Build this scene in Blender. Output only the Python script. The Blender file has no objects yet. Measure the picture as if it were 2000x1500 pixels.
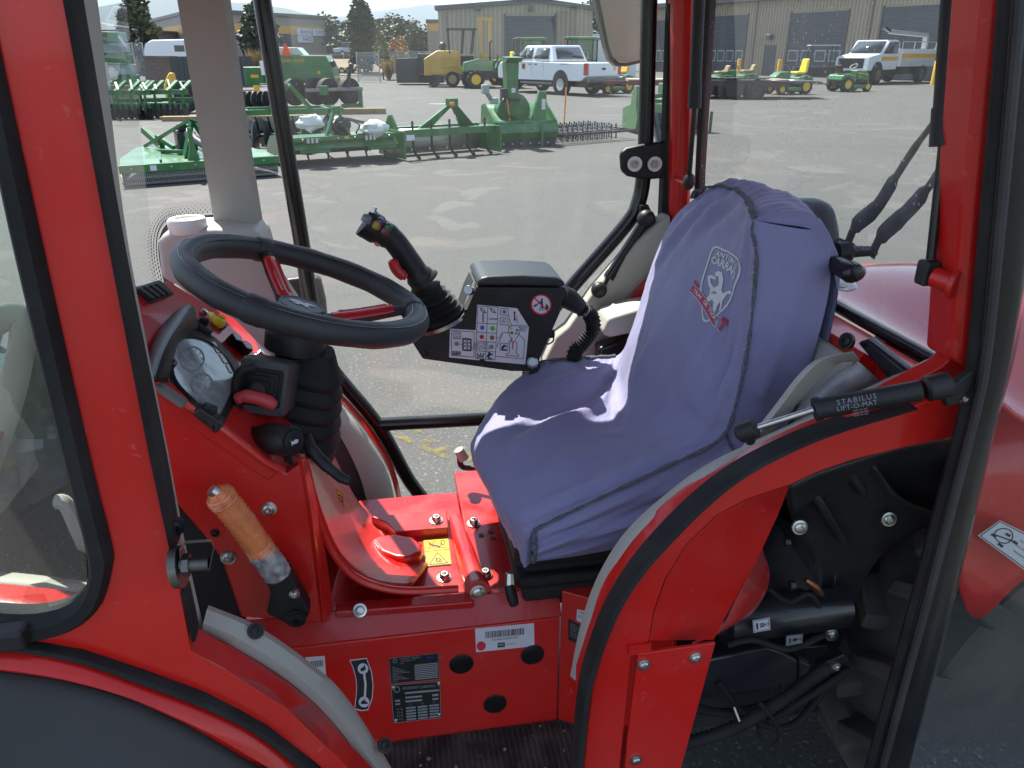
import bpy, bmesh, math, random
from mathutils import Vector as V, Matrix as M3
from mathutils import noise as mn

sc = bpy.context.scene
COL = sc.collection
rad = math.radians
# ---------------------------------------------------------------- camera, sky, sun, exposure
EYE = V((0, 0, 1.7)); YAW = rad(9.5); PITCH = rad(23.4); FPX = 1500.0      # photo pixels, 2000 x 1500
FWD = V((math.sin(YAW)*math.cos(PITCH), math.cos(YAW)*math.cos(PITCH), -math.sin(PITCH)))
RGT = V((math.cos(YAW), -math.sin(YAW), 0)); UPV = RGT.cross(FWD)
cam = bpy.data.cameras.new('camera'); camo = bpy.data.objects.new('camera', cam); COL.objects.link(camo)
cam.sensor_width = 36; cam.lens = FPX/2000*36; cam.clip_start = 0.02; cam.clip_end = 30000
camo.matrix_world = M3.Translation(EYE) @ M3((RGT, UPV, -FWD)).transposed().to_4x4()
sc.camera = camo
SUN_EL = rad(55); SUN_DIR = V((-0.38*math.cos(SUN_EL), 0.925*math.cos(SUN_EL), math.sin(SUN_EL))).normalized()
sl = bpy.data.lights.new('sun', 'SUN'); sl.energy = 5.0; sl.angle = rad(0.5); sl.color = (1, 0.95, 0.87)
so = bpy.data.objects.new('sun', sl); COL.objects.link(so); so.rotation_euler = SUN_DIR.to_track_quat('Z', 'Y').to_euler()
wd = bpy.data.worlds.new('World'); sc.world = wd; wd.use_nodes = True
wn = wd.node_tree; wn.nodes.clear()
sky = wn.nodes.new('ShaderNodeTexSky'); sky.sky_type = 'NISHITA'; sky.sun_disc = False
sky.sun_elevation = SUN_EL; sky.sun_rotation = math.atan2(SUN_DIR.x, SUN_DIR.y); sky.dust_density = 0.5; sky.ozone_density = 3.0; sky.altitude = 400
bg = wn.nodes.new('ShaderNodeBackground'); bg.inputs[1].default_value = 0.095
wo = wn.nodes.new('ShaderNodeOutputWorld')
tcw = wn.nodes.new('ShaderNodeTexCoord'); mpw = wn.nodes.new('ShaderNodeMapping'); mpw.inputs['Scale'].default_value = (2.2, 2.2, 9)
nzw = wn.nodes.new('ShaderNodeTexNoise'); nzw.inputs['Scale'].default_value = 1.6; nzw.inputs['Detail'].default_value = 7
rmw = wn.nodes.new('ShaderNodeMapRange'); rmw.inputs[1].default_value = 0.44; rmw.inputs[2].default_value = 0.72; rmw.inputs[4].default_value = 0.75
mxw = wn.nodes.new('ShaderNodeMix'); mxw.data_type = 'RGBA'; mxw.inputs[7].default_value = (4.2, 4.4, 4.6, 1)
for a, b in ((tcw.outputs['Generated'], mpw.inputs[0]), (mpw.outputs[0], nzw.inputs[0]), (nzw.outputs[0], rmw.inputs[0]), (rmw.outputs[0], mxw.inputs[0]),
             (sky.outputs[0], mxw.inputs[6]), (mxw.outputs[2], bg.inputs[0]), (bg.outputs[0], wo.inputs[0])): wn.links.new(a, b)
vs = sc.view_settings; vs.view_transform = 'Standard'; vs.look = 'None'; vs.exposure = 1.55; vs.gamma = 1; vs.use_curve_mapping = False
sc.render.engine = 'CYCLES'

# ---------------------------------------------------------------- photo pixel to a point on a real plane
def ray(u, v): return FWD + RGT*((u-1000)/FPX) - UPV*((v-750)/FPX)
def W(u, v, X=None, Y=None, Z=None, pl=None):
    d = ray(u, v)
    if pl: t = (pl[0]-EYE).dot(pl[1])/d.dot(pl[1])
    elif X is not None: t = (X-EYE.x)/d.x
    elif Y is not None: t = (Y-EYE.y)/d.y
    else: t = (Z-EYE.z)/d.z
    return EYE + d*t
def G(u, v): return W(u, v, Z=0)
def L(pts, y): return [W(a, b, Y=y) for a, b in pts]

# ---------------------------------------------------------------- mesh helpers
def crv(pts, n=6, closed=False):
    P = [V(p) for p in pts]; m = len(P); out = []
    if m < 3: return P
    for i in range(m if closed else m-1):
        a = P[(i-1) % m] if closed or i > 0 else P[0]*2-P[1]
        b, c = P[i], P[(i+1) % m]
        d = P[(i+2) % m] if closed or i+2 < m else P[-1]*2-P[-2]
        for k in range(n):
            t = k/n
            out.append(((b*2) + (c-a)*t + (a*2-b*5+c*4-d)*t*t + (b*3-a-c*3+d)*t**3)*0.5)
    if not closed: out.append(P[-1])
    return out
def patch(ctrl, nu=6, nv=6):
    rows = [crv(r, nu) for r in ctrl]
    cols = [crv([rows[i][j] for i in range(len(rows))], nv) for j in range(len(rows[0]))]
    return [[cols[j][i] for j in range(len(cols))] for i in range(len(cols[0]))]
def perp(d):
    d = d.normalized(); a = V((0, 0, 1)) if abs(d.z) < 0.9 else V((1, 0, 0))
    x = d.cross(a).normalized(); return x, d.cross(x).normalized()

class MB:
    def __init__(s): s.v = []; s.f = []
    def add(s, pts, faces):
        b = len(s.v); s.v += [V(p) for p in pts]; s.f += [[b+i for i in f] for f in faces]; return s
    def box(s, c, d, rz=0, mat=None, taper=1.0):
        c = V(c); x, y, z = d[0]/2, d[1]/2, d[2]/2
        p = [V((sx*x*(taper if sz > 0 else 1), sy*y*(taper if sz > 0 else 1), sz*z)) for sz in (-1, 1) for sx, sy in ((-1, -1), (1, -1), (1, 1), (-1, 1))]
        R = mat if mat else M3.Rotation(rz, 3, 'Z')
        return s.add([c + R@q for q in p], [(3, 2, 1, 0), (4, 5, 6, 7), (0, 1, 5, 4), (1, 2, 6, 5), (2, 3, 7, 6), (3, 0, 4, 7)])
    def b2(s, a, b): a, b = V(a), V(b); return s.box((a+b)/2, b-a)
    def beam(s, p0, p1, w, h, up=(0, 0, 1)):
        p0, p1 = V(p0), V(p1); d = (p1-p0).normalized(); u = V(up)
        x = d.cross(u)
        if x.length < 1e-4: x = d.cross(V((1, 0, 0)))
        x.normalize(); y = x.cross(d).normalized()
        q = [p + x*(sx*w/2) + y*(sy*h/2) for p in (p0, p1) for sx, sy in ((-1, -1), (1, -1), (1, 1), (-1, 1))]
        return s.add(q, [(3, 2, 1, 0), (4, 5, 6, 7), (0, 1, 5, 4), (1, 2, 6, 5), (2, 3, 7, 6), (3, 0, 4, 7)])
    def tube(s, pts, r, n=8, closed=False, flat=1.0, up=None):
        P = [V(p) for p in pts]; m = len(P); R = r if isinstance(r, (list, tuple)) else [r]*m
        x = None; ring = []
        for i, p in enumerate(P):
            if closed: d = P[(i+1) % m]-P[i-1]
            else: d = P[min(i+1, m-1)]-P[max(i-1, 0)]
            d.normalize()
            if up is not None:
                y = V(up); x = y.cross(d)
                if x.length < 1e-5: x = perp(d)[0]
                x.normalize(); y = d.cross(x)
            elif x is None: x, y = perp(d)
            else:
                x = x - d*x.dot(d)
                if x.length < 1e-5: x = perp(d)[0]
                x.normalize(); y = d.cross(x)
            b = len(s.v); ring.append(b)
            for k in range(n):
                a = 2*math.pi*k/n; s.v.append(p + x*(R[i]*math.cos(a)) + y*(R[i]*flat*math.sin(a)))
        for i in range(m if closed else m-1):
            a, b = ring[i], ring[(i+1) % m]
            for k in range(n): s.f.append([a+k, a+(k+1) % n, b+(k+1) % n, b+k])
        if not closed:
            s.f.append([ring[0]+k for k in range(n)][::-1]); s.f.append([ring[-1]+k for k in range(n)])
        return s
    def cyl(s, p0, p1, r0, r1=None, n=12): return s.tube([p0, p1], [r0, r0 if r1 is None else r1], n)
    def lathe(s, o, ax, prof, n=16, sq=0):
        o = V(o); ax = V(ax).normalized(); x, y = perp(ax); ring = []
        for r, h in prof:
            b = len(s.v); ring.append(b)
            for k in range(n):
                a = 2*math.pi*k/n; q = 1.0
                if sq: q = 1/max(abs(math.cos(a)), abs(math.sin(a)))**sq
                s.v.append(o + ax*h + (x*math.cos(a)+y*math.sin(a))*max(r, 1e-4)*q)
        for a, b in zip(ring, ring[1:]):
            for k in range(n): s.f.append([a+k, a+(k+1) % n, b+(k+1) % n, b+k])
        s.f.append([ring[0]+k for k in range(n)][::-1]); s.f.append([ring[-1]+k for k in range(n)])
        return s
    def ball(s, c, r, n=10, sc3=(1, 1, 1)):
        c = V(c); prof = [(math.sin(math.pi*i/n), -math.cos(math.pi*i/n)) for i in range(n+1)]
        b = len(s.v); s.lathe((0, 0, 0), (0, 0, 1), [(q*r, h*r) for q, h in prof], n+4)
        for i in range(b, len(s.v)): p = s.v[i]; s.v[i] = c + V((p.x*sc3[0], p.y*sc3[1], p.z*sc3[2]))
        return s
    def prism(s, pts, vec):
        P = [V(p) for p in pts]; n = len(P); vec = V(vec)
        return s.add(P + [p+vec for p in P], [list(range(n))[::-1], list(range(n, 2*n))] + [(i, (i+1) % n, n+(i+1) % n, n+i) for i in range(n)])
    def strip(s, A, B, vec, mid=None):
        A = [V(p) for p in A]; B = [V(p) for p in B]; n = len(A); vec = V(vec)
        if mid is None:
            rows = [A, B, [p+vec for p in B], [p+vec for p in A]]
        else:
            mid = V(mid); C = [(a*3+b)/4+mid for a, b in zip(A, B)]; D = [(a+b*3)/4+mid for a, b in zip(A, B)]
            rows = [A, C, D, B, [p+vec for p in B], [p+vec for p in A]]
        b = len(s.v); k = len(rows)
        for r in rows: s.v += r
        for j in range(k):
            for i in range(n-1):
                s.f.append([b+j*n+i, b+j*n+i+1, b+((j+1) % k)*n+i+1, b+((j+1) % k)*n+i])
        s.f.append([b+j*n for j in range(k)]); s.f.append([b+j*n+n-1 for j in range(k)][::-1])
        return s
    def grid(s, g):
        b = len(s.v); n = len(g[0])
        for r in g: s.v += [V(p) for p in r]
        for i in range(len(g)-1):
            for j in range(n-1): s.f.append([b+i*n+j, b+i*n+j+1, b+(i+1)*n+j+1, b+(i+1)*n+j])
        return s
    def flat(s, tm, o, ex, ey, sz=1.0):
        return s.add([V(o) + V(ex)*(p[0]*sz) + V(ey)*(p[1]*sz) for p in tm[0]], tm[1])
    def build(s, name, mat, parent=None, bevel=0, ang=38, flatsh=False, solid=0, sub=0, seg=2):
        me = bpy.data.meshes.new(name); me.from_pydata(s.v, [], s.f)
        bm = bmesh.new(); bm.from_mesh(me)
        bmesh.ops.recalc_face_normals(bm, faces=bm.faces); bm.to_mesh(me); bm.free()
        if not flatsh:
            me.shade_smooth(); me.set_sharp_from_angle(angle=rad(ang))
        me.materials.append(mat)
        o = bpy.data.objects.new(name, me); COL.objects.link(o)
        if parent is not None:
            o.parent = parent
            if parent.type == 'EMPTY' and parent.get('_w'): o.matrix_parent_inverse = M3.Translation(-parent.location)
        if solid:
            q = o.modifiers.new('solid', 'SOLIDIFY'); q.thickness = solid; q.offset = 0
        if bevel:
            q = o.modifiers.new('bevel', 'BEVEL'); q.width = bevel; q.segments = seg; q.limit_method = 'ANGLE'; q.angle_limit = rad(40); q.harden_normals = True
        if sub:
            q = o.modifiers.new('sub', 'SUBSURF'); q.levels = q.render_levels = sub
        return o
def tag(o, label=None, cat=None, group=None, kind=None):
    for k, x in (('label', label), ('category', cat), ('group', group), ('kind', kind)):
        if x: o[k] = x
    return o
def empty(name, label, cat, loc=(0, 0, 0), rz=0, group=None, world=False):
    o = bpy.data.objects.new(name, None); COL.objects.link(o); o.location = loc; o.rotation_euler = (0, 0, rz); o.empty_display_size = .1
    if world: o['_w'] = 1
    return tag(o, label, cat, group)
def dup(root, loc, rz, label, group=None, s=None):
    r = root.copy(); COL.objects.link(r); r.location = loc; r.rotation_euler = (0, 0, rz); r['label'] = label
    if group: r['group'] = group
    if s: r.scale = (s, s, s)
    for ch in list(root.children):
        c = ch.copy(); COL.objects.link(c); c.parent = r
        for g in list(ch.children):
            d = g.copy(); COL.objects.link(d); d.parent = c
    return r
_tc = {}
def text(sx, ax='CENTER', sp=1.0, bold=0.0):
    k = (sx, ax, sp, bold)
    if k not in _tc:
        cu = bpy.data.curves.new('t', 'FONT'); cu.body = sx; cu.align_x = ax; cu.align_y = 'CENTER'; cu.space_character = sp; cu.resolution_u = 3; cu.offset = bold
        o = bpy.data.objects.new('t', cu); me = o.to_mesh()
        _tc[k] = ([(v.co.x, v.co.y) for v in me.vertices], [list(p.vertices) for p in me.polygons])
        o.to_mesh_clear(); bpy.data.objects.remove(o); bpy.data.curves.remove(cu)
    return _tc[k]

# ---------------------------------------------------------------- materials
def mat(name, col, rough=0.5, metal=0.0, coat=0.0, var=0.0, vs=8.0, bump=0.0, bs=60.0, dust=0.0, dcol=(0.42, 0.38, 0.32), ds=5.0, sheen=0.0, wave=None, spec=None, emis=0, rvar=0.0, trans=0.0, spk=0.0, sks=70.0, spc=(0.55, 0.45, 0.4)):
    m = bpy.data.materials.new(name); m.use_nodes = True; nt = m.node_tree; N = nt.nodes; b = N['Principled BSDF']; lk = nt.links.new
    c = (*col, 1); b.inputs['Base Color'].default_value = c; b.inputs['Roughness'].default_value = rough; b.inputs['Metallic'].default_value = metal
    b.inputs['Coat Weight'].default_value = coat; b.inputs['Coat Roughness'].default_value = 0.06
    if spec is not None: b.inputs['Specular IOR Level'].default_value = spec
    if sheen: b.inputs['Sheen Weight'].default_value = sheen; b.inputs['Sheen Roughness'].default_value = 0.4
    if trans: b.inputs['Transmission Weight'].default_value = trans
    if emis: b.inputs['Emission Color'].default_value = c; b.inputs['Emission Strength'].default_value = emis
    tc = N.new('ShaderNodeTexCoord'); src = None
    def nz(scale, det=5, dist=0.0):
        n = N.new('ShaderNodeTexNoise'); n.inputs['Scale'].default_value = scale; n.inputs['Detail'].default_value = det; n.inputs['Distortion'].default_value = dist
        lk(tc.outputs['Object'], n.inputs[0]); return n.outputs[0]
    def mix(fac, a, bcol):
        x = N.new('ShaderNodeMix'); x.data_type = 'RGBA'; lk(fac, x.inputs[0])
        if a is None: x.inputs[6].default_value = c
        else: lk(a, x.inputs[6])
        x.inputs[7].default_value = (*bcol, 1); return x.outputs[2]
    def rng(o, a, bb, lo, hi):
        r = N.new('ShaderNodeMapRange'); lk(o, r.inputs[0]); r.inputs[1].default_value = a; r.inputs[2].default_value = bb; r.inputs[3].default_value = lo; r.inputs[4].default_value = hi; return r.outputs[0]
    if var:
        src = mix(rng(nz(vs), 0.3, 0.75, 0, 1), None, tuple(min(1, x*(1-var)) for x in col))
    if wave:
        w = N.new('ShaderNodeTexWave'); w.inputs['Scale'].default_value = wave[0]; w.bands_direction = wave[2]; lk(tc.outputs['Object'], w.inputs[0])
        wb = N.new('ShaderNodeBump'); wb.inputs['Strength'].default_value = wave[1]; wb.inputs['Distance'].default_value = wave[3]; lk(w.outputs[1], wb.inputs['Height'])
        lk(wb.outputs[0], b.inputs['Normal'])
    if dust:
        d = rng(nz(ds, 8, 0.6), 0.42, 0.78, 0, dust)
        src = mix(d, src, dcol)
        rr = rng(d, 0, 1, rough, min(1, rough+0.5)); lk(rr, b.inputs['Roughness'])
    if spk:
        src = mix(rng(nz(sks, 3, 1.2), 0.66, 0.74, 0, spk), src, spc)
    if rvar and not dust:
        lk(rng(nz(ds, 6), 0.3, 0.7, rough, rough+rvar), b.inputs['Roughness'])
    if src is not None: lk(src, b.inputs['Base Color'])
    if bump:
        bp = N.new('ShaderNodeBump'); bp.inputs['Strength'].default_value = bump; bp.inputs['Distance'].default_value = 0.002; lk(nz(bs, 4), bp.inputs['Height'])
        if wave: lk(wb.outputs[0], bp.inputs['Normal'])
        lk(bp.outputs[0], b.inputs['Normal'])
    return m
def glass_mat(name, tint=(0.93, 0.97, 0.95), dirt=0.1, speck=0.0, dcol=(0.7, 0.7, 0.66), streak=0.0, refl=1.0):
    m = bpy.data.materials.new(name); m.use_nodes = True; nt = m.node_tree; N = nt.nodes; lk = nt.links.new; N.clear()
    out = N.new('ShaderNodeOutputMaterial'); tr = N.new('ShaderNodeBsdfTransparent'); tr.inputs[0].default_value = (*tint, 1)
    gl = N.new('ShaderNodeBsdfGlossy'); gl.inputs['Roughness'].default_value = 0.01
    fr = N.new('ShaderNodeFresnel'); fr.inputs[0].default_value = 1.45
    mu = N.new('ShaderNodeMath'); mu.operation = 'MULTIPLY'; mu.inputs[1].default_value = refl; lk(fr.outputs[0], mu.inputs[0])
    mx = N.new('ShaderNodeMixShader'); lk(mu.outputs[0], mx.inputs[0]); lk(tr.outputs[0], mx.inputs[1]); lk(gl.outputs[0], mx.inputs[2])
    df = N.new('ShaderNodeBsdfDiffuse'); df.inputs[0].default_value = (*dcol, 1); tl = N.new('ShaderNodeBsdfTranslucent'); tl.inputs[0].default_value = (*dcol, 1)
    dm = N.new('ShaderNodeMixShader'); dm.inputs[0].default_value = 0.5; lk(df.outputs[0], dm.inputs[1]); lk(tl.outputs[0], dm.inputs[2])
    tc = N.new('ShaderNodeTexCoord'); mp = N.new('ShaderNodeMapping'); lk(tc.outputs['Object'], mp.inputs[0])
    nz = N.new('ShaderNodeTexNoise'); nz.inputs['Scale'].default_value = 3.0; nz.inputs['Detail'].default_value = 9; lk(tc.outputs['Object'], nz.inputs[0])
    r = N.new('ShaderNodeMapRange'); r.inputs[1].default_value = 0.3; r.inputs[2].default_value = 0.8; r.inputs[3].default_value = dirt*0.3; r.inputs[4].default_value = dirt; lk(nz.outputs[0], r.inputs[0])
    fac = r.outputs[0]
    def addf(o, k):
        nonlocal fac
        q = N.new('ShaderNodeMath'); q.operation = 'MULTIPLY_ADD'; q.inputs[1].default_value = k; lk(o, q.inputs[0]); lk(fac, q.inputs[2]); q.use_clamp = True; fac = q.outputs[0]
    if speck:
        vo = N.new('ShaderNodeTexVoronoi'); vo.inputs['Scale'].default_value = 95; lk(tc.outputs['Object'], vo.inputs[0])
        lt = N.new('ShaderNodeMath'); lt.operation = 'LESS_THAN'; lt.inputs[1].default_value = 0.20; lk(vo.outputs[0], lt.inputs[0])
        n2 = N.new('ShaderNodeTexNoise'); n2.inputs['Scale'].default_value = 3.2; lk(tc.outputs['Object'], n2.inputs[0])
        r2 = N.new('ShaderNodeMapRange'); r2.inputs[1].default_value = 0.46; r2.inputs[2].default_value = 0.7; lk(n2.outputs[0], r2.inputs[0])
        ml = N.new('ShaderNodeMath'); ml.operation = 'MULTIPLY'; lk(lt.outputs[0], ml.inputs[0]); lk(r2.outputs[0], ml.inputs[1]); addf(ml.outputs[0], speck)
    if streak:
        mp.inputs['Scale'].default_value = (30, 30, 1.2)
        n3 = N.new('ShaderNodeTexNoise'); n3.inputs['Scale'].default_value = 1.0; n3.inputs['Detail'].default_value = 4; lk(mp.outputs[0], n3.inputs[0])
        r3 = N.new('ShaderNodeMapRange'); r3.inputs[1].default_value = 0.56; r3.inputs[2].default_value = 0.75; lk(n3.outputs[0], r3.inputs[0]); addf(r3.outputs[0], streak)
    m2 = N.new('ShaderNodeMixShader'); lk(fac, m2.inputs[0]); lk(mx.outputs[0], m2.inputs[1]); lk(dm.outputs[0], m2.inputs[2]); lk(m2.outputs[0], out.inputs[0])
    return m
RED = mat('red_paint', (0.60, 0.011, 0.008), 0.28, coat=0.28, spec=0.35, var=0.16, vs=3, spk=0.09, bump=0.10, bs=160, dust=0.13, ds=3.5, dcol=(0.5, 0.2, 0.17))
RED2 = mat('dusty_red_paint', (0.50, 0.010, 0.009), 0.26, coat=0.35, spec=0.4, spk=0.35, sks=22, spc=(0.22, 0.10, 0.075), var=0.2, vs=4, dust=0.32, ds=7, dcol=(0.42, 0.16, 0.14), bump=0.12, bs=90)
GREYT = mat('grey_trim_plastic', (0.40, 0.385, 0.335), 0.55, var=0.1, vs=6, bump=0.25, bs=400, dust=0.2, ds=9, dcol=(0.3, 0.28, 0.24))
BLK = mat('black_plastic', (0.011, 0.011, 0.011), 0.42, spec=0.35, bump=0.3, bs=500, dust=0.12, ds=12, dcol=(0.16, 0.15, 0.14))
BLKG = mat('black_gloss', (0.008, 0.008, 0.009), 0.22, dust=0.1, ds=6, dcol=(0.12, 0.12, 0.12))
RUB = mat('black_rubber', (0.012, 0.012, 0.012), 0.7, spec=0.3, bump=0.5, bs=220, dust=0.2, ds=10, dcol=(0.1, 0.095, 0.09))
DGREY = mat('dark_grey_plastic', (0.026, 0.026, 0.027), 0.5, bump=0.35, bs=600, dust=0.25, ds=5, dcol=(0.12, 0.11, 0.1))
STEEL = mat('zinc_steel', (0.62, 0.61, 0.58), 0.28, metal=1, var=0.3, vs=30)
WHT = mat('white_plastic', (0.78, 0.77, 0.74), 0.45, var=0.05)
LABW = mat('white_label', (0.62, 0.60, 0.64), 0.5, var=0.04, vs=20)
INK = mat('black_ink', (0.02, 0.02, 0.022), 0.6)
GREYP = mat('grey_print', (0.25, 0.25, 0.26), 0.6)
YEL = mat('yellow_label', (0.70, 0.47, 0.05), 0.45, var=0.12, vs=25)
YEL2 = mat('yellow_plastic', (0.85, 0.62, 0.02), 0.4)
# ================================================================ the setting
FH = V((math.sin(YAW), math.cos(YAW), 0))
def pt(u, v, d): return W(u, v, pl=(FH*d, FH))                 # point seen at a pixel, d metres ahead
def gd(u, d): p = FH*d + RGT*((u-1000)/FPX*(d*math.cos(PITCH)+1.7*math.sin(PITCH))); return V((p.x, p.y, 0))
def LD(lat, d, z=0.0): p = RGT*lat + FH*d; return V((p.x, p.y, z))
def asphalt():
    m = bpy.data.materials.new('asphalt'); m.use_nodes = True; nt = m.node_tree; N = nt.nodes; lk = nt.links.new; b = N['Principled BSDF']; b.inputs['Roughness'].default_value = 0.85
    tc = N.new('ShaderNodeTexCoord')
    def nz(s, d=5, dist=0.0, sc3=None):
        n = N.new('ShaderNodeTexNoise'); n.inputs['Scale'].default_value = s; n.inputs['Detail'].default_value = d; n.inputs['Distortion'].default_value = dist
        if sc3:
            mp = N.new('ShaderNodeMapping'); mp.inputs['Scale'].default_value = sc3; lk(tc.outputs['Object'], mp.inputs[0]); lk(mp.outputs[0], n.inputs[0])
        else: lk(tc.outputs['Object'], n.inputs[0])
        return n.outputs[0]
    def rg(o, a, c, lo, hi):
        r = N.new('ShaderNodeMapRange'); lk(o, r.inputs[0]); r.inputs[1].default_value = a; r.inputs[2].default_value = c; r.inputs[3].default_value = lo; r.inputs[4].default_value = hi; return r.outputs[0]
    def mix(f, a, c, mode='MIX'):
        x = N.new('ShaderNodeMix'); x.data_type = 'RGBA'; x.blend_type = mode
        if isinstance(f, float): x.inputs[0].default_value = f
        else: lk(f, x.inputs[0])
        for i, q in ((6, a), (7, c)):
            if isinstance(q, tuple): x.inputs[i].default_value = (*q, 1)
            else: lk(q, x.inputs[i])
        return x.outputs[2]
    c = mix(rg(nz(0.25, 6, 0.4), 0.3, 0.7, 0, 1), (0.060, 0.060, 0.055), (0.078, 0.078, 0.071))
    c = mix(rg(nz(1.3, 5, 1.0, (1, 3.2, 1)), 0.45, 0.8, 0, 0.5), c, (0.094, 0.093, 0.085))
    c = mix(rg(nz(0.8, 3, 2.5), 0.60, 0.66, 0, 0.35), c, (0.070, 0.070, 0.066))
    c = mix(rg(nz(90, 4), 0.35, 0.7, 0, 0.85), c, (0.034, 0.034, 0.032))
    c = mix(rg(nz(60, 3), 0.60, 0.70, 0, 0.9), c, (0.20, 0.197, 0.185))
    n_ = nz(0.55, 2, 1.8); c = mix(rg(n_, 0.585, 0.62, 0, 0.22), c, (0.125, 0.122, 0.107)); c = mix(rg(n_, 0.597, 0.605, 0, 0.10), c, (0.15, 0.147, 0.13))
    w = N.new('ShaderNodeTexWave'); w.wave_type = 'RINGS'; w.rings_direction = 'Z'; w.inputs['Scale'].default_value = 0.11; w.inputs['Distortion'].default_value = 5; w.inputs['Detail'].default_value = 2; w.inputs['Detail Scale'].default_value = 0.35; mpw2 = N.new('ShaderNodeMapping'); mpw2.inputs['Location'].default_value = (-6, -2, 0); lk(tc.outputs['Object'], mpw2.inputs[0]); lk(mpw2.outputs[0], w.inputs[0]); c = mix(rg(w.outputs[1], 0.80, 0.97, 0, 0.28), c, (0.06, 0.059, 0.054))
    vo = N.new('ShaderNodeTexVoronoi'); vo.feature = 'DISTANCE_TO_EDGE'; vo.inputs['Scale'].default_value = 0.28; vn = N.new('ShaderNodeVectorMath'); vn.operation = 'MULTIPLY_ADD'; vn.inputs[1].default_value = (0.9, 0.9, 0); nn = N.new('ShaderNodeTexNoise'); nn.inputs['Scale'].default_value = 0.8; nn.inputs['Detail'].default_value = 5; lk(tc.outputs['Object'], nn.inputs[0]); lk(nn.outputs[1], vn.inputs[0]); lk(tc.outputs['Object'], vn.inputs[2]); lk(vn.outputs[0], vo.inputs[0]); c = mix(rg(vo.outputs[0], 0.0, 0.008, 0.7, 0), c, (0.045, 0.044, 0.04))
    # old yellow paint and reddish stains close to the tractor
    c = mix(rg(nz(1.1, 4, 0.6), 0.60, 0.68, 0, 0.25), c, (0.16, 0.10, 0.08))
    lk(c, b.inputs['Base Color'])
    bp = N.new('ShaderNodeBump'); bp.inputs['Strength'].default_value = 0.9; bp.inputs['Distance'].default_value = 0.004; lk(nz(150, 4), bp.inputs['Height']); lk(bp.outputs[0], b.inputs['Normal'])
    return m
ASP = asphalt()
o = MB().grid([[V((x, y, 0)) for x in (-900, 0, 900)] for y in (-300, 200, 1500)]).build('ground', ASP); tag(o, kind='structure')
# faded paint strokes on the asphalt
def wornm(name, col, lo, hi, s):
    m = bpy.data.materials.new(name); m.use_nodes = True; nt = m.node_tree; N = nt.nodes; lk = nt.links.new; N.clear(); out = N.new('ShaderNodeOutputMaterial'); tr = N.new('ShaderNodeBsdfTransparent'); df = N.new('ShaderNodeBsdfDiffuse'); df.inputs[0].default_value = (*col, 1); mx = N.new('ShaderNodeMixShader')
    tc = N.new('ShaderNodeTexCoord'); n = N.new('ShaderNodeTexNoise'); n.inputs['Scale'].default_value = s; n.inputs['Detail'].default_value = 8; lk(tc.outputs['Object'], n.inputs[0]); r = N.new('ShaderNodeMapRange'); r.inputs[1].default_value = lo; r.inputs[2].default_value = hi; r.inputs[4].default_value = .7; lk(n.outputs[0], r.inputs[0]); lk(r.outputs[0], mx.inputs[0]); lk(tr.outputs[0], mx.inputs[1]); lk(df.outputs[0], mx.inputs[2]); lk(mx.outputs[0], out.inputs[0]); return m
PNT = wornm('worn_yellow_paint', (0.24, 0.20, 0.06), .48, .72, 14)
PNW = mat('worn_white_paint', (0.6, 0.6, 0.58), 0.8, var=0.3, vs=20)
def stroke(name, pts, w, m):
    P_ = crv([G(u, v) + V((0, 0, 0.004)) for u, v in pts], 6); A = []; B = []
    for i, p in enumerate(P_):
        d = (P_[min(i+1, len(P_)-1)]-P_[max(0, i-1)]).normalized(); n = V((-d.y, d.x, 0)); k = w*(0.7+0.5*mn.noise(p*3)); A.append(p+n*k); B.append(p-n*k)
    o = MB().grid([A, B]).build(name, m); return tag(o, kind='structure')
stroke('painted_marking', [(736, 800), (752, 818), (772, 838)], 0.012, PNT); stroke('painted_marking', [(790, 845), (850, 875), (930, 905)], 0.09, PNT)
stroke('painted_marking', [(838, 203), (880, 203)], 0.12, PNW)
TAN = mat('dry_bank_soil', (0.22, 0.17, 0.11), 0.95, var=0.4, vs=0.5)
o = MB().grid([[gd(120, 72)+V((0, 0, .05)), gd(760, 62)+V((0, 0, .05))], [gd(100, 90)+V((0, 0, 1.1)), gd(780, 90)+V((0, 0, 1.1))]]).build('verge', TAN); tag(o, kind='structure')
# ---- hills
HIL = mat('forested_hill', (0.04, 0.06, 0.045), 0.95, var=0.3, vs=0.006)
def hill(d, prof, amp, seed):
    A, B, C = [], [], []; P_ = crv([V((u, v, 0)) for u, v in prof], 14)
    for p in P_:
        q = pt(p.x, p.y, d); q.z += amp*mn.noise(q*0.004+V((seed, 0, 0))) + amp*0.5*mn.noise(q*0.015); A.append(q)
        r = q + FH*900; r.z = q.z*0.3; C.append(r); s_ = q - FH*d*0.35; s_.z = q.z*0.22 + amp*2*mn.noise(s_*0.003); B.append(s_)
    D_ = [V((b_.x, b_.y, -5)) - FH*300 for b_ in B]
    M_ = [(a+b_)/2 + V((0, 0, amp*3*mn.noise((a+b_)*0.0016))) for a, b_ in zip(A, B)]
    o = MB().grid([D_, B, M_, A, C]).build('hills', HIL); tag(o, kind='structure')
hill(3600, [(-500, 10), (-100, 24), (180, 18), (240, 8), (330, -6), (420, 2), (520, 10), (600, 26), (660, 42), (760, 60), (900, 70)], 12, 1)
hill(6500, [(300, 60), (560, 30), (640, 32), (740, 22), (800, 14), (860, 12), (960, 20), (1200, 45), (1600, 60)], 18, 7)
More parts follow.
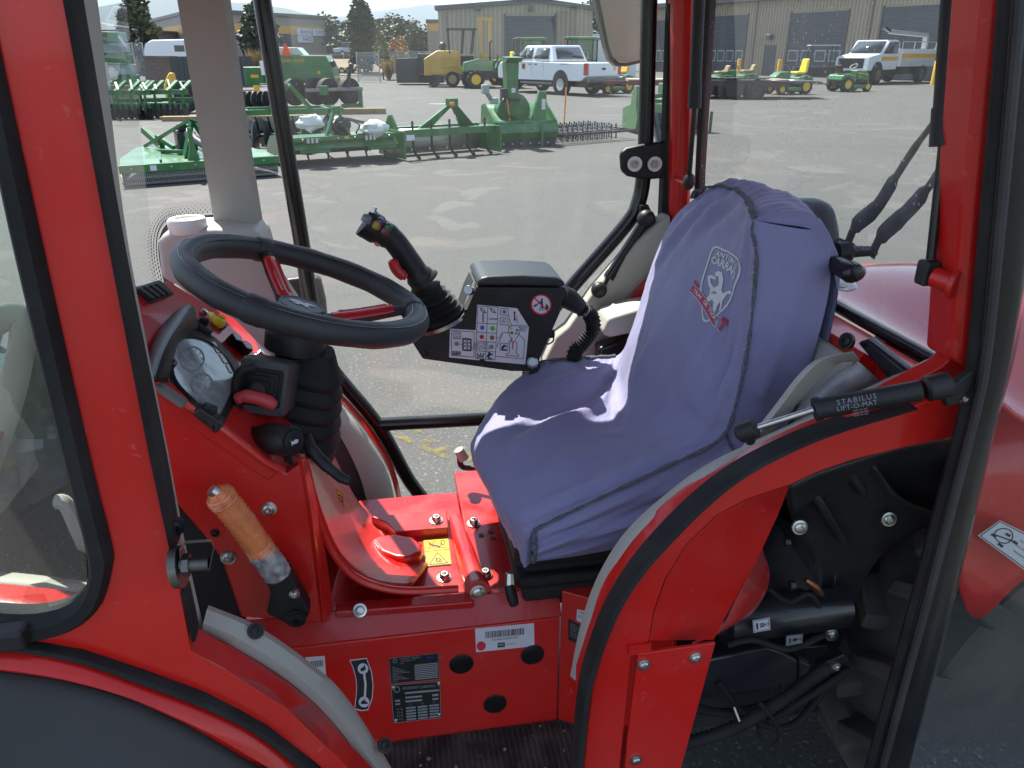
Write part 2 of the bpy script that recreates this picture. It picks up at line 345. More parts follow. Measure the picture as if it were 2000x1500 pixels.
# ---- buildings
SID = mat('tan_steel_siding', (0.36, 0.30, 0.215), 0.55, var=0.16, vs=0.5, dust=0.25, ds=0.8, dcol=(0.25, 0.2, 0.15))
SIDR = mat('tan_rib_highlight', (0.44, 0.37, 0.265), 0.5, var=0.1, vs=0.5)  # siding tone lightened: highlight on the ribs is put into the colour
SIDL = mat('grey_brown_wall', (0.30, 0.26, 0.22), 0.7, var=0.1, vs=0.3)
STRP = mat('yellow_stripe', (0.62, 0.36, 0.08), 0.6, var=0.1, vs=1)
ROOF = mat('dark_eave', (0.10, 0.10, 0.10), 0.5)
DOORM = mat('grey_roller_door', (0.075, 0.085, 0.095), 0.45, var=0.15, vs=1, wave=(2.2, 0.6, 'Z', 0.03))
WIN = mat('window_glass', (0.10, 0.13, 0.14), 0.08, coat=0.3)
FRM = mat('pale_frame', (0.5, 0.5, 0.48), 0.5)
def local(root, a, b):                                   # facade from a to b: x along, -y toward viewer
    root.location = a; d = b-a; root.rotation_euler = (0, 0, math.atan2(d.y, d.x)); return d.length
# middle gabled shed
ba, bb = gd(860, 56), gd(1153, 56)
R_ = empty('gabled_workshop', 'tan corrugated workshop with low gable and one big grey roller door', 'building'); w_ = local(R_, ba, bb)
eh = pt(860, 18, 56).z; ah = pt(1051, 3, 56).z; xr_ = w_*(1051-860)/293
MB().prism([(0, 0, 0), (w_, 0, 0), (w_, 0, eh-.02), (xr_, 0, ah), (0, 0, eh)], (0, 22, 0)).build('wall', SID, R_)
rf = MB(); rf.prism([(-0.2, -.25, eh-.05), (xr_, -.25, ah-.05), (w_+.2, -.25, eh-.07), (w_+.2, -.25, eh+.18), (xr_, -.25, ah+.2), (-.2, -.25, eh+.2)], (0, 22.5, 0)); rf.build('roof', ROOF, R_)
dx0, dx1 = w_*(988-860)/293, w_*(1080-860)/293; dh = pt(1000, 31, 56).z
MB().b2((dx0, -.06, 0), (dx1, .1, dh)).build('roller_door', DOORM, R_)
MB().b2((dx0-.12, -.09, 0), (dx0, .1, dh+.12)).build('door_jamb', ROOF, R_); MB().b2((dx1, -.09, 0), (dx1+.12, .1, dh+.12)).build('door_jamb', ROOF, R_)
for x_ in (w_*(935-860)/293, w_*(1035-860)/293): MB().box((x_, -.2, dh+.45), (.35, .3, .3)).build('wall_lamp', ROOF, R_, .05)
MB().cyl((w_*.05, -.1, eh-.2), (w_*.05, -.1, 0), .06).build('downpipe', SIDL, R_)
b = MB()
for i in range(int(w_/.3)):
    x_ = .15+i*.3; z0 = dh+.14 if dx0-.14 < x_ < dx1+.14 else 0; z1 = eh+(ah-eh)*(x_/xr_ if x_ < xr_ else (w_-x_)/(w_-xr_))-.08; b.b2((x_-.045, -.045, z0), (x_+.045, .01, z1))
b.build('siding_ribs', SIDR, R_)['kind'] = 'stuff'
MB().b2((-.22, -.36, eh-.02), (w_+.22, -.26, eh+.0)).build('gutter', ROOF, R_) if False else None
# long workshop on the right
A_, B_ = LD(12.5, 77.4), LD(34, 37.6)
R_ = empty('long_workshop', 'long tan workshop with several tall dark bay doors on the right', 'building'); w_ = local(R_, A_, B_)
def fx(u):                                              # facade coordinate at a pixel column
    d = (B_-A_).normalized(); n = V((-d.y, d.x, 0)); p = W(u, 110, pl=(A_, n)); return (p-A_).dot(d), n
def fz(u, v): d = (B_-A_).normalized(); return W(u, v, pl=(A_, V((-d.y, d.x, 0)))).z
ez = fz(1384, 9)
MB().b2((0, 0, 0), (w_, 18, ez)).build('wall', SID, R_)
rf = MB(); rf.prism([(-.3, -.4, ez), (-.3, -.4, ez+.35), (-.3, 9, ez+1.2), (-.3, 18.3, ez+.3), (-.3, 18.3, ez)], (w_+.6, 0, 0)); rf.build('roof', ROOF, R_)
for u0, u1, vt in ((1272, 1312, 40), (1384, 1453, 31), (1537, 1645, 24), (1712, 1850, 12), (1905, 2100, 0)):
    x0, x1, zt = fx(u0)[0], fx(u1)[0], fz((u0+u1)/2, vt); dr_ = MB().b2((x0, -.05, 0), (x1, .1, zt)).build('bay_door', DOORM, R_)
    MB().b2((x0-.1, -.1, 0), (x0, .1, zt+.1)).build('door_jamb', ROOF, R_); MB().b2((x1, -.1, 0), (x1+.1, .1, zt+.1)).build('door_jamb', ROOF, R_)
    zb = fz((u0+u1)/2, 120); zt2 = fz((u0+u1)/2, 98); n_ = 4
    for i in range(n_):
        xa, xb_ = x0+(x1-x0)*(i+.12)/n_, x0+(x1-x0)*(i+.88)/n_; wf = MB().b2((xa, -.08, zb), (xb_, -.055, zt2)).build('door_window', FRM, R_); MB().b2((xa+.07, -.095, zb+.07), (xb_-.07, -.082, zt2-.07)).build('pane', WIN, wf)
x0, x1 = fx(1492)[0], fx(1514)[0]; MB().b2((x0, -.06, 0), (x1, .1, fz(1500, 88))).build('side_door', DOORM, R_)
MB().box(((x0+x1)/2, -.25, fz(1503, 72)), (.5, .4, .35)).build('wall_lamp', ROOF, R_, .05)
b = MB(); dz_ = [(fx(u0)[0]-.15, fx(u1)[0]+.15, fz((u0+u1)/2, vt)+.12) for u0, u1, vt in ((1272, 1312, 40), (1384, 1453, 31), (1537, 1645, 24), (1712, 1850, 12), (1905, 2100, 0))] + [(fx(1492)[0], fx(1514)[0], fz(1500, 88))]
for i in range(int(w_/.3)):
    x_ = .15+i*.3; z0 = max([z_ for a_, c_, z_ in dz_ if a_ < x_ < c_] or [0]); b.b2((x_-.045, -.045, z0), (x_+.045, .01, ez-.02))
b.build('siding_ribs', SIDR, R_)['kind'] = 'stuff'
MB().b2((-.3, -.52, ez+.0), (w_+.3, -.41, ez+.3)).build('gutter', ROOF, R_)
for u in (1470, 1690, 1880): x0 = fx(u)[0]; MB().cyl((x0, -.12, ez), (x0, -.12, 0), .07).build('downpipe', SIDL, R_)
# striped building on the left, two faces
R_ = empty('striped_building', 'long low grey brown building with a yellow stripe under its eaves and three wall signs', 'building'); P0, P1, P2_ = LD((400-1000)/1500*84, 90.5), LD(-24.3, 110), LD((300-1000)/1500*116, 126)
d_ = (P1-P0); w_ = local(R_, P0, P1); ang = R_.rotation_euler[2]; q_ = M3.Rotation(-ang, 3, 'Z') @ (P2_-P0)
eh = pt(642, 37, 110).z
def wallp(b, z0, z1, o_): 
    b.prism([V((0-o_, -o_, z0)), V((w_+o_, -o_, z0)), V((w_+o_, 14, z0)), V((q_.x-o_, q_.y, z0))], (0, 0, z1-z0))
for nm, z0, z1, o_, m_ in (('wall', 0, eh-2.0, 0, SIDL), ('stripe', eh-2.0, eh-1.0, .05, STRP), ('fascia', eh-1.0, eh, .02, SIDL), ('roof', eh, eh+.35, .35, ROOF)):
    b = MB(); wallp(b, z0, z1, o_); b.build(nm, m_, R_)
def sx(u): d = d_.normalized(); return (W(u, 90, pl=(P0, V((-d.y, d.x, 0))))-P0).dot(d)
def sz(u, v): d = d_.normalized(); return W(u, v, pl=(P0, V((-d.y, d.x, 0)))).z
MB().b2((sx(547), -.06, 0), (sx(570), .1, sz(560, 66))).build('roller_door', DOORM, R_)
for u0, u1, v0, v1, st in ((580, 608, 56, 69, 'RENTAL'), (580, 609, 70, 83, 'PARTS'), (610, 637, 57, 70, 'TOPCON')):
    sg = MB().b2((sx(u0), -.3, sz(u0, v1)), (sx(u1), -.1, sz(u0, v0))).build('wall_sign', LABW, R_)
    b = MB(); b.flat(text(st), V(((sx(u0)+sx(u1))/2+.3, -.31, (sz(u0, v1)+sz(u0, v0))/2)), (1, 0, 0), (0, 0, 1), .62); b.build('lettering', mat('sign_blue', (0.02, 0.10, 0.3), .5) if st == 'TOPCON' else INK, sg)
MB().cyl((q_.x*.45, q_.y*.45-.2, eh-1), (q_.x*.45, q_.y*.45-.2, 0), .08).build('downpipe', ROOF, R_)
R_ = empty('corner_building', 'narrow strip of yellow striped building beside the gabled workshop', 'building'); w_ = local(R_, gd(838, 74), gd(905, 74))
eh = pt(842, 38, 74).z; [MB().b2((0-o_, -o_, z0), (w_, 10, z1)).build(nm, m_, R_) for nm, z0, z1, o_, m_ in (('wall', 0, eh-.9, 0, SIDL), ('stripe', eh-.9, eh-.3, .04, STRP), ('roof', eh-.3, eh, .1, ROOF))]
R_ = empty('far_shed', 'low dark shed at the far left behind the wrapped implement stack', 'building'); w_ = local(R_, gd(200, 95), gd(300, 95)); eh = pt(240, 63, 95).z
MB().b2((0, 0, 0), (w_, 9, eh)).build('wall', SIDL, R_); MB().b2((-.3, -.3, eh), (w_+.3, 9.3, eh+.25)).build('roof', ROOF, R_); MB().b2((w_*.3, -.05, 0), (w_*.6, .1, eh*.7)).build('roller_door', DOORM, R_)
# ---- fences, walls
CHN = glass_mat('chain_link', (1, 1, 1), 0.0, refl=0.0); GALV = mat('galvanised_tube', (0.42, 0.43, 0.43), .4, metal=.6, var=.2)
def netm(name, col, fac, scale):
    m = bpy.data.materials.new(name); m.use_nodes = True; nt = m.node_tree; N = nt.nodes; lk = nt.links.new; N.clear()
    out = N.new('ShaderNodeOutputMaterial'); tr = N.new('ShaderNodeBsdfTransparent'); df = N.new('ShaderNodeBsdfDiffuse'); df.inputs[0].default_value = (*col, 1); mx = N.new('ShaderNodeMixShader'); mx.inputs[0].default_value = fac
    lk(tr.outputs[0], mx.inputs[1]); lk(df.outputs[0], mx.inputs[2]); lk(mx.outputs[0], out.inputs[0]); return m
NET = netm('brown_privacy_mesh', (0.09, 0.07, 0.055), .93, 1); LNK = netm('wire_mesh', (0.4, 0.42, 0.42), .22, 1)
def fence(name, label, a, b, h, m, z=0.0, posts=6, rail=True):
    R_ = empty(name, label, 'fence'); w_ = local(R_, a, b); R_.location.z = z
    MB().b2((0, -.006, .05), (w_, .006, h-.04)).build('mesh_panel', m, R_)
    for i in range(posts): x_ = w_*i/(posts-1); MB().cyl((x_, 0, 0), (x_, 0, h+.05), .035, n=8).build('post', GALV, R_)
    if rail: MB().cyl((0, 0, h), (w_, 0, h), .022, n=6).build('rail', GALV, R_)
    return R_
fence('privacy_fence', 'dark brown mesh privacy fence behind the dry bank', gd(540, 84), gd(790, 80), pt(650, 106, 82).z-1.0, NET, 1.0, 12)
fence('wire_gate', 'chain link gate panel standing before the dry bank', gd(700, 50), gd(743, 50), 1.65, LNK, posts=2)
fence('wire_fence', 'chain link fence between orange tree and dumpster', gd(758, 56), gd(862, 56), 1.7, LNK, posts=6)
fence('braced_gate', 'braced wire gate beside the brown block enclosure', gd(252, 44), gd(292, 44), 2.1, LNK, posts=3)
BRK = mat('brown_split_block', (0.16, 0.115, 0.085), .95, var=.35, vs=6, bump=.8, bs=30); MRT = mat('block_mortar', (0.13, 0.11, 0.095), .95)
R_ = empty('block_enclosure', 'brown split-block bin enclosure with flat cap left of the grey duct', 'wall'); w_ = local(R_, gd(291, 41), gd(341, 38)); h_ = pt(300, 109, 40).z
MB().b2((.02, .02, 0), (w_-.02, .28, h_-.1)).build('wall_core', MRT, R_); MB().b2((-.05, -.05, h_-.1), (w_+.05, .35, h_)).build('wall_cap', BRK, R_)
nr = 8; bh = (h_-.1)/nr; me_ = None
for r_ in range(nr):
    x_ = -.0 if r_ % 2 == 0 else -.2
    while x_ < w_-.05:
        xa, xb_ = max(0, x_)+.006, min(w_, x_+.4)-.006
        if xb_-xa > .03: MB().b2((xa, -.012, r_*bh+.006), (xb_, .1, (r_+1)*bh-.006)).build('block', BRK, R_)
        x_ += .4
SLT = mat('grey_steel_slats', (0.075, 0.075, 0.073), .5, var=.2)
R_ = empty('slatted_gate', 'dark grey vertical slat gate of the bin enclosure', 'gate'); w_ = local(R_, gd(342, 38), gd(500, 40)); h_ = pt(360, 110, 38.5).z
MB().b2((0, .03, .15), (w_, .06, h_-.02)).build('gate_frame', ROOF, R_)
n_ = 34
for i in range(n_): MB().b2((w_*i/n_+.012, -.03 if i % 2 else -.005, .1), (w_*(i+1)/n_-.012, .02, h_)).build('slat', SLT, R_)
# ---- trees
BARK = mat('bark', (0.10, 0.075, 0.055), .95, var=.4, vs=8)
def leafm(n_, a, c): 
    m = mat(n_, a, .6, var=.55, vs=1.4); return m
LEAF = dict(dark=leafm('dark_leaf', (0.045, 0.075, 0.022), 0), mid=leafm('mid_leaf', (0.07, 0.105, 0.03), 0), yel=leafm('yellow_green_leaf', (0.16, 0.19, 0.035), 0), org=leafm('orange_leaf', (0.45, 0.20, 0.035), 0), grey=leafm('grey_green_leaf', (0.075, 0.095, 0.05), 0), olive=leafm('olive_leaf', (0.09, 0.10, 0.028), 0))
def tree(label, p, h, w, kind, shape='col', n=1500, seed=0, base=.12, name='tree', ls=1.0, group=None):
    r = random.Random(seed); R_ = empty(name, label, 'tree', p, 0, group); b = MB()
    b.tube([(0, 0, 0), (.03*h*.2, 0, h*.35), (0, .02*h*.3, h*.7)], [.035*h*.6, .02*h*.6, .008*h], 7)
    for i in range(8):
        a = r.uniform(0, 6.28); z0 = h*r.uniform(.2, .65); b.tube([(0, 0, z0), (math.cos(a)*w*.2, math.sin(a)*w*.2, z0+h*.08), (math.cos(a)*w*.36, math.sin(a)*w*.36, z0+h*.2)], [.008*h, .005*h, .002*h], 5)
    b.build('trunk', BARK, R_); b = MB(); cl = []
    for i in range(60 if shape == 'round' else 130):
        t = r.uniform(base, .98)
        if shape == 'col': rr_ = w/2*min(1, (1-t)*2.6+.10)*min(1, (t-base)*7+.35)
        else: rr_ = w/2*math.sqrt(max(.03, 1-((t-.58)/.45)**2))
        a = r.uniform(0, 6.28); q = rr_*math.sqrt(r.uniform(.25, 1)); cl.append((V((math.cos(a)*q*.85, math.sin(a)*q*.85, t*h)), r.uniform(.10, .2)*w*(1.0 if shape == 'round' else .85)))
    for i in range(n):
        c, cr_ = r.choice(cl); d = V((r.gauss(0, 1), r.gauss(0, 1), r.gauss(0, 1.1))).normalized()*cr_*r.uniform(.3, 1.05); p_ = c+d
        s_ = ls*r.uniform(.5, 1.3)*w*(.045 if shape == 'round' else .075); ax, ay = perp(V((r.gauss(0, 1), r.gauss(0, 1), r.gauss(0, 1.2)))); b.add([p_-ax*s_, p_+ay*s_*.6, p_+ax*s_, p_-ay*s_*.6], [(0, 1, 2, 3)])
    b.build('crown', LEAF[kind], R_, flatsh=True); return R_
tree('tall dark columnar hornbeam left of the grey duct', gd(288, 52), pt(288, -12, 52).z, 2.6, 'olive', 'col', 8000, 1, .10)
tree('loose narrow tree just behind the black door frame', gd(514, 60), pt(514, 8, 60).z, 2.9, 'grey', 'col', 4500, 2, .12)
tree('tall dark columnar tree in front of the far hedge', gd(712, 66), pt(712, -6, 66).z, 2.4, 'dark', 'col', 8000, 3, .10)
tree('small yellow-green young tree by the wire gate', gd(749, 55), pt(749, 62, 55).z, 1.15, 'yel', 'col', 1500, 4, .25)
tree('small orange autumn tree by the wire fence', gd(780, 58), pt(780, 74, 58).z, 1.7, 'org', 'round', 1500, 5)
tree('golden shrub tree behind the wrapped implement stack', gd(230, 60), pt(230, 70, 60).z, 1.2, 'yel', 'col', 900, 6)
HL = ['broad grey-green tree at the corner of the striped building', 'dark bushy tree right beside the columnar tree', 'olive tree in the middle of the far hedge', 'round tree with a bare top in the far hedge', 'dark tree at the right of the far hedge', 'green tree touching the gabled workshop', 'dark tree showing behind the right end of the gabled workshop', 'pale treetops above the long workshop roof']
for i, (u, vt, d, w_, k) in enumerate(((662, 36, 112, 6.5, 'grey'), (690, 58, 104, 5, 'dark'), (742, 48, 108, 6, 'olive'), (772, 38, 112, 5.5, 'olive'), (800, 44, 106, 6, 'dark'), (826, 52, 100, 5, 'mid'), (1166, -6, 80, 5, 'dark'), (1452, -8, 110, 7, 'olive'))):
    tree(HL[i], gd(u, d), pt(u, vt, d).z, w_, k, 'round', 3200, 20+i, name='hedgerow_tree', ls=1.0, group='trees of the far hedge')
for i, u in enumerate((655, 668, 682, 696)):
    r = random.Random(i); b = MB(); p = gd(u, 60)
    for k in range(260):
        d = V((r.gauss(0, 1), r.gauss(0, 1), abs(r.gauss(0, 1)))).normalized()*.42*r.uniform(.7, 1); ax, ay = perp(V((r.gauss(0, 1), r.gauss(0, 1), r.gauss(0, 1)))); q = V((0, 0, .25))+d; b.add([q-ax*.06, q+ay*.04, q+ax*.06, q-ay*.04], [(0, 1, 2, 3)])
    o = b.build('shrub', LEAF['dark'], flatsh=True); o.location = p; tag(o, ('leftmost', 'second from left', 'third from left', 'rightmost')[i]+' of the small clipped shrubs at the foot of the bank', 'shrub', 'clipped shrubs on the bank')
GRS = mat('dry_grass', (0.45, 0.33, 0.14), .9, var=.4, vs=10)
for i, (u, d, h_, lb_) in enumerate(((262, 45, 1.5, 'dry ornamental grass clump behind the braced gate'), (505, 44, 1.9, 'tall dry grass clump behind the bollard by the door frame'), (760, 53, 1.3, 'dry golden grass clump under the orange tree'))):
    r = random.Random(40+i); b = MB()
    for k in range(220):
        a = r.uniform(0, 6.28); e = r.uniform(.1, .55); hh = h_*r.uniform(.6, 1.05); x_ = V((math.cos(a), math.sin(a), 0)); y_ = V((-x_.y, x_.x, 0))*.012; b.add([x_*.08-y_, x_*.08+y_, x_*(e*.6)+V((0, 0, hh*.7))+y_, x_*e+V((0, 0, hh))], [(0, 1, 2, 3)])
    o = b.build('ornamental_grass', GRS, flatsh=True); o.location = gd(u, d); tag(o, lb_, 'grass')
# ================================================================ things standing in the yard
GRN = mat('implement_green', (0.018, 0.155, 0.028), .32, coat=.4, var=.35, vs=5, dust=.2, ds=4, dcol=(.25, .25, .2))
GRN2 = mat('dark_tractor_green', (0.015, 0.10, 0.025), .35, coat=.3, var=.2, vs=3)
BL = mat('black_steel', (0.02, 0.02, 0.021), .45, var=.3, vs=6); DSC = mat('disc_steel', (0.22, 0.22, 0.22), .35, metal=.8, var=.4, vs=5)
TYB = mat('tyre_black', (0.028, 0.027, 0.026), .8, bump=.4, bs=40); RIMY = mat('yellow_rim', (0.72, 0.46, 0.02), .4, var=.1); SIL = mat('silver', (0.5, 0.5, 0.5), .3, metal=.9)
BAG = mat('white_plastic_bag', (0.70, 0.72, 0.70), .3, var=.25, vs=6, bump=.8, bs=14); WOOD = mat('timber', (0.36, 0.25, 0.13), .8, var=.4, vs=6)
YELP = mat('safety_yellow', (0.75, 0.40, 0.03), .5, var=.15, vs=3); WPT = mat('white_vehicle_paint', (0.72, 0.74, 0.76), .25, coat=.6); WGL = mat('vehicle_glass', (0.025, 0.032, 0.036), .06, coat=.4)
CATY = mat('machine_yellow', (0.55, 0.33, 0.06), .45, var=.2, vs=2); REDL = mat('red_lens', (0.5, 0.02, 0.02), .25, coat=.4); ORNG = mat('orange_mark', (0.8, 0.25, 0.03), .5); SMV = mat('slow_triangle', (0.85, 0.08, 0.02), .5)
def pb(name, m, fn, root, bevel=0, **k):
    b = MB(); fn(b); return b.build(name, m, root, bevel, **k)
def wheel(root, c, r, w, ax=(0, 1, 0), rim=SIL, lug=0, tm=TYB):
    ax = V(ax); b = MB(); b.lathe(c, ax, [(r*.55, -w*.45), (r*.86, -w*.5), (r*.97, -w*.42), (r, -w*.2), (r, w*.2), (r*.97, w*.42), (r*.86, w*.5), (r*.55, w*.45)], 26)
    x, y = perp(ax)
    for i in range(lug):
        for s_ in (-1, 1):
            a = 6.2832*(i+(.5 if s_ > 0 else 0))/lug; d = x*math.cos(a)+y*math.sin(a); e = x*math.cos(a+.35)+y*math.sin(a+.35); b.beam(V(c)+d*r*1.0+ax*s_*w*.46, V(c)+e*r*1.0, r*.08, r*.12, d)
    o = b.build('wheel', tm, root); b = MB(); b.lathe(V(c), ax, [(r*.14, -w*.50), (r*.16, -w*.458), (r*.44, -w*.458), (r*.50, -w*.485), (r*.57, -w*.48), (r*.57, w*.48), (r*.50, w*.485), (r*.44, w*.458), (r*.16, w*.458), (r*.14, w*.50)], 20); b.build('rim', rim, o); return o
def yaw(a, b): return math.atan2((b-a).y, (b-a).x)
# --- rotary cutter
a, b_ = G(243, 366), G(545, 343); W0 = (b_-a).length
R_ = empty('rotary_cutter', 'low green rotary cutter with chain guard and drive shaft, nearest implement', 'mower', a, yaw(a, b_))
pb('deck', GRN, lambda b: (b.add([V(p) for p in ((0, 0, .26), (W0, 0, .26), (W0-.05, .5, .31), (W0*.8, 1.75, .33), (W0*.2, 1.75, .33), (.05, .5, .31))], [(0, 1, 2, 3, 4, 5)]),), R_, solid=.02, flatsh=True)
pb('side_skirt', GRN, lambda b: b.prism([(0, 0, .05), (0, 0, .27), (.05, .5, .31), (W0*.2, 1.75, .33), (W0*.2, 1.75, .1), (.02, .5, .05)], (.02, 0, 0)), R_)
pb('side_skirt', GRN, lambda b: b.prism([(W0-.02, 0, .05), (W0-.02, 0, .27), (W0-.07, .5, .31), (W0*.8, 1.75, .33), (W0*.8, 1.75, .1), (W0-.02, .5, .05)], (.02, 0, 0)), R_)
pb('front_bar', GRN, lambda b: b.b2((-.03, -.05, .18), (W0+.03, .02, .29)), R_, .008)
pb('edge_stripe', YELP, lambda b: b.prism([(-.006, .02, .10), (-.006, .3, .17), (-.006, .3, .20), (-.006, .02, .13)], (.004, 0, 0)), R_)
CHM = mat('chain_steel', (0.25, 0.25, 0.25), .4, metal=.7)
def f(b):
    n = 88
    for i in range(n):
        x = .03+(W0-.06)*i/(n-1)
        for k in range(4): b.box((x, -.035+(.006 if k % 2 else -.006), .155-k*.038), (.016 if k % 2 else .007, .008 if k % 2 else .016, .034))
pb('chain_guard', CHM, f, R_)['kind'] = 'stuff'
pb('hitch_bar', GRN, lambda b: (b.beam((W0*.42, .3, .32), (W0*.52, .55, .80), .05, .07), b.beam((W0*.62, .3, .32), (W0*.52, .55, .80), .05, .07)), R_)
pb('hitch_brace', GRN, lambda b: (b.beam((W0*.25, 1.6, .36), (W0*.50, .6, .78), .05, .04), b.beam((W0*.30, .9, .35), (W0*.47, .5, .36), .06, .05)), R_)
pb('mast', GRN, lambda b: b.prism([(W0*.42, .12, .28), (W0*.50, .12, .28), (W0*.48, .12, .45), (W0*.475, .12, .72), (W0*.445, .12, .72), (W0*.445, .12, .45)], (0, .04, 0)), R_)
pb('tail_arm', GRN, lambda b: (b.beam((W0*.36, 1.5, .36), (W0*.28, 1.95, .58), .09, .09), b.beam((W0*.42, 1.2, .36), (W0*.34, 1.6, .5), .06, .06)), R_)
pb('gearbox', BL, lambda b: (b.b2((W0*.42, .75, .33), (W0*.55, 1.05, .62)), b.b2((W0*.44, .78, .62), (W0*.53, 1.0, .72))), R_, .03)
pb('drive_shaft', mat('grey_shield', (0.13, 0.13, 0.14), .5), lambda b: b.tube([(W0*.50, .75, .58), (W0*.52, .6, .52), (W0*.70, -.05, .18), (W0*.73, -.12, .10)], [.08, .055, .055, .09], 12), R_)
pb('warning_decal', LABW, lambda b: b.b2((W0*.17, -.053, .2), (W0*.21, -.051, .27)), R_)
for x in (.06, .3, .45, .66, .9): pb('deck_bolt', SIL, lambda b: b.ball((W0*x, -.055, .24), .014, 6), R_)
for x in (.25, .6): pb('deck_rib', GRN, lambda b: b.beam((W0*x, .1, .30), (W0*(x*.6+.2), 1.7, .36), .03, .05), R_)
pb('hose', BL, lambda b: b.tube(crv([V((W0*.5, .5, .8)), V((W0*.62, .4, .7)), V((W0*.6, .5, .5)), V((W0*.52, .8, .6))], 5), .014, 6), R_)
# --- disc harrow behind it
a = G(478, 292)
R_ = empty('disc_harrow', 'green framed disc harrow with dark discs behind the rotary cutter', 'harrow', G(470, 300), rad(14))
pb('frame', GRN, lambda b: (b.b2((0, .3, .62), (2.0, .38, .72)), b.b2((0, 1.1, .62), (2.0, 1.18, .72)), b.b2((.2, .3, .63), (.28, 1.18, .71)), b.b2((1.7, .3, .63), (1.78, 1.18, .71)), b.beam((.6, .35, .7), (1.0, .1, 1.15), .07, .06), b.beam((1.4, .35, .7), (1.0, .1, 1.15), .07, .06)), R_)
for row in range(2):
    for i in range(9): pb('disc', DSC if i % 2 else BL, lambda b: b.lathe((.1+i*.22, .3+row*.85, .27), (.94, .34 if row else -.34, 0), [(.27, -.004), (.26, .02), (.16, .045), (.05, .05), (.05, .06)], 18), R_)
    pb('gang_shaft', BL, lambda b: b.cyl((0, .3+row*.85, .27), (2.0, .3+row*.85, .27), .03), R_)
pb('scraper_bar', BL, lambda b: [b.beam((.15+i*.22, .34, .6), (.2+i*.22, .40, .35), .03, .012) for i in range(9)], R_)['kind'] = 'stuff'
# --- rotary tiller
a, b_ = G(556, 328), G(790, 303); W0 = 2.0
R_ = empty('rotary_tiller', 'green rotary tiller with two white plastic wrapped ends and bent tines', 'tiller', a, yaw(a, b_)*.62); R_.scale = (1, .95, .72)
pb('hood', GRN, lambda b: b.prism([(0, -.05, .36), (0, .1, .58), (0, .5, .62), (0, .85, .5), (0, .95, .18), (0, .9, .18), (0, .8, .44), (0, .5, .56), (0, .12, .52), (0, .0, .34)], (W0, 0, 0)), R_)
pb('side_plate', GRN, lambda b: b.prism([(-.03, -.05, .15), (-.03, -.05, .5), (-.03, .25, .68), (-.03, .6, .62), (-.03, .95, .3), (-.03, .6, .05)], (.03, 0, 0)), R_)
pb('side_plate', GRN, lambda b: b.prism([(W0, -.05, .1), (W0, .05, .62), (W0, .35, .98), (W0, .5, .95), (W0, .95, .3), (W0, .6, .05)], (.03, 0, 0)), R_)
pb('front_guard', GRN, lambda b: (b.prism([(.25, -.12, .30), (.75, -.12, .30), (.75, .02, .40), (.25, .02, .40)], (0, 0, .015)), b.prism([(1.4, -.12, .30), (1.9, -.12, .30), (1.9, .02, .40), (1.4, .02, .40)], (0, 0, .015))), R_)
pb('frame_tube', GRN, lambda b: b.b2((.1, -.02, .52), (W0-.1, .1, .62)), R_, .01)
TINE = MB().tube(crv([V((0, 0, 0)), V((0, -.12, -.1)), V((.02, -.16, -.2)), V((.08, -.14, -.24))], 3), .018, 5, flat=.5).build('tine', BL, R_)
for i in range(26):
    o = TINE if i == 0 else TINE.copy()
    if i: COL.objects.link(o); o.parent = R_
    o.location = (.12+i*.072, .35, .27); o.rotation_euler = (rad(i*77), 0, 0)
pb('rotor', BL, lambda b: b.cyl((0, .35, .27), (W0, .35, .27), .06), R_)
pb('gearbox', BL, lambda b: (b.ball((W0*.52, .25, .82), .2, 10, (1, .8, 1)), b.b2((W0*.46, .2, .6), (W0*.6, .5, .8)), b.cyl((W0*.52, .1, .85), (W0*.52, -.05, .86), .07), b.beam((W0*.58, .25, .95), (W0*.8, .3, .80), .07, .06)), R_)
pb('top_mast', GRN, lambda b: (b.beam((W0*.38, .1, .6), (W0*.47, .15, 1.15), .07, .05), b.beam((W0*.58, .1, .6), (W0*.5, .15, 1.15), .07, .05), b.box((W0*.485, .15, 1.17), (.14, .1, .14))), R_, .01)
def bag(b, c, r):
    rn = random.Random(int(c[0]*100)); b.ball(c, r, 12, (1.25, .9, 1)); n0 = len(b.v)
    for i in range(n0): q = b.v[i]-V(c); b.v[i] = V(c)+q*(1+.32*mn.noise(q*9+V((c[0]*5, 0, 0)))+.18*mn.noise(q*21))
pb('plastic_bag', BAG, lambda b: bag(b, (W0*.24, .0, .93), .17), R_, ang=20); pb('plastic_bag', BAG, lambda b: bag(b, (W0*.78, .0, .74), .18), R_, ang=20)
for x in (.4, 1.38): pb('hitch_clamp', SIL, lambda b: [b.cyl((x+k*.07, -.07, .5), (x+k*.07, -.07, .6), .03) for k in range(3)], R_)
HOS = mat('hose_black', (.012, .012, .012), .5)
pb('hose', HOS, lambda b: (b.tube(crv([V((W0*.5, .1, 1.0)), V((W0*.42, -.08, .9)), V((W0*.45, -.1, .72)), V((W0*.55, .0, .66))], 5), .014, 6)), R_); pb('hose', HOS, lambda b: b.tube(crv([V((W0*.52, .1, 1.0)), V((W0*.63, -.1, .85)), V((W0*.6, -.1, .66)), V((W0*.7, .02, .63))], 5), .014, 6), R_)
for x in (.12, .33, .6, .92, 1.2, 1.55, 1.8): pb('bolt_head', SIL, lambda b: b.ball((x, -.03, .57), .018, 6), R_)
pb('decal', LABW, lambda b: b.prism([(-.034, .05, .3), (-.034, .2, .42), (-.034, .2, .54), (-.034, .05, .46)], (.003, 0, 0)), R_); pb('decal', YELP, lambda b: b.b2((1.02, -.026, .55), (1.1, -.022, .6)), R_)
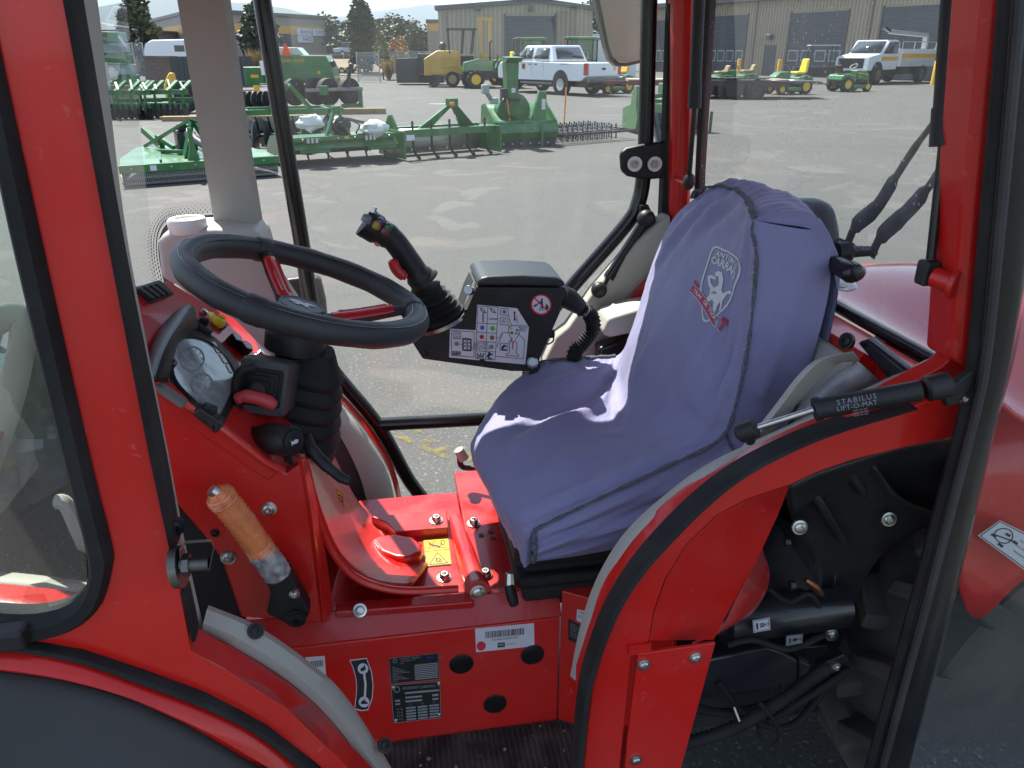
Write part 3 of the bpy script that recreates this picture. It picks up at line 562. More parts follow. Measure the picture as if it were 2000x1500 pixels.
# --- box scraper
a, b_ = G(786, 314), G(974, 299); W0 = (b_-a).length
R_ = empty('box_scraper', 'green box scraper with bent black ripper shanks and a tall A-frame', 'scraper', a, yaw(a, b_))
for x in (0, W0-.03): pb('side_plate', GRN, lambda b: b.prism([(x, -.1, .03), (x, -.1, .48), (x, .9, .48), (x, .95, .03)], (.03, 0, 0)), R_, .004)
pb('shank_beam', GRN, lambda b: b.b2((.03, .08, .36), (W0-.03, .2, .48)), R_, .01)
pb('rear_blade', mat('worn_blade', (0.35, 0.35, 0.33), .35, metal=.5), lambda b: b.grid([[V((x, y, z)) for x in (.03, W0-.03)] for y, z in ((.72, .02), (.62, .15), (.62, .3), (.7, .44))]), R_, solid=.02)
pb('blade_beam', GRN, lambda b: b.b2((.03, .7, .36), (W0-.03, .85, .48)), R_)
for i in range(5):
    x = .28+i*(W0-.5)/4
    pb('ripper_shank', BL, lambda b: b.tube(crv([V((x, .12, .62)), V((x, .12, .3)), V((x, .10, .15)), V((x, -.02, .05)), V((x, -.12, .03))], 3), .032, 6, flat=.5), R_)
    pb('wear_tip', SIL, lambda b: b.add([V((x+.17, .60, .05)), V((x+.23, .60, .05)), V((x+.21, .60, .13))], [(0, 1, 2)]), R_, solid=.01)
xm = W0*.57; hm = .84
pb('mast_leg', GRN, lambda b: b.prism([(xm-.02, .3, hm), (xm+.08, .3, hm), (xm-.35, .35, .47), (xm-.6, .35, .47)], (0, .05, 0)), R_); pb('mast_leg', GRN2, lambda b: b.prism([(xm, .22, hm), (xm+.12, .22, hm), (xm+.52, .3, .47), (xm+.22, .3, .47)], (0, .05, 0)), R_)
pb('mast_head', GRN, lambda b: b.b2((xm-.03, .2, hm-.05), (xm+.13, .38, hm+.11)), R_, .01); pb('mast_pin', ORNG, lambda b: b.ball((xm, .19, hm+.02), .045, 6), R_); pb('decal', LABW, lambda b: b.b2((-.001+.05, -.101, .33), (.2, -.1, .42)), R_)
# --- snow blower
a, b_ = G(966, 290), G(1092, 284); W0 = 1.85
R_ = empty('snow_blower', 'green rear snow blower with a tall upright discharge chute', 'snow blower', a, yaw(a, b_)); R_.scale = (.72, .78, .78)
pb('cutting_blade', GRN, lambda b: b.prism([(0, 0, .2), (0, -.06, .35), (0, 0, .55), (0, .06, .55), (0, .0, .35), (0, .06, .2)], (W0, 0, 0)), R_)
pb('blade_edge', BL, lambda b: b.b2((.05, .02, .02), (W0-.05, .05, .2)), R_)
for x in (0.02, W0-.02): pb('side_plate', GRN, lambda b: b.prism([(x, .05, .1), (x, .05, .6), (x, .7, 1.0), (x, .95, .95), (x, 1.0, .4), (x, .8, .1)], (.03, 0, 0)), R_)
pb('hood', GRN, lambda b: b.grid([[V((x, y, z)) for x in (.02, W0)] for y, z in ((.06, .56), (.35, .62), (.7, .80), (.95, .95), (1.0, .4))]), R_, solid=.02)
pb('impeller_housing', GRN, lambda b: b.lathe((W0*.42, .55, .78), (0, -1, -.1), [(.48, -.2), (.48, .06), (.44, .07), (.2, .08)], 26), R_)
pb('chute', GRN, lambda b: b.prism([(W0*.30, .4, 1.1), (W0*.46, .4, 1.1), (W0*.48, .4, 1.95), (W0*.28, .4, 1.95)], (0, .28, 0)), R_, .02); pb('chute_cap', GRN, lambda b: b.prism([(W0*.26, .34, 1.95), (W0*.50, .34, 1.95), (W0*.50, .2, 2.05), (W0*.26, .2, 2.05)], (0, .4, .02)), R_)
pb('hitch_mast', GRN, lambda b: b.prism([(W0*.66, .25, .6), (W0*.88, .25, .6), (W0*.88, .25, 1.28), (W0*.76, .25, 1.28)], (0, .12, 0)), R_, .01); pb('decal', LABW, lambda b: b.b2((W0*.80, .245, .85), (W0*.86, .249, 1.1)), R_)
pb('brace', GRN, lambda b: (b.beam((W0*.5, .3, .6), (W0*.25, .6, .85), .08, .04), b.beam((W0*.45, .1, .58), (W0*.62, .35, .62), .1, .06)), R_)
pb('drive_shaft', mat('grey_shaft', (0.3, 0.3, 0.3), .4), lambda b: (b.cyl((W0*.02, .3, 1.12), (-.25, .05, 1.36), .06), b.box((-.22, .06, 1.36), (.18, .16, .2)), b.box((W0*.06, .3, 1.08), (.2, .2, .14))), R_, .02)
pb('marker_rod', ORNG, lambda b: b.cyl((W0*.29, .2, .6), (W0*.24, .2, 1.12), .018), R_); pb('stand_leg', GRN, lambda b: b.beam((W0*.72, -.1, .55), (W0*.72, -.1, 0), .05, .05), R_)
for i in range(6): pb('skid_tip', SIL, lambda b: b.add([V((.25+i*.26, .0, .12)), V((.30+i*.26, .0, .06)), V((.22+i*.26, .0, .06))], [(0, 1, 2)]), R_, solid=.01)
o = pb('marker_stake', ORNG, lambda b: b.tube([(0, 0, 0), (.04, 0, 1.0)], .018, 6), None); o.location = gd(1100, 17.6); tag(o, 'thin orange marker rod standing beside the snow blower', 'stake')
pb('hose', HOS, lambda b: b.tube(crv([V((W0*.3, .38, 1.15)), V((W0*.18, .2, 1.1)), V((W0*.2, .1, .8)), V((W0*.35, .15, .65))], 5), .016, 6), R_); pb('chute_ring', BL, lambda b: b.lathe((W0*.38, .54, 1.06), (0, 0, 1), [(.26, 0), (.26, .06), (.2, .06)], 18), R_); pb('chute_motor', BL, lambda b: b.b2((W0*.2, .34, 1.05), (W0*.29, .5, 1.35)), R_, .01)
for x in (.1, .45, .8, 1.15, 1.5, 1.75): pb('bolt_head', SIL, lambda b: b.ball((x, -.05, .42), .018, 6), R_)
pb('decal', LABW, lambda b: b.b2((W0*.36, .395, 1.25), (W0*.42, .399, 1.36)), R_)
# --- spike harrow
a, b_ = G(1098, 284), G(1240, 272); W0 = (b_-a).length
R_ = empty('spike_harrow', 'black spring tooth harrow lying flat right of the snow blower', 'harrow', a, yaw(a, b_)); R_.scale = (1, 1, .8)
pb('side_rail', BL, lambda b: (b.b2((0, 0, .2), (W0, .05, .25)), b.b2((0, 1.2, .2), (W0, 1.25, .25)), b.b2((0, .6, .2), (W0, .65, .25)), b.b2((0, 0, .19), (.05, 1.25, .26)), b.b2((W0-.05, 0, .19), (W0, 1.25, .26))), R_)
for i in range(12): pb('cross_bar', DSC if i % 3 == 0 else BL, lambda b: (b.cyl((.1+i*.13, .0, .28), (.1+i*.13, 1.25, .30), .02, n=6), [b.beam((.1+i*.13, .1+k*.22, .05), (.1+i*.13, .12+k*.22, .42), .022, .022) for k in range(5)]), R_)
pb('cross_rail', SIL, lambda b: (b.b2((0, .3, .33), (W0, .33, .36)), b.b2((0, .85, .33), (W0, .88, .36))), R_)
# --- flail mower right of it, half behind the mirror post
R_ = empty('flail_mower', 'green flail mower half hidden by the far red post', 'mower', G(1240, 262), rad(2))
pb('side_plate', GRN, lambda b: b.prism([(0, 0, .05), (0, -.1, .35), (0, .05, .6), (.0, .05, 1.0), (.0, .25, 1.0), (0, .4, .6), (0, .9, .5), (0, .9, .05)], (.25, 0, 0)), R_)
pb('hood', GRN, lambda b: b.prism([(.2, 0, .3), (.2, .1, .62), (.2, .4, .75), (.2, .9, .55), (.2, .9, .1)], (1.5, 0, 0)), R_)
pb('side_plate', GRN, lambda b: b.prism([(1.7, 0, .1), (1.7, 0, .5), (1.7, .3, .85), (1.7, .9, .5), (1.7, .9, .1)], (.04, 0, 0)), R_); pb('rotor', BL, lambda b: b.cyl((.2, .1, .25), (1.7, .1, .25), .2), R_)
pb('gearbox', GRN2, lambda b: (b.b2((.7, .2, .7), (1.2, .6, 1.05)), b.beam((.7, .3, .8), (.3, .3, .75), .1, .1)), R_, .03); pb('stand_leg', GRN, lambda b: b.beam((1.85, .1, .45), (1.85, .1, 0), .05, .05), R_); pb('hitch_cap', YELP, lambda b: b.box((.85, .3, 1.08), (.2, .14, .08)), R_)
# --- grain drill with its wheels
a, b_ = G(516, 226), G(740, 224); W0 = (b_-a).length
R_ = empty('seed_drill', 'large green seed drill with four tyres and an orange warning triangle', 'seed drill', gd(508, 26.5), rad(-9.5)+rad(3)); R_.scale = (.86, 1, .92)
pb('hopper', GRN, lambda b: b.prism([(.2, .4, .95), (.2, .4, 1.75), (2.55, .4, 1.72), (2.75, .4, 1.35), (2.85, .4, .75), (2.3, .4, .75)], (0, 1.2, 0)), R_, .02)
pb('hopper_lid', mat('pale_lid', (.4, .5, .42), .35), lambda b: b.prism([(.35, .5, 1.74), (.55, .5, 2.0), (1.5, .5, 1.98), (1.75, .5, 1.73)], (0, .9, 0)), R_, .02); pb('end_box', GRN, lambda b: b.b2((-.6, .5, .75), (.15, 1.5, 1.35)), R_, .02); pb('side_box', GRN, lambda b: b.prism([(1.75, .3, 1.0), (1.95, .3, 1.35), (2.5, .3, 1.33), (2.75, .3, .95), (2.5, .3, .7)], (0, .12, 0)), R_, .02)
b = MB(); b.flat(text('JOHN DEERE'), V((1.3, .385, 1.55)), (1, 0, 0), (0, 0, 1), .16); b.build('lettering', YELP, R_)
pb('decal', YELP, lambda b: (b.b2((2.22, .285, 1.12), (2.32, .292, 1.22)), b.b2((-.35, .49, 1.0), (-.05, .497, 1.1))), R_)
pb('warning_triangle', SMV, lambda b: b.prism([(.93, .37, 1.72), (1.27, .37, 1.72), (1.13, .37, 2.12), (1.07, .37, 2.12)], (0, .02, 0)), R_)
pb('step_board', DSC, lambda b: b.b2((.1, -.1, .78), (1.5, .35, .82)), R_)
pb('white_bucket', WHT, lambda b: (b.cyl((.35, .1, 1.1), (.35, .1, 1.55), .17, .19),), R_)
for i, x in enumerate((1.35, 1.9, 2.6, 3.15)): wheel(R_, (x+(.2 if i % 2 else 0), .0 if i % 2 == 0 else .25, .55), .46, .3, (.72, -.69, 0), BL)
for i in range(9): pb('disc', DSC if i % 2 else BL, lambda b: b.lathe((-.75+i*.2, .1, .3), (.9, -.43, 0), [(.28, -.004), (.27, .02), (.05, .04)], 16), R_)
pb('drawbar', DSC, lambda b: (b.beam((1.9, -.6, .62), (3.9, -.2, .66), .12, .1), b.beam((2.9, .3, .6), (3.9, -.1, .64), .1, .1)), R_); pb('hitch_post', GRN, lambda b: (b.b2((3.75, -.25, .05), (3.9, -.1, .72)), b.beam((3.1, -.2, .1), (3.85, -.2, .12), .1, .12), b.box((2.55, -.45, .62), (.3, .3, .3))), R_, .01); pb('jack', BL, lambda b: (b.beam((3.35, -.25, .66), (3.55, -.25, 1.35), .12, .12), b.ball((3.58, -.25, 1.4), .1, 6), b.ball((2.75, .6, 1.45), .13, 6)), R_)
for i, (u, v, l, rz) in enumerate(((742, 222, 3.2, 2), (620, 236, 2.0, 4))):
    o = MB().b2((-l, -.1, 0), (0, .1, .16)).build('timber_baulk', WOOD, None, .01); o.location = G(u+12*(1-i), v); o.rotation_euler = (0, 0, rad(rz)); tag(o, ('long timber baulk under the seed drill drawbar', 'grey timber kerb lying left of the long baulk')[i], 'timber')
# --- row of cultivators, wrapped stack, stands
R0 = None
for i, (u, v) in enumerate(((196, 233), (270, 231))):
    R_ = empty('roller_cultivator', ('left', 'right')[i]+' one of two green roller cultivators parked before the brown block enclosure', 'cultivator', G(u, v), rad(-8), 'cultivators by the enclosure')
    pb('beam', GRN, lambda b: (b.b2((0, 0, .62), (1.45, .12, .74)), b.b2((0, .7, .4), (1.45, .8, .5)), b.b2((0, -.1, .28), (1.45, -.02, .4))), R_)
    for k in range(4): pb('frame_arm', GRN, lambda b: (b.beam((.15+k*.38, .0, .7), (.32+k*.38, .4, .95), .12, .06), b.beam((.25+k*.38, .0, .75), (.05+k*.38+.03*(k%3), .3, .98-.06*(k%2)), .05, .05), b.beam((.2+k*.38, -.06, .62), (.2+k*.38, -.06, .3), .06, .05)), R_)
    for k in range(9): pb('roller_ring', BL, lambda b: b.lathe((.08+k*.16, -.05, .2), (1, 0, 0), [(.2, -.02), (.2, .02), (.1, .02)], 14), R_)
    for k in range(5): pb('pin', SIL, lambda b: b.ball((.15+k*.28, -.14, .26), .03, 6), R_)
for i, (u, v, uu, vv) in enumerate(((226, 232, 206, 122), (285, 229, 265, 168), (346, 226, 332, 160))):
    p = G(u, v); q = pt(uu, vv, FH.dot(p)); o = MB().tube([V((0, 0, 0)), q-p], .035, 8).build('steel_pole', GALV); o.location = p; tag(o, ('tall leaning steel pole at the left of the cultivators', 'shorter steel pole between the cultivators', 'steel pole beside the yellow bollard')[i], 'pole')
R_ = empty('wrapped_mower_stack', 'upright green mower decks wrapped in clear plastic behind the cultivators', 'pallet', gd(205, 28), rad(-9.5)); R_.scale = (.82, .9, .88)
hz_ = [pt(230, v, 28).z for v in (94, 120, 140, 168)]
for k in range(5): pb('mower_deck', GRN if k % 2 == 0 else mat('film_grey%d' % k, (.30, .36, .33), .25, var=.3, vs=5), lambda b: b.prism([(0, 0, .75+k*.38), (1.05+.06*(4-k), 0, .75+k*.38), (1.0+.06*(4-k), .1, 1.1+k*.38), (.0, .1, 1.12+k*.38)], (0, .8, 0)), R_, .03)
pb('plastic_wrap', BAG, lambda b: bag(b, (.55, -.05, 1.15), .22), R_, ang=20); pb('wrap_edge', BAG, lambda b: b.prism([(1.08, -.02, 2.45), (1.15, -.02, 2.5), (1.4, -.02, 2.1), (1.38, -.02, 1.95)], (0, .02, 0)), R_)
pb('pallet_base', WOOD, lambda b: (b.b2((0, 0, 0), (1.3, .9, .12)), b.b2((.1, .05, .12), (1.2, .85, .7))), R_)
def bollard(u, d, h, lb, r=.08):
    o = MB().lathe((0, 0, 0), (0, 0, 1), [(r*1.05, 0), (r, .02), (r, h-.06), (r*.8, h-.01), (0, h)], 14).build('bollard', YELP); o.location = gd(u, d); tag(o, lb, 'bollard', 'yellow bollards')
bollard(343, 33, pt(343, 142, 33).z, 'yellow bollard before the slatted gate left of the duct', .12); bollard(503, 34, pt(503, 140, 34).z, 'yellow bollard just left of the black door frame', .12)
for i, (u, v, d) in enumerate(((1302, 112, 60), (1441, 119, 58), (1519, 121, 54), (1822, 115, 46))): bollard(u, d, 1.25, ('yellow bollard seen between the two posts of the far door', 'yellow bollard by the leftmost visible bay door', 'yellow bollard right of the small side door', 'yellow bollard right of the service truck')[i], .14)
o = MB().tube(crv([V((0, 0, 0)), V((.02, 0, .5)), V((.2, 0, .85)), V((.3, 0, .95))], 4), .09, 8, flat=.4).build('yellow_guard', YEL2); o.location = gd(326, 31.5); tag(o, 'curved yellow plastic guard beside the left bollard', 'guard')
wheel_o = empty('tyre_stack', 'black implement tyre standing at the right end of the cultivators', 'tyre', gd(364, 24.6)); wheel(wheel_o, (0, 0, .45), .45, .35, (.5, -.86, 0), BL)
o = pb('timber_block', WOOD, lambda b: b.b2((-.6, -.12, 0), (.6, .12, .12)), None, .01); o.location = G(364, 236); tag(o, 'short timber block lying by the steel pole', 'timber')
R_ = empty('covered_trailer', 'white dome topped trailer behind the brown block enclosure', 'trailer', gd(290, 50), rad(-9.5)); pb('body', WPT, lambda b: b.prism([(0, 0, .5), (0, 0, 1.7), (.15, 0, 2.15), (.6, 0, 2.35), (3.6, 0, 2.4), (3.8, 0, .5)], (0, 1.9, 0)), R_, .12, seg=3); pb('window', WGL, lambda b: b.b2((1.9, -.01, 1.7), (2.5, .02, 2.05)), R_, .0); wheel(R_, (1.2, .0, .35), .35, .22)
# --- vehicles
def pickup(R_):
    # x forward 0..6.1 (rear to nose), y half width .98, seen from its left rear
    side = [(0, .75), (0, 1.28), (2.0, 1.30), (2.02, 1.36), (2.35, 1.93), (2.7, 1.98), (3.9, 1.98), (4.15, 1.9), (4.75, 1.36), (5.9, 1.25), (6.05, 1.05), (6.05, .6), (5.3, .55), (.3, .58)]
    pb('body', WPT, lambda b: b.prism([(x, -.98, z) for x, z in side[:3]+[(4.75, 1.36)]+side[9:]], (0, 1.96, 0)), R_, .05, seg=3)
    b = MB(); lo = [(2.02, 1.33), (4.80, 1.35)]; b.add([V((2.02, -.95, 1.32)), V((4.85, -.95, 1.34)), V((4.1, -.80, 1.95)), V((2.35, -.80, 1.95)), V((2.02, .95, 1.32)), V((4.85, .95, 1.34)), V((4.1, .80, 1.95)), V((2.35, .80, 1.95))], [(0, 1, 2, 3), (7, 6, 5, 4), (1, 5, 6, 2), (0, 3, 7, 4), (3, 2, 6, 7)]); b.build('cab', WPT, R_, .05)
    for x0, x1, t0, t1 in ((2.42, 3.42, .06, .12), (3.55, 4.0, .0, .0), (4.03, 4.6, .0, .38)):
        pb('side_window', WGL, lambda b: b.add([V((x0+.0, -.955, 1.42)), V((x1, -.955, 1.42)), V((x1-t1, -.835, 1.84)), V((x0+t0*.6, -.835, 1.84))], [(0, 1, 2, 3)]), R_, solid=.012)
    pb('rear_window', WGL, lambda b: b.add([V((2.04, -.75, 1.42)), V((2.04, .75, 1.42)), V((2.28, .68, 1.86)), V((2.28, -.68, 1.86))], [(0, 1, 2, 3)]), R_, solid=.02)
    pb('windscreen', WGL, lambda b: b.add([V((4.75, -.82, 1.42)), V((4.75, .82, 1.42)), V((4.22, .74, 1.88)), V((4.22, -.74, 1.88))], [(0, 1, 2, 3)]), R_, solid=.02)
    pb('tailgate', WPT, lambda b: b.b2((-.03, -.80, .78), (.0, .80, 1.27)), R_, .02)
    for s_ in (-1, 1): pb('tail_lamp', REDL, lambda b: b.b2((-.035, s_*.97-.12*(s_ > 0), .82), (.12, s_*.97+.12*(s_ < 0), 1.27)), R_, .01); pb('tail_side', REDL, lambda b: b.b2((-.02, s_*.985-.01, .82), (.1, s_*.985+.01, 1.27)), R_)
    pb('bumper', DSC, lambda b: b.b2((-.14, -.9, .52), (.02, .9, .72)), R_, .03); pb('badge', BL, lambda b: b.ball((-.04, 0, 1.05), .1, 8, (.1, 1.2, .5)), R_)
    for x in (1.55, 5.0):
        for s_ in (-1, 1): wheel(R_, (x, s_*.86, .42), .42, .3, (0, 1, 0), SIL)
        pb('wheel_arch', BL, lambda b: b.lathe((x, -.985, .5), (0, -1, 0), [(.5, -.02), (.5, .008), (.40, .008)], 24), R_)
    pb('running_board', DSC, lambda b: b.b2((2.1, -1.0, .42), (4.3, -.82, .5)), R_); pb('door_mirror', BL, lambda b: b.b2((4.35, -1.25, 1.38), (4.5, -.98, 1.62)), R_, .03); pb('door_line', DSC, lambda b: [b.b2((x, -.983, .72), (x+.012, -.979, 1.33)) for x in (2.7, 3.5, 4.62)], R_)
    for x in (3.3, 2.9): pb('door_handle', BL, lambda b: b.b2((x+.25, -.995, 1.18), (x+.42, -.98, 1.22)), R_)
    pb('door_emblem', YELP, lambda b: b.b2((3.95, -.988, .98), (4.22, -.984, 1.24)), R_); pb('emblem_mark', BL, lambda b: b.b2((4.0, -.992, 1.02), (4.17, -.989, 1.2)), R_); pb('tailgate_emblem', YELP, lambda b: b.b2((-.037, .55, .98), (-.033, .68, 1.12)), R_)
    b = MB(); b.flat(text('SUPER DUTY'), V((1.3, -.984, 1.22)), (-1, 0, 0), (0, 0, 1), .09); b.build('lettering', BL, R_)
    pb('underbody', BL, lambda b: b.b2((.2, -.7, .35), (5.8, .7, .6)), R_)
p_rw, p_fw = G(1115, 187), G(1043, 176); d = (p_fw-p_rw)
R_ = empty('pickup_truck', 'white extended cab pickup truck parked behind the snow blower', 'pickup'); pickup(R_)
ry = math.atan2(d.y, d.x)+rad(12); 
def setp(R_, wx_, wy_, p, rz): v = M3.Rotation(rz, 3, 'Z') @ V((wx_, wy_, 0)); R_.location = V(p)-v; R_.rotation_euler = (0, 0, rz)
# yaw so the left side faces the camera: nose away to the left
ry = math.atan2((FH*0.80-RGT*0.60).y, (FH*0.80-RGT*0.60).x); setp(R_, 1.55, .86, G(1098, 186), ry)
R_.scale = (1, 1, 1)
# mirror in y so that the flank with doors is the one in view
for ch in list(R_.children) + [g_ for c_ in R_.children for g_ in c_.children]:
    for v_ in ch.data.vertices: v_.co.y = -v_.co.y
    ch.data.flip_normals()
def ctractor(R_, cab=True, s=1.0):
    pb('hood', GRN, lambda b: b.prism([(1.7, -.33, .75), (1.7, -.33, 1.35), (2.4, -.3, 1.38), (3.2, -.28, 1.22), (3.3, -.28, .75)], (0, .62, 0)), R_, .06); pb('hood_stripe', YELP, lambda b: b.prism([(1.75, -.345, 1.2), (1.75, -.345, 1.27), (3.1, -.30, 1.15), (3.15, -.30, 1.09)], (0, .01, 0)), R_)
    pb('chassis', BL, lambda b: (b.b2((.3, -.25, .45), (3.2, .25, .8)), b.b2((3.2, -.3, .4), (3.4, .3, .7))), R_); pb('fender', GRN, lambda b: [b.prism([(.2, y, .9), (.35, y, 1.3), (.9, y, 1.4), (1.3, y, 1.25), (1.4, y, .9)], (0, .35, 0)) for y in (-.85, .5)], R_, .03)
    for s_ in (-1, 1): wheel(R_, (.75, s_*.72, .62), .62, .36, (0, 1, 0), RIMY, 14); wheel(R_, (2.75, s_*.66, .42), .42, .26, (0, 1, 0), RIMY, 12)
    pb('seat', YEL2, lambda b: (b.b2((.7, -.25, 1.15), (1.2, .25, 1.28)), b.b2((.6, -.25, 1.2), (.75, .25, 1.7))), R_, .05); pb('steering', BL, lambda b: b.tube([(1.5, 0, 1.2), (1.4, 0, 1.55)], .04, 6), R_)
    if cab:
        pb('cab_roof', GRN, lambda b: b.b2((.1, -.65, 2.25), (1.75, .65, 2.42)), R_, .06)
        for x, y in ((.25, -.58), (.25, .58), (1.6, -.58), (1.6, .58)): pb('cab_post', BL, lambda b: b.beam((x, y, 1.1), (x, y, 2.27), .07, .07), R_)
        for y in (-.6, .6): pb('cab_window', QG, lambda b: b.b2((.3, y-.004, 1.2), (1.55, y+.004, 2.25)), R_)
    else:
        pb('roll_bar', BL, lambda b: b.tube([(.5, -.5, 1.0), (.45, -.5, 2.3), (.45, .5, 2.3), (.5, .5, 1.0)], .05, 6), R_); pb('exhaust', BL, lambda b: b.tube([(1.9, .25, 1.3), (1.9, .25, 2.1), (1.8, .25, 2.2)], .05, 6), R_)
QG = glass_mat('cab_glass', (.6, .7, .66), .1)
R1 = empty('compact_tractor', 'green tractor with yellow wheels parked between yellow machine and pickup', 'tractor', group='green tractors'); ctractor(R1, False); ry2 = math.atan2((RGT*-.9-FH*.25).y, (RGT*-.9-FH*.25).x); R1.rotation_euler = (0, 0, ry2); R1.location = gd(1025, 42.5)
R2 = empty('cab_tractor', 'green cabbed tractor behind the bed of the pickup', 'tractor', group='green tractors'); ctractor(R2, True); R2.location = gd(1168, 44); R2.rotation_euler = (0, 0, math.atan2((-RGT).y, (-RGT).x)-.3)
dup(R2, gd(1068, 46), R2.rotation_euler[2]+.2, 'green cabbed tractor whose roof shows above the pickup cab', 'green tractors')
# yellow paving machine
R_ = empty('yellow_loader', 'yellow work machine with black canopy left of the green tractor', 'loader', gd(830, 43), rad(-9.5)+rad(6))
pb('body', CATY, lambda b: b.prism([(0, 0, .55), (0, 0, 1.35), (.7, 0, 1.75), (1.9, 0, 1.75), (1.9, 0, 1.0), (2.35, 0, .95), (2.35, 0, .5), (1.2, 0, .5), (1.1, 0, .6)], (0, 1.5, 0)), R_, .04); pb('side_door', CATY, lambda b: b.b2((.9, -.03, .95), (1.7, .01, 1.6)), R_, .01)
pb('canopy', BL, lambda b: (b.b2((1.2, -.1, 2.72), (2.75, 1.5, 2.8)), [b.beam((x, y, 1.6), (x2, y, 2.74), .07, .07) for x, x2 in ((1.35, 1.3), (2.0, 2.1), (2.5, 2.65)) for y in (0, 1.4)]), R_); wheel(R_, (1.45, -.08, .38), .38, .3, (0, 1, 0), mat('tan_rim', (.4, .25, .12), .6)); wheel(R_, (.5, -.08, .3), .3, .3, (0, 1, 0), BL)
pb('mast', CATY, lambda b: (b.b2((2.9, .3, .4), (3.05, .45, 3.2)), b.b2((3.4, .3, .4), (3.55, .45, 3.2)), b.b2((2.85, .28, 3.15), (3.6, .47, 3.3)), b.b2((2.95, .3, 1.3), (3.5, .4, 1.6))), R_); pb('seat_unit', BL, lambda b: (b.b2((1.95, .4, 1.0), (2.6, 1.0, 1.5)), b.ball((1.0, .4, 1.95), .22, 6), b.b2((2.35, .2, .4), (3.4, 1.2, .9))), R_)
R_ = empty('dumpster', 'dark grey dumpster and container left of the yellow machine', 'dumpster', gd(775, 46), rad(-9.5)); pb('bin', mat('dark_bin', (.06, .065, .065), .6, var=.2), lambda b: b.prism([(0, 0, .1), (0, 0, 1.35), (1.4, 0, 1.4), (1.4, 0, .1)], (0, 1.6, 0)), R_, .02); pb('container', mat('navy_bin', (.02, .03, .05), .5), lambda b: b.b2((1.25, -.25, .5), (2.5, 1.3, 1.6)), R_, .03); pb('chassis', BL, lambda b: b.b2((1.2, -.15, .1), (2.6, 1.2, .45)), R_); pb('reflector', REDL, lambda b: b.b2((1.3, -.26, .52), (2.3, -.255, .57)), R_)
# far parked cars
CARC = [(.45, .46, .47), (.05, .06, .09), (.5, .5, .5), (.12, .16, .22)]
def car(R_, col):
    m = mat('car_paint', col, .25, coat=.5); b = MB(); b.prism([(0, -.88, .4), (0, -.88, .85), (.9, -.88, .95), (3.3, -.88, .92), (4.3, -.88, .8), (4.4, -.88, .4)], (0, 1.76, 0)); b.build('body', m, R_, .08)
    b = MB(); b.add([V(p) for p in ((.7, -.8, .93), (3.4, -.8, .93), (2.7, -.65, 1.48), (1.1, -.65, 1.48), (.7, .8, .93), (3.4, .8, .93), (2.7, .65, 1.48), (1.1, .65, 1.48))], [(0, 1, 2, 3), (7, 6, 5, 4), (1, 5, 6, 2), (0, 3, 7, 4), (3, 2, 6, 7)]); b.build('cabin', WGL, R_, .05); pb('roof', m, lambda b: b.b2((1.1, -.64, 1.47), (2.7, .64, 1.52)), R_, .02)
    for x in (.85, 3.5):
        for s_ in (-1, 1): wheel(R_, (x, s_*.8, .32), .32, .2)
for i, (u, d, rz) in enumerate(((655, 100, 10), (690, 98, 5), (830, 66, 60), (850, 62, 30))):
    R_ = empty('parked_car', ('grey car far off at the corner of the striped building', 'dark car far off behind the privacy fence', 'pale car behind the wire fence by the orange tree', 'dark blue car beside the corner of the gabled workshop')[i], 'car', gd(u, d) + V((0, 0, 1.2 if i < 2 else 0)), rad(rz), 'far parked cars'); car(R_, CARC[i])
R_ = empty('white_container', 'white container standing between the two workshops', 'container', gd(1152, 58), rad(-9.5)); pb('box', WPT, lambda b: b.b2((0, 0, 0), (3.2, 2.2, pt(1170, 66, 58).z)), R_, .02); pb('corner_post', FRM, lambda b: b.b2((-.03, -.03, 0), (.1, .1, 3.2)), R_)
# flatbed trailers
def trailer(R_, l, red=True):
    pb('deck', mat('deck_boards', (.30, .25, .19), .8, var=.3, vs=4), lambda b: b.b2((0, -.95, .62), (l, .95, .70)), R_); pb('frame', mat('trailer_red', (.14, .02, .02), .5) if red else BL, lambda b: (b.b2((0, -1.0, .48), (l, -.95, .66)), b.b2((0, .95, .48), (l, 1.0, .66)), b.b2((-.9, -.1, .5), (0, .1, .62))), R_)
    for x in (l*.48, l*.48+.85):
        for s_ in (-1, 1): wheel(R_, (x, s_*1.08, .36), .36, .22, (0, 1, 0), BL)
        pb('mudguard', BL, lambda b: b.b2((x-.42, -1.2, .74), (x+.42, -.97, .78)), R_, .02)
    pb('ramp', DSC, lambda b: b.add([V((l, -.9, .66)), V((l+1.3, -.9, .60)), V((l+1.3, .9, .60)), V((l, .9, .66))], [(0, 1, 2, 3)]), R_, solid=.06)
R_ = empty('flatbed_trailer', 'long low flatbed trailer hitched behind the white pickup', 'trailer', gd(1222, 33.4), rad(-9.5)+rad(-4)); trailer(R_, 6.2)
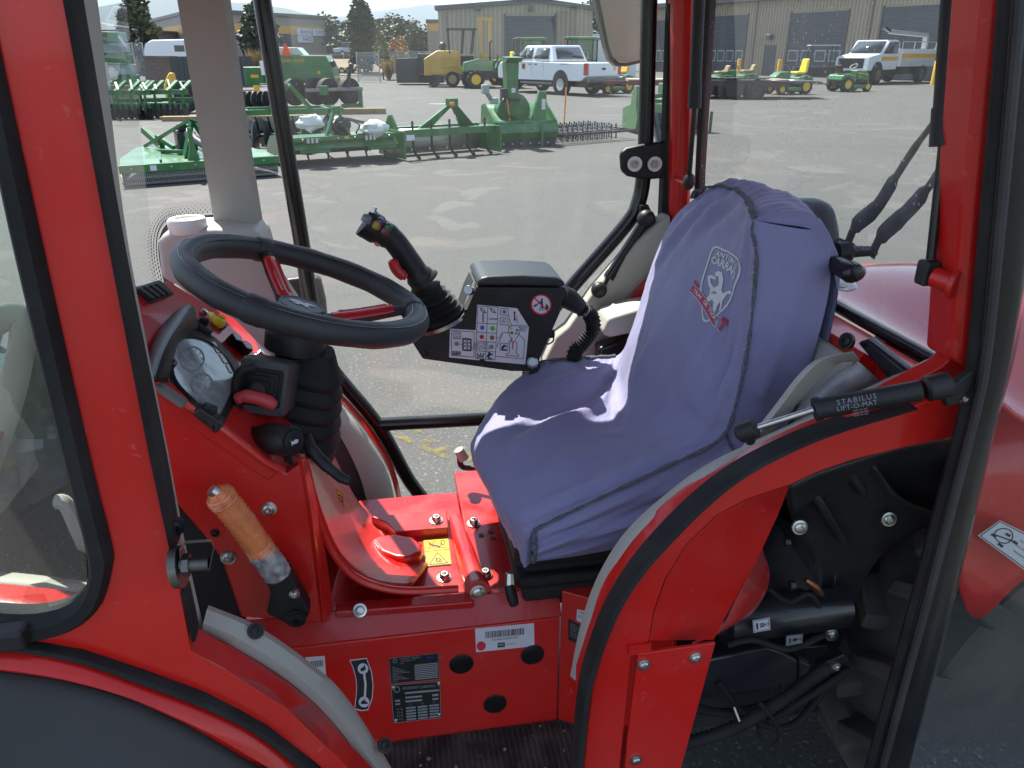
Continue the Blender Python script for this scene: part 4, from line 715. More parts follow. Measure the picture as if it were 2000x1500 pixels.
# mowers
def rider(R_):
    pb('hood', GRN, lambda b: b.prism([(.95, -.27, .5), (.95, -.27, .92), (1.5, -.24, .9), (1.78, -.22, .72), (1.8, -.22, .45)], (0, .52, 0)), R_, .06); pb('hood_stripe', YELP, lambda b: b.prism([(1.0, -.285, .78), (1.0, -.285, .83), (1.65, -.25, .75), (1.7, -.25, .70)], (0, .01, 0)), R_)
    pb('fender', GRN, lambda b: b.prism([(-.1, -.5, .5), (0, -.5, .72), (.3, -.5, .78), (.7, -.5, .7), (.8, -.5, .4), (.1, -.5, .4)], (0, 1.0, 0)), R_, .06); pb('seat', YEL2, lambda b: (b.b2((.2, -.24, .8), (.65, .24, .92)), b.prism([(.1, -.24, .85), (.0, -.2, 1.42), (.0, .2, 1.42), (.1, .24, .85)], (.12, 0, 0))), R_, .05)
    for s_ in (-1, 1): wheel(R_, (.3, s_*.42, .32), .32, .26, (0, 1, 0), RIMY, 10); wheel(R_, (1.5, s_*.42, .22), .22, .18, (0, 1, 0), RIMY, 8)
    pb('steering_wheel', BL, lambda b: b.tube([(.95+.12*math.cos(a), .19*math.sin(a), 1.08+.1*math.cos(a)) for a in [i*.6283 for i in range(10)]], .02, 6, closed=True), R_); pb('mower_deck', GRN, lambda b: b.b2((.6, -.6, .14), (1.3, .6, .3)), R_, .04); pb('chassis', BL, lambda b: b.b2((0, -.2, .3), (1.75, .2, .5)), R_)
RM = empty('riding_mower', 'green riding mower with high yellow seat facing left', 'riding mower', group='riding mowers'); rider(RM); fl_ = math.atan2((-RGT).y, (-RGT).x)
RM.location = gd(1568, 36); RM.rotation_euler = (0, 0, fl_+.35)
dup(RM, gd(1628, 38), fl_+3.5, 'green riding mower facing away right of the high yellow seat', 'riding mowers'); dup(RM, gd(1470, 39), fl_+.1, 'green riding mower behind the flatbed trailer with pale tan seat', 'riding mowers')
dup(RM, gd(1420, 36.5), fl_+.2, 'green utility mower standing on the second trailer behind the far red post', 'riding mowers'); dup(RM, gd(1222, 37), fl_+.6, 'green and yellow mower showing just under the side mirror', 'riding mowers')
TANS = mat('tan_seat', (.30, .22, .10), .6)
for k_, o_ in enumerate([x for x in COL.objects if x.name.startswith('riding_mower.')]):
    for c_ in o_.children:
        if c_.name.startswith('seat'):
            c_.data = c_.data.copy(); c_.data.materials[0] = (BL, TANS, TANS, YELP)[k_ % 4]
            for v_ in c_.data.vertices: v_.co.z = min(v_.co.z, 1.15)
R_ = empty('tilt_trailer', 'flat trailer with tandem wheels right of the far red post', 'trailer', gd(1362, 33), rad(-9.5)+rad(-6)); trailer(R_, 2.6, False)
R_ = empty('utility_vehicle', 'dark open utility vehicle before the middle bay door', 'utility vehicle', gd(1545, 48), rad(-20)); pb('frame', BL, lambda b: (b.b2((0, -.6, .4), (2.8, .6, .9)), [b.beam((x, y, .9), (x, y, 2.0), .06, .06) for x in (.8, 2.1) for y in (-.6, .6)]), R_); pb('roof', mat('pale_roof', (.5, .5, .5), .5), lambda b: b.b2((.7, -.65, 2.0), (2.3, .65, 2.06)), R_); [wheel(R_, (x, s_*.6, .32), .32, .25) for x in (.45, 2.35) for s_ in (-1, 1)]
# service truck with crane
R_ = empty('service_truck', 'white service truck with crane and yellow stripe before the right bay door', 'truck', gd(1650, 49)); 
pb('cab', WPT, lambda b: b.prism([(4.2, -1.0, .75), (4.2, -1.0, 2.2), (4.5, -1.0, 2.32), (5.4, -1.0, 2.3), (6.1, -1.0, 1.6), (7.3, -1.0, 1.45), (7.4, -1.0, .7)], (0, 2.0, 0)), R_, .08, seg=3); pb('service_body', WPT, lambda b: b.b2((0, -1.1, .9), (4.1, 1.1, 1.85)), R_, .04); pb('stripe', YELP, lambda b: (b.b2((.05, 1.1, 1.35), (4.0, 1.12, 1.6)), b.b2((4.3, 1.0, 1.25), (6.0, 1.02, 1.45)), b.b2((.05, -1.12, 1.35), (4.0, -1.1, 1.6)), b.b2((4.3, -1.02, 1.25), (6.0, -1.0, 1.45))), R_)
pb('windscreen', WGL, lambda b: b.add([V((5.5, -.85, 2.24)), V((5.5, .85, 2.24)), V((6.12, .9, 1.66)), V((6.12, -.9, 1.66))], [(0, 1, 2, 3)]), R_, solid=.03); [pb('side_window', WGL, lambda b: b.add([V((4.4, y, 1.6)), V((5.9, y, 1.6)), V((5.35, y, 2.2)), V((4.4, y, 2.2))], [(0, 1, 2, 3)]), R_, solid=.02) for y in (-1.01, 1.01)]
pb('grille', BL, lambda b: b.b2((7.38, -.75, .85), (7.43, .75, 1.35)), R_); pb('bumper', SIL, lambda b: b.b2((7.35, -1.0, .45), (7.55, 1.0, .75)), R_, .03); pb('toolbox_door', FRM, lambda b: [b.b2((.1+k*.8, 1.1, .95), (.8+k*.8, 1.115, 1.3)) for k in range(5)], R_)
pb('crane', mat('grey_crane', (.35, .36, .36), .4), lambda b: (b.beam((.6, .6, 1.85), (.6, .6, 2.6), .25, .25), b.beam((.6, .6, 2.6), (4.7, .5, 2.75), .22, .22)), R_); pb('crane_tip', BL, lambda b: b.beam((4.7, .5, 2.75), (5.4, .5, 2.95), .14, .14), R_); pb('rack_rail', FRM, lambda b: (b.b2((0, 1.0, 2.2), (4.0, 1.05, 2.25)), [b.b2((x, 1.0, 1.85), (x+.05, 1.05, 2.22)) for x in (0, 1.3, 2.6, 3.95)]), R_)
[wheel(R_, (x, s_*.95, .5), .5, .34, (0, 1, 0), DSC) for x in (1.3, 6.3) for s_ in (-1, 1)]; pb('wheel_arch', BL, lambda b: [b.lathe((x, y, .6), (0, y, 0), [(.6, -.02), (.6, .01), (.5, .01)], 20) for x in (6.3,) for y in (-1.0, 1.0)], R_); pb('chassis', BL, lambda b: b.b2((.1, -.8, .5), (7.2, .8, .85)), R_)
d_ = (RGT*-.80-FH*.62); setp(R_, 7.4, 0, gd(1655, 46.5), math.atan2(d_.y, d_.x))
# ================================================================ the tractor
T = empty('orchard_tractor', 'red narrow cabbed orchard tractor with its near door open', 'tractor', (0.2, 1.38, 0), world=True)
NY = 0.85; FY = 1.9
def part(name, m, fn, bevel=0, parent=None, **k):
    b = MB(); fn(b); return b.build(name, m, parent or T, bevel, **k)
def P2(pts, y, n=5): return crv(L(pts, y), n)
def bolt(p, n, r=0.009, parent=None, name='bolt', m=None, h=0.006):
    b = MB(); n = V(n).normalized()
    b.lathe(p, n, [(r*1.5, -0.004), (r*1.5, 0.0015), (r*1.05, 0.002), (r, h*0.7), (r*0.7, h), (r*0.45, h), (r*0.4, h*0.4), (0, h*0.4)], 14)
    return b.build(name, m or STEEL, parent or T)

# --- near cab side: door post with the lower body, window hole left open
sealo = [(-60, -170), (0, 105), (75, 450), (176, 900), (216, 1060), (219, 1105), (200, 1176), (160, 1220), (100, 1246), (36, 1251), (-70, 1240)]
seali = [(-120, -170), (-52, 105), (17, 450), (124, 900), (168, 1080), (170, 1135), (152, 1172), (120, 1195), (80, 1206), (30, 1210), (-70, 1203)]
post = sealo[:-1] + [(-70, 1243)] + [(160, 1268), (280, 1308), (400, 1352), (520, 1416), (616, 1490), (690, 1560)] + [(740, 1560), (660, 1480), (560, 1384), (452, 1316), (374, 1272), (355, 1170), (332, 1072), (294, 900), (217, 500), (124, 0), (92, -170)]
part('cab_side_panel', RED, lambda b: b.prism(L(post, NY), (0, 0.045, 0)), 0.004)
part('window_seal', RUB, lambda b: b.strip(P2(sealo, NY-0.004, 8), P2(seali, NY-0.004, 8), (0, 0.03, 0), (0, -0.012, 0)))
QG = glass_mat('quarter_glass', (0.80, 0.90, 0.86), 0.08, streak=0.05)
part('quarter_window', QG, lambda b: b.add(L(seali, NY+0.006), [list(range(len(seali)))]))
part('window_catch', BLK, lambda b: b.box(W(-5, 1246, Y=NY-0.02), (0.07, 0.03, 0.028)), 0.006)
# trim beside the door opening
pa = [(92, -170), (124, 0), (217, 500), (294, 900), (332, 1072)]; pb = [(112, -170), (143, 0), (230, 500), (312, 900), (343, 1072)]
part('door_seal', RUB, lambda b: b.strip(P2(pa, NY-0.006), P2(pb, NY+0.004), (0, 0.03, 0), (0, -0.008, 0)))
pc = [(150, -170), (184, 0), (205, 175), (248, 500), (326, 900), (356, 1060), (378, 1164), (394, 1232)]
pd = [(112, -170), (143, 0), (173, 175), (230, 500), (312, 900), (341, 1060), (356, 1164), (374, 1250)]
part('pillar_trim', GREYT, lambda b: b.strip(P2(pd, NY+0.012), P2(pc, NY+0.07), (0, 0.012, 0)), 0.003)
part('door_seal', RUB, lambda b: b.strip(L([(352, 1162), (375, 1258)], NY-0.004), L([(362, 1162), (382, 1254)], NY+0.002), (0, 0.03, 0)), 0.003)
bolt(W(340, 1030, Y=NY+0.02), (0.5, -1, 0), 0.009, m=BLK)
# striker bracket for the door lock
STRK = mat('oxidised_steel', (0.16, 0.15, 0.13), 0.42, metal=0.7, var=0.4, vs=40)
def f(b):
    b.prism(L([(350, 1068), (362, 1054), (412, 1052), (420, 1062), (408, 1112), (356, 1112)], NY-0.03), (0, 0.006, 0))
    b.prism([W(352, 1072, Y=NY-0.03), W(362, 1056, Y=NY-0.03), W(362, 1056, Y=NY+0.01), W(352, 1072, Y=NY+0.01)], (0.003, 0, -0.002))
    b.prism([W(412, 1054, Y=NY-0.03), W(420, 1062, Y=NY-0.03), W(408, 1112, Y=NY-0.03), W(408, 1112, Y=NY+0.012), W(420, 1062, Y=NY+0.012), W(412, 1054, Y=NY+0.012)], (0.004, 0, 0))
def f(b):
    A = L([(352, 1110), (350, 1072), (362, 1056), (412, 1053), (418, 1064), (407, 1114)], NY-0.03)
    B = L([(352, 1110), (350, 1072), (362, 1056), (412, 1053), (418, 1064), (407, 1114)], NY+0.012)
    b.strip(A, B, (0, 0, -0.004))
st = part('door_striker', STRK, f, 0.001)
part('striker_pin', STRK, lambda b: (b.cyl(W(352, 1104, Y=NY-0.02), W(408, 1100, Y=NY-0.02), 0.0085), b.lathe(W(358, 1104, Y=NY-0.02), (1, 0, 0), [(0.014, 0), (0.014, 0.008)], 6), b.lathe(W(346, 1108, Y=NY-0.012), (1, 0, 0.1), [(0.026, -0.004), (0.026, 0.006)], 20)), 0, st)
# arch flange and grey sill trim running down to the step
fa = [(374, 1272), (452, 1316), (560, 1384), (640, 1460), (720, 1560)]; fb = [(392, 1238), (452, 1262), (560, 1330), (650, 1412), (755, 1560)]
WORN = mat('scuffed_red_paint', (0.52, 0.015, 0.018), 0.38, coat=0.4, dust=0.9, ds=9, dcol=(0.30, 0.06, 0.05), var=0.3, vs=22)
part('sill_flange', WORN, lambda b: b.strip(P2(fa, NY), P2(fb, NY+0.055), (0, 0.02, -0.02)))
ga = [(394, 1236), (452, 1261), (560, 1328), (650, 1410), (755, 1555)]; gb = [(408, 1182), (500, 1221), (600, 1290), (680, 1366), (790, 1540)]
part('sill_trim', GREYT, lambda b: b.strip(P2(ga, NY+0.057), P2(gb, NY+0.10), (0.0, 0.02, -0.03), (0.004, -0.012, 0.014)))
for q in ((500, 1232), (752, 1456)): bolt(W(q[0], q[1], Y=NY+0.072), (0.4, -0.7, 0.6), 0.008, m=BLK)
# groove seal, outer arch band, dark front mudguard
g1 = [(-80, 1240), (36, 1254), (160, 1276), (280, 1316), (400, 1360), (520, 1424), (640, 1520)]
g2 = [(-80, 1262), (36, 1272), (160, 1296), (280, 1338), (400, 1384), (500, 1434), (610, 1520)]
part('arch_seal', RUB, lambda b: b.strip(P2(g1, NY-0.006), P2(g2, NY-0.012), (0, 0.03, 0), (0, -0.006, 0)))
o1 = [(-80, 1264), (36, 1273), (160, 1298), (280, 1340), (400, 1387), (500, 1438), (605, 1520)]
o2 = [(-80, 1302), (0, 1310), (120, 1328), (240, 1360), (320, 1394), (400, 1432), (560, 1520)]
part('arch_band', RED, lambda b: b.strip(P2(o1, NY-0.012), P2(o2, NY-0.026), (0, 0.05, 0), (0, -0.006, 0)))
o3 = [(-80, 1302), (0, 1311), (120, 1330), (240, 1362), (320, 1397), (400, 1436), (540, 1520)]
MUD = mat('faded_black_mudguard', (0.058, 0.056, 0.054), 0.55, spec=0.18, var=0.25, vs=2.5, bump=0.2, bs=300, dust=0.25, ds=3, dcol=(0.10, 0.10, 0.105))
def f(b):
    A = P2(o3, NY-0.02); B = [W(q[0], 1700, Y=NY-0.10) for q in o3]; B = crv(B, 5); C = [(a+c)/2 + V((0, -0.035, 0)) for a, c in zip(A, B)]
    b.grid(patch([A, C, B], 1, 6))
part('front_mudguard', MUD, f, solid=0.006)
# what shows through the quarter window: cowl, grey sill, crumpled plastic film, bonnet
part('scuttle_sill', GREYT, lambda b: b.grid(patch([[W(-60, 1118, Y=1.05), W(60, 1128, Y=1.05), W(240, 1150, Y=1.05)], [W(-60, 1140, Y=1.0), W(60, 1150, Y=1.0), W(240, 1172, Y=1.0)]])), solid=0.01)
part('scuttle_panel', RED, lambda b: b.grid(patch([[W(-60, 1138, Y=0.99), W(60, 1148, Y=0.99), W(240, 1170, Y=0.99)], [W(-60, 1240, Y=0.92), W(60, 1240, Y=0.92), W(240, 1250, Y=0.92)]])), solid=0.006)
FILM = mat('crumpled_plastic_film', (0.20, 0.22, 0.21), 0.12, coat=0.4, trans=0.0, var=0.5, vs=9, bump=0.6, bs=25)
def f(b):
    rnd = random.Random(3); g = []
    for i in range(22):
        r = []
        for j in range(18):
            p = W(-140+j*22, 640+i*24, Y=1.32); p.y += 0.07*mn.noise(p*9) + 0.06*mn.noise(p*19+V((3, 1, 0))) + 0.03*mn.noise(p*40); r.append(p)
        g.append(r)
    b.grid(g)
part('plastic_film', FILM, f, ang=14)
TRIMG = mat('pale_green_trim', (0.24, 0.27, 0.21), 0.5, var=0.1)
part('windscreen_trim', TRIMG, lambda b: b.tube(crv([W(-40, 650, Y=1.22), W(20, 616, Y=1.22), W(46, 632, Y=1.22), W(38, 700, Y=1.22), W(14, 800, Y=1.22), W(-40, 950, Y=1.22)], 6), 0.020, 10, flat=0.4, up=(0, 1, 0)))
GFILM = mat('green_tinted_film', (0.07, 0.15, 0.09), 0.15, coat=0.4, var=0.6, vs=12, bump=0.5, bs=30)
part('plastic_film', GFILM, lambda b: b.grid([[W(u, v, Y=1.27+0.05*mn.noise(V((u*0.013, v*0.017, 2)))) for u in range(-100, 140, 12)] for v in range(690, 860, 12)]), ang=14)
part('dash_underside', DGREY, lambda b: b.prism([W(-60, 1060, Y=1.2), W(60, 1000, Y=1.2), W(130, 955, Y=1.2), W(250, 1130, Y=1.2), W(-60, 1135, Y=1.2)], (0, 0.03, 0)))
part('film_clip', GREYT, lambda b: b.tube(crv([W(106, 980, Y=1.12), W(128, 984, Y=1.12), W(150, 1030, Y=1.12), W(170, 1075, Y=1.12)], 5), [0.008]+[0.012]*14+[0.006], 8))
BON = mat('bonnet_red', (0.45, 0.012, 0.016), 0.25, coat=0.5)
part('bonnet', BON, lambda b: b.grid(patch([[V((x, y, z)) for y, z in ((0.9, 0.8), (0.98, 1.06), (1.2, 1.14), (1.5, 1.14), (1.75, 1.06), (1.85, 0.8))] for x in (-0.62, -1.0, -1.5)])), solid=0.006)

# --- near rear fender, post and door
arch = [(1112, 1560), (1120, 1500), (1128, 1420), (1136, 1340), (1160, 1260), (1192, 1180), (1240, 1100), (1300, 1042), (1400, 938), (1440, 906), (1545, 856), (1640, 826), (1700, 808), (1782, 788)]
arch = [(1112, 1560), (1120, 1500), (1128, 1420), (1138, 1340), (1160, 1262), (1192, 1184), (1240, 1108), (1300, 1038), (1365, 975), (1440, 918), (1545, 864), (1640, 828), (1782, 790)]
arch2 = [(1135, 1560), (1140, 1500), (1147, 1420), (1157, 1345), (1179, 1268), (1211, 1191), (1258, 1117), (1317, 1051), (1382, 986), (1456, 927), (1556, 874), (1648, 838), (1784, 796)]
part('fender_seal', RUB, lambda b: b.strip(P2(arch, NY-0.004), P2(arch2, NY-0.010), (0, 0.02, 0), (0, -0.010, 0)))
fo = [(1895, 848), (1780, 872), (1664, 900), (1596, 924), (1540, 950), (1460, 976), (1400, 1008), (1340, 1066), (1300, 1132), (1278, 1195), (1268, 1254), (1236, 1262), (1222, 1400), (1205, 1560)]
top = [(1845, 700), (1868, 690), (1905, 700)]
fend = arch2[:-1] + [(1784, 794), (1800, 786), (1905, 760)] + fo
part('rear_fender', RED, lambda b: b.prism([W(u, v, Y=NY) for u, v in fend], (0, 0.03, 0)), 0.003)
# red strip between black seal and grey trim, reaching up to the post
in1 = [(1128, 1310), (1150, 1240), (1176, 1160), (1210, 1096), (1252, 1042), (1312, 982), (1400, 920), (1500, 868), (1600, 822), (1680, 788), (1850, 704)]
in2 = [(1128, 1420), (1138, 1340), (1160, 1262), (1192, 1184), (1240, 1108), (1300, 1038), (1365, 975), (1440, 918), (1545, 864), (1640, 828), (1782, 790)]
part('fender_inner_edge', RED, lambda b: b.strip(P2(in1, NY+0.03), P2(in2, NY+0.004), (0, 0.012, 0)), 0.002)
gt1 = [(1122, 1330), (1140, 1240), (1166, 1156), (1200, 1088), (1240, 1032), (1300, 976), (1390, 908), (1500, 853), (1600, 806), (1680, 768), (1840, 692)]
gt2 = [(1134, 1330), (1152, 1240), (1178, 1156), (1212, 1090), (1254, 1036), (1312, 982), (1400, 918), (1506, 866), (1606, 818), (1686, 780), (1852, 700)]
part('fender_trim', GREYT, lambda b: b.strip(P2(gt1, NY+0.045), P2(gt2, NY+0.032), (0, 0.03, -0.02)), 0.002)
part('fender_corner', RED, lambda b: b.prism(L([(1640, 822), (1700, 790), (1840, 716), (1868, 690), (1905, 690), (1910, 775), (1800, 800), (1784, 792)], NY+0.006), (0, 0.03, 0)), 0.003)
# sloping inner face of the fender, flap, lower plate
part('fender_gusset', RED, lambda b: b.strip([W(u, v, Y=NY+0.004) for u, v in [(1540, 950), (1460, 976), (1400, 1008), (1340, 1066), (1300, 1132), (1278, 1195), (1268, 1252)]],
     [W(u, v, Y=NY+0.055) for u, v in [(1541, 952), (1528, 985), (1516, 1014), (1490, 1070), (1452, 1140), (1420, 1200), (1394, 1250)]], (0.002, 0.006, 0)), 0.001)
def f(b):
    A = [W(u, v, Y=NY+0.06) for u, v in [(1488, 1072), (1462, 1122), (1436, 1172), (1405, 1230), (1352, 1254)]]
    B = [W(u, v, Y=NY+0.16) for u, v in [(1490, 1074), (1503, 1118), (1494, 1158), (1456, 1204), (1352, 1256)]]
    b.strip(crv(A, 5), crv(B, 5), (0, 0.0, -0.005))
part('fender_flap', RED2, f, 0.001)
lp = part('fender_plate', RED, lambda b: b.prism(L([(1246, 1278), (1398, 1256), (1342, 1460), (1310, 1575), (1215, 1575), (1226, 1440)], NY-0.006), (0, 0.006, 0)), 0.0015)
part('plate_tab', RED, lambda b: b.prism(L([(1228, 1262), (1272, 1258), (1272, 1276), (1230, 1280)], NY-0.004), (0, 0.004, 0)))
for q in ((1257, 1298), (1358, 1284), (1242, 1484)): bolt(W(q[0], q[1], Y=NY-0.007), (0, -1, 0), 0.0068, lp)
# rear posts, cab roof and its rails
rp = [(1918, -160), (1914, 0), (1877, 400), (1853, 700)]; rq = [(1990, -160), (1974, 0), (1937, 400), (1902, 730)]
part('rear_post', RED, lambda b: b.strip(L(rp, NY), L(rq, NY), (0, 0.05, 0), (0, -0.012, 0)), 0.006)
fr1 = [(1322, -200), (1318, 0), (1310, 440), (1306, 520)]; fr2 = [(1364, -200), (1360, 0), (1350, 350), (1344, 520)]
part('rear_post', RED, lambda b: b.strip(L(fr1, 1.84), L(fr2, 1.84), (0, 0.05, 0), (0, -0.012, 0)), 0.005)
part('rear_post_seal', RUB, lambda b: b.strip(L([(1313, -200), (1309, 0), (1298, 300), (1290, 470)], 1.87), L([(1322, -200), (1318, 0), (1309, 300), (1304, 470)], 1.86), (0, 0.03, 0)))
WHTR = mat('white_roof', (0.6, 0.58, 0.55), 0.5)
def f(b):
    b.b2((-0.66, 0.80, 1.93), (0.98, 2.0, 2.08))
part('roof', WHTR, f, 0.05)
part('roof_rail', RED, lambda b: (b.b2((-0.56, 0.86, 1.86), (0.72, 0.92, 1.93)), b.b2((-0.56, 1.86, 1.88), (0.72, 1.92, 1.93)), b.b2((0.66, 0.93, 1.86), (0.72, 1.85, 1.93)), b.b2((-0.56, 0.93, 1.86), (-0.5, 1.85, 1.93))), 0.006)
part('headliner', GREYT, lambda b: b.b2((-0.49, 0.93, 1.895), (0.65, 1.85, 1.915)))
# open door
DX = 0.772; dd = V((0.78, -0.62, 0)).normalized(); H0 = V((0.785, 0.822, 0))
dr1 = [(1976, -140), (1972, 0), (1930, 480), (1906, 720), (1880, 850), (1800, 1150), (1705, 1500), (1680, 1590)]
dr2 = [(2072, -140), (2060, 0), (2010, 480), (1978, 700), (1934, 870), (1868, 1150), (1778, 1500), (1755, 1590)]
door = part('open_door', BLKG, lambda b: b.strip(crv([W(u, v, Y=0.80) for u, v in dr1], 4), crv([W(u, v, Y=0.80) for u, v in dr2], 4), (0.03, 0.028, 0), (0, -0.008, 0)), 0.004)
part('door_seal', RUB, lambda b: b.tube(crv([W(u-2, v, Y=0.81) for u, v in dr1], 4), 0.011, 8), 0, door)
part('door_seal', DGREY, lambda b: b.tube(crv([W((u*3+u2)/4, (v*3+v2)/4, Y=0.792) for (u, v), (u2, v2) in zip(dr1, dr2)], 4), 0.006, 8), 0, door)
DG = glass_mat('door_glass', (0.86, 0.91, 0.89), 0.05, streak=0.08, dcol=(0.6, 0.68, 0.64))
def f(b):
    A = [W(u-2, v, Y=0.785) for u, v in dr2]; B = [a + dd*0.62 for a in A]
    b.grid([A, B])
part('door_pane', DG, f, 0, door)
# the gas strut on the door
p0, p1, p2, p3 = W(1470, 838, Y=NY+0.01), W(1590, 800, Y=NY-0.03), W(1800, 762, Y=NY-0.06), W(1852, 750, Y=NY-0.065)
gs = part('gas_strut', BLK, lambda b: (b.tube([p1, p1.lerp(p2, 0.06), p1.lerp(p2, 0.061), p2.lerp(p1, 0.02), p2], [0.0155, 0.0155, 0.0135, 0.0135, 0.009], 16), b.tube([p2.lerp(p3, 0.1), p2.lerp(p3, 0.2), p3, p3 + (p3-p2)*0.15], [0.012, 0.0165, 0.0165, 0.008], 14)), ang=30)
part('piston_rod', STEEL, lambda b: b.cyl(p0, p1, 0.0045), 0, gs)
part('end_fitting', BLK, lambda b: (b.tube([p0 - (p1-p0)*0.28, p0 - (p1-p0)*0.22, p0 + (p1-p0)*0.05, p0 + (p1-p0)*0.09], [0.008, 0.014, 0.0135, 0.008], 12), b.cyl(p0 - (p1-p0)*0.12, W(1466, 862, Y=NY+0.02), 0.007)), 0, gs)
def f(b):
    d = (p2-p1).normalized(); up = V((0, -0.35, 1)).cross(d).cross(d)*-1; up.normalize(); c = p1.lerp(p2, 0.36) + (FWD*-0.0142)
    ex = d; ey = ex.cross(FWD).normalized()*-1
    if ey.z < 0: ey = -ey
    b.flat(text('STABILUS', sp=1.25), c + ey*0.0045, ex, ey, 0.0095); b.flat(text('LIFT-O-MAT', sp=1.1), c - ey*0.0035 - ex*0.001, ex, ey, 0.0085)
    for i in range(3): b.flat(text('0000 00 000', sp=1.2), c - ey*(0.0092+i*0.0032) + ex*0.002, ex, ey, 0.003)
part('strut_print', mat('pale_print', (0.20, 0.20, 0.22), 0.6), f, 0, gs)
def f(b):
    b.prism([W(u, v, Y=NY-0.05) for u, v in [(1842, 772), (1856, 758), (1900, 724), (1922, 720), (1925, 734), (1890, 770), (1870, 792), (1850, 796)]], (0, 0.012, 0))
part('strut_bracket', BLK, f, 0.003)
bolt(W(1886, 778, Y=NY-0.04), (0.4, -1, 0), 0.007)
# rear window, struts, wipers
RG = glass_mat('rear_glass', (0.90, 0.93, 0.90), 0.07, speck=0.8, streak=0.10, dcol=(0.75, 0.76, 0.72))
part('rear_window', RG, lambda b: b.add([V((0.765, 0.915, 1.30)), V((0.765, 1.82, 1.30)), V((0.72, 1.82, 1.88)), V((0.72, 0.915, 1.88))], [(0, 1, 2, 3)]))
def f(b):
    for u0, u1, u2 in ((1384, 1366, 1352),):
        b.strip([W(u0-12, -200, X=0.72), W(u0-10, 0, X=0.72), W(u1-8, 330, X=0.75), W(u2-4, 520, X=0.76)], [W(u0+3, -200, X=0.72), W(u0+1, 0, X=0.72), W(u1, 330, X=0.75), W(u2+8, 520, X=0.76)], (0.02, 0.01, 0))
part('rear_window_seal', RUB, f)
def strut(a, b_, c, r1, r2, k=0.94):
    b = MB(); b.tube([a, a.lerp(b_, k), a.lerp(b_, k+0.001), b_], [r1, r1, r1*1.12, r1*1.12], 14); s = b.build('gas_strut', BLK, T)
    part('piston_rod', BLKG, lambda q: q.cyl(b_, c, r2), 0, s); return s
A, B, C = W(1874, -160, X=0.695), W(1842, 285, X=0.70), W(1818, 505, X=0.705)
s1 = strut(A, B, C, 0.0145, 0.006, 0.82)
part('end_fitting', BLK, lambda b: (b.box(W(1812, 532, X=0.705), (0.024, 0.022, 0.034))), 0.005, s1)
part('strut_peg', RED, lambda b: (b.cyl(W(1822, 540, X=0.705), W(1868, 556, X=0.72), 0.0135, n=16), b.cyl(W(1858, 553, X=0.717), W(1870, 557, X=0.721), 0.019, n=16)), 0.002)
A, B, C = W(1372, -160, X=0.69), W(1356, 212, X=0.70), W(1346, 345, X=0.705)
s2 = strut(A, B, C, 0.0135, 0.006, 0.86)
part('end_fitting', BLK, lambda b: b.ball(W(1346, 354, X=0.705), 0.018, 8, (0.8, 0.8, 1.1)), 0, s2)
part('strut_peg', RED, lambda b: b.cyl(W(1343, 354, X=0.71), W(1322, 348, X=0.72), 0.012), 0.002)
WIP = mat('wiper_black', (0.03, 0.032, 0.035), 0.45, dust=0.3, ds=30, dcol=(0.3, 0.3, 0.3))
def wiper(pts, wd_):
    P_ = [W(u, v, X=0.79) for u, v in pts]; b = MB()
    b.tube(crv(P_, 5), [w for w in wd_ for _ in range(5)][:len(crv(P_, 5))-1]+[wd_[-1]], 8, flat=0.35, up=(1, 0, 0)); return b.build('wiper_arm', WIP, T)
wiper([(1655, 478), (1672, 440), (1712, 405), (1750, 345), (1800, 270), (1925, 110)], [0.010, 0.016, 0.014, 0.008, 0.006, 0.005])
wiper([(1702, 500), (1722, 460), (1765, 420), (1810, 370), (1850, 310), (1945, 170)], [0.010, 0.016, 0.014, 0.008, 0.006, 0.005])
def f(b):
    b.cyl(W(1636, 478, X=0.77), W(1660, 486, X=0.80), 0.012); b.lathe(W(1652, 492, X=0.76), (1, 0, 0), [(0.008, -0.02), (0.017, -0.018), (0.017, 0.006), (0.010, 0.012), (0.008, 0.05)], 16)
    b.cyl(W(1668, 496, X=0.77), W(1712, 492, X=0.79), 0.006)
part('wiper_spindle', BLK, f)
# rear window handle, latch post and work lamp
def f(b):
    b.tube(crv([W(1600, 505, X=0.735), W(1630, 515, X=0.73), W(1655, 527, X=0.73), W(1672, 538, X=0.73)], 4), [0.018]*4+[0.020]*4+[0.021]*4+[0.014], 12, flat=0.75)
part('window_handle', BLKG, f, ang=60)
part('latch_post', BLK, lambda b: (b.prism([W(u, v, Y=1.24) for u, v in [(1588, 600), (1604, 540), (1634, 562), (1634, 596), (1620, 600)]], (0, 0.05, 0)), b.cyl(W(1617, 545, Y=1.25), W(1617, 560, Y=1.25), 0.012)), 0.006)
part('handle_bracket', BLK, lambda b: b.tube(crv([W(1560, 398, X=0.79), W(1590, 400, X=0.79), W(1610, 416, X=0.79), W(1620, 470, X=0.79), W(1616, 540, X=0.78), W(1602, 580, X=0.77)], 5), 0.019, 10, flat=0.6))
bolt(W(1612, 552, Y=1.22), (0, -1, 0.4), 0.009)
CLR = mat('clear_lens', (0.8, 0.8, 0.8), 0.12, coat=0.5, trans=0.6)
part('work_lamp', CLR, lambda b: b.ball(W(1648, 556, X=0.85), 0.022, 10, (1, 1.3, 0.5)))
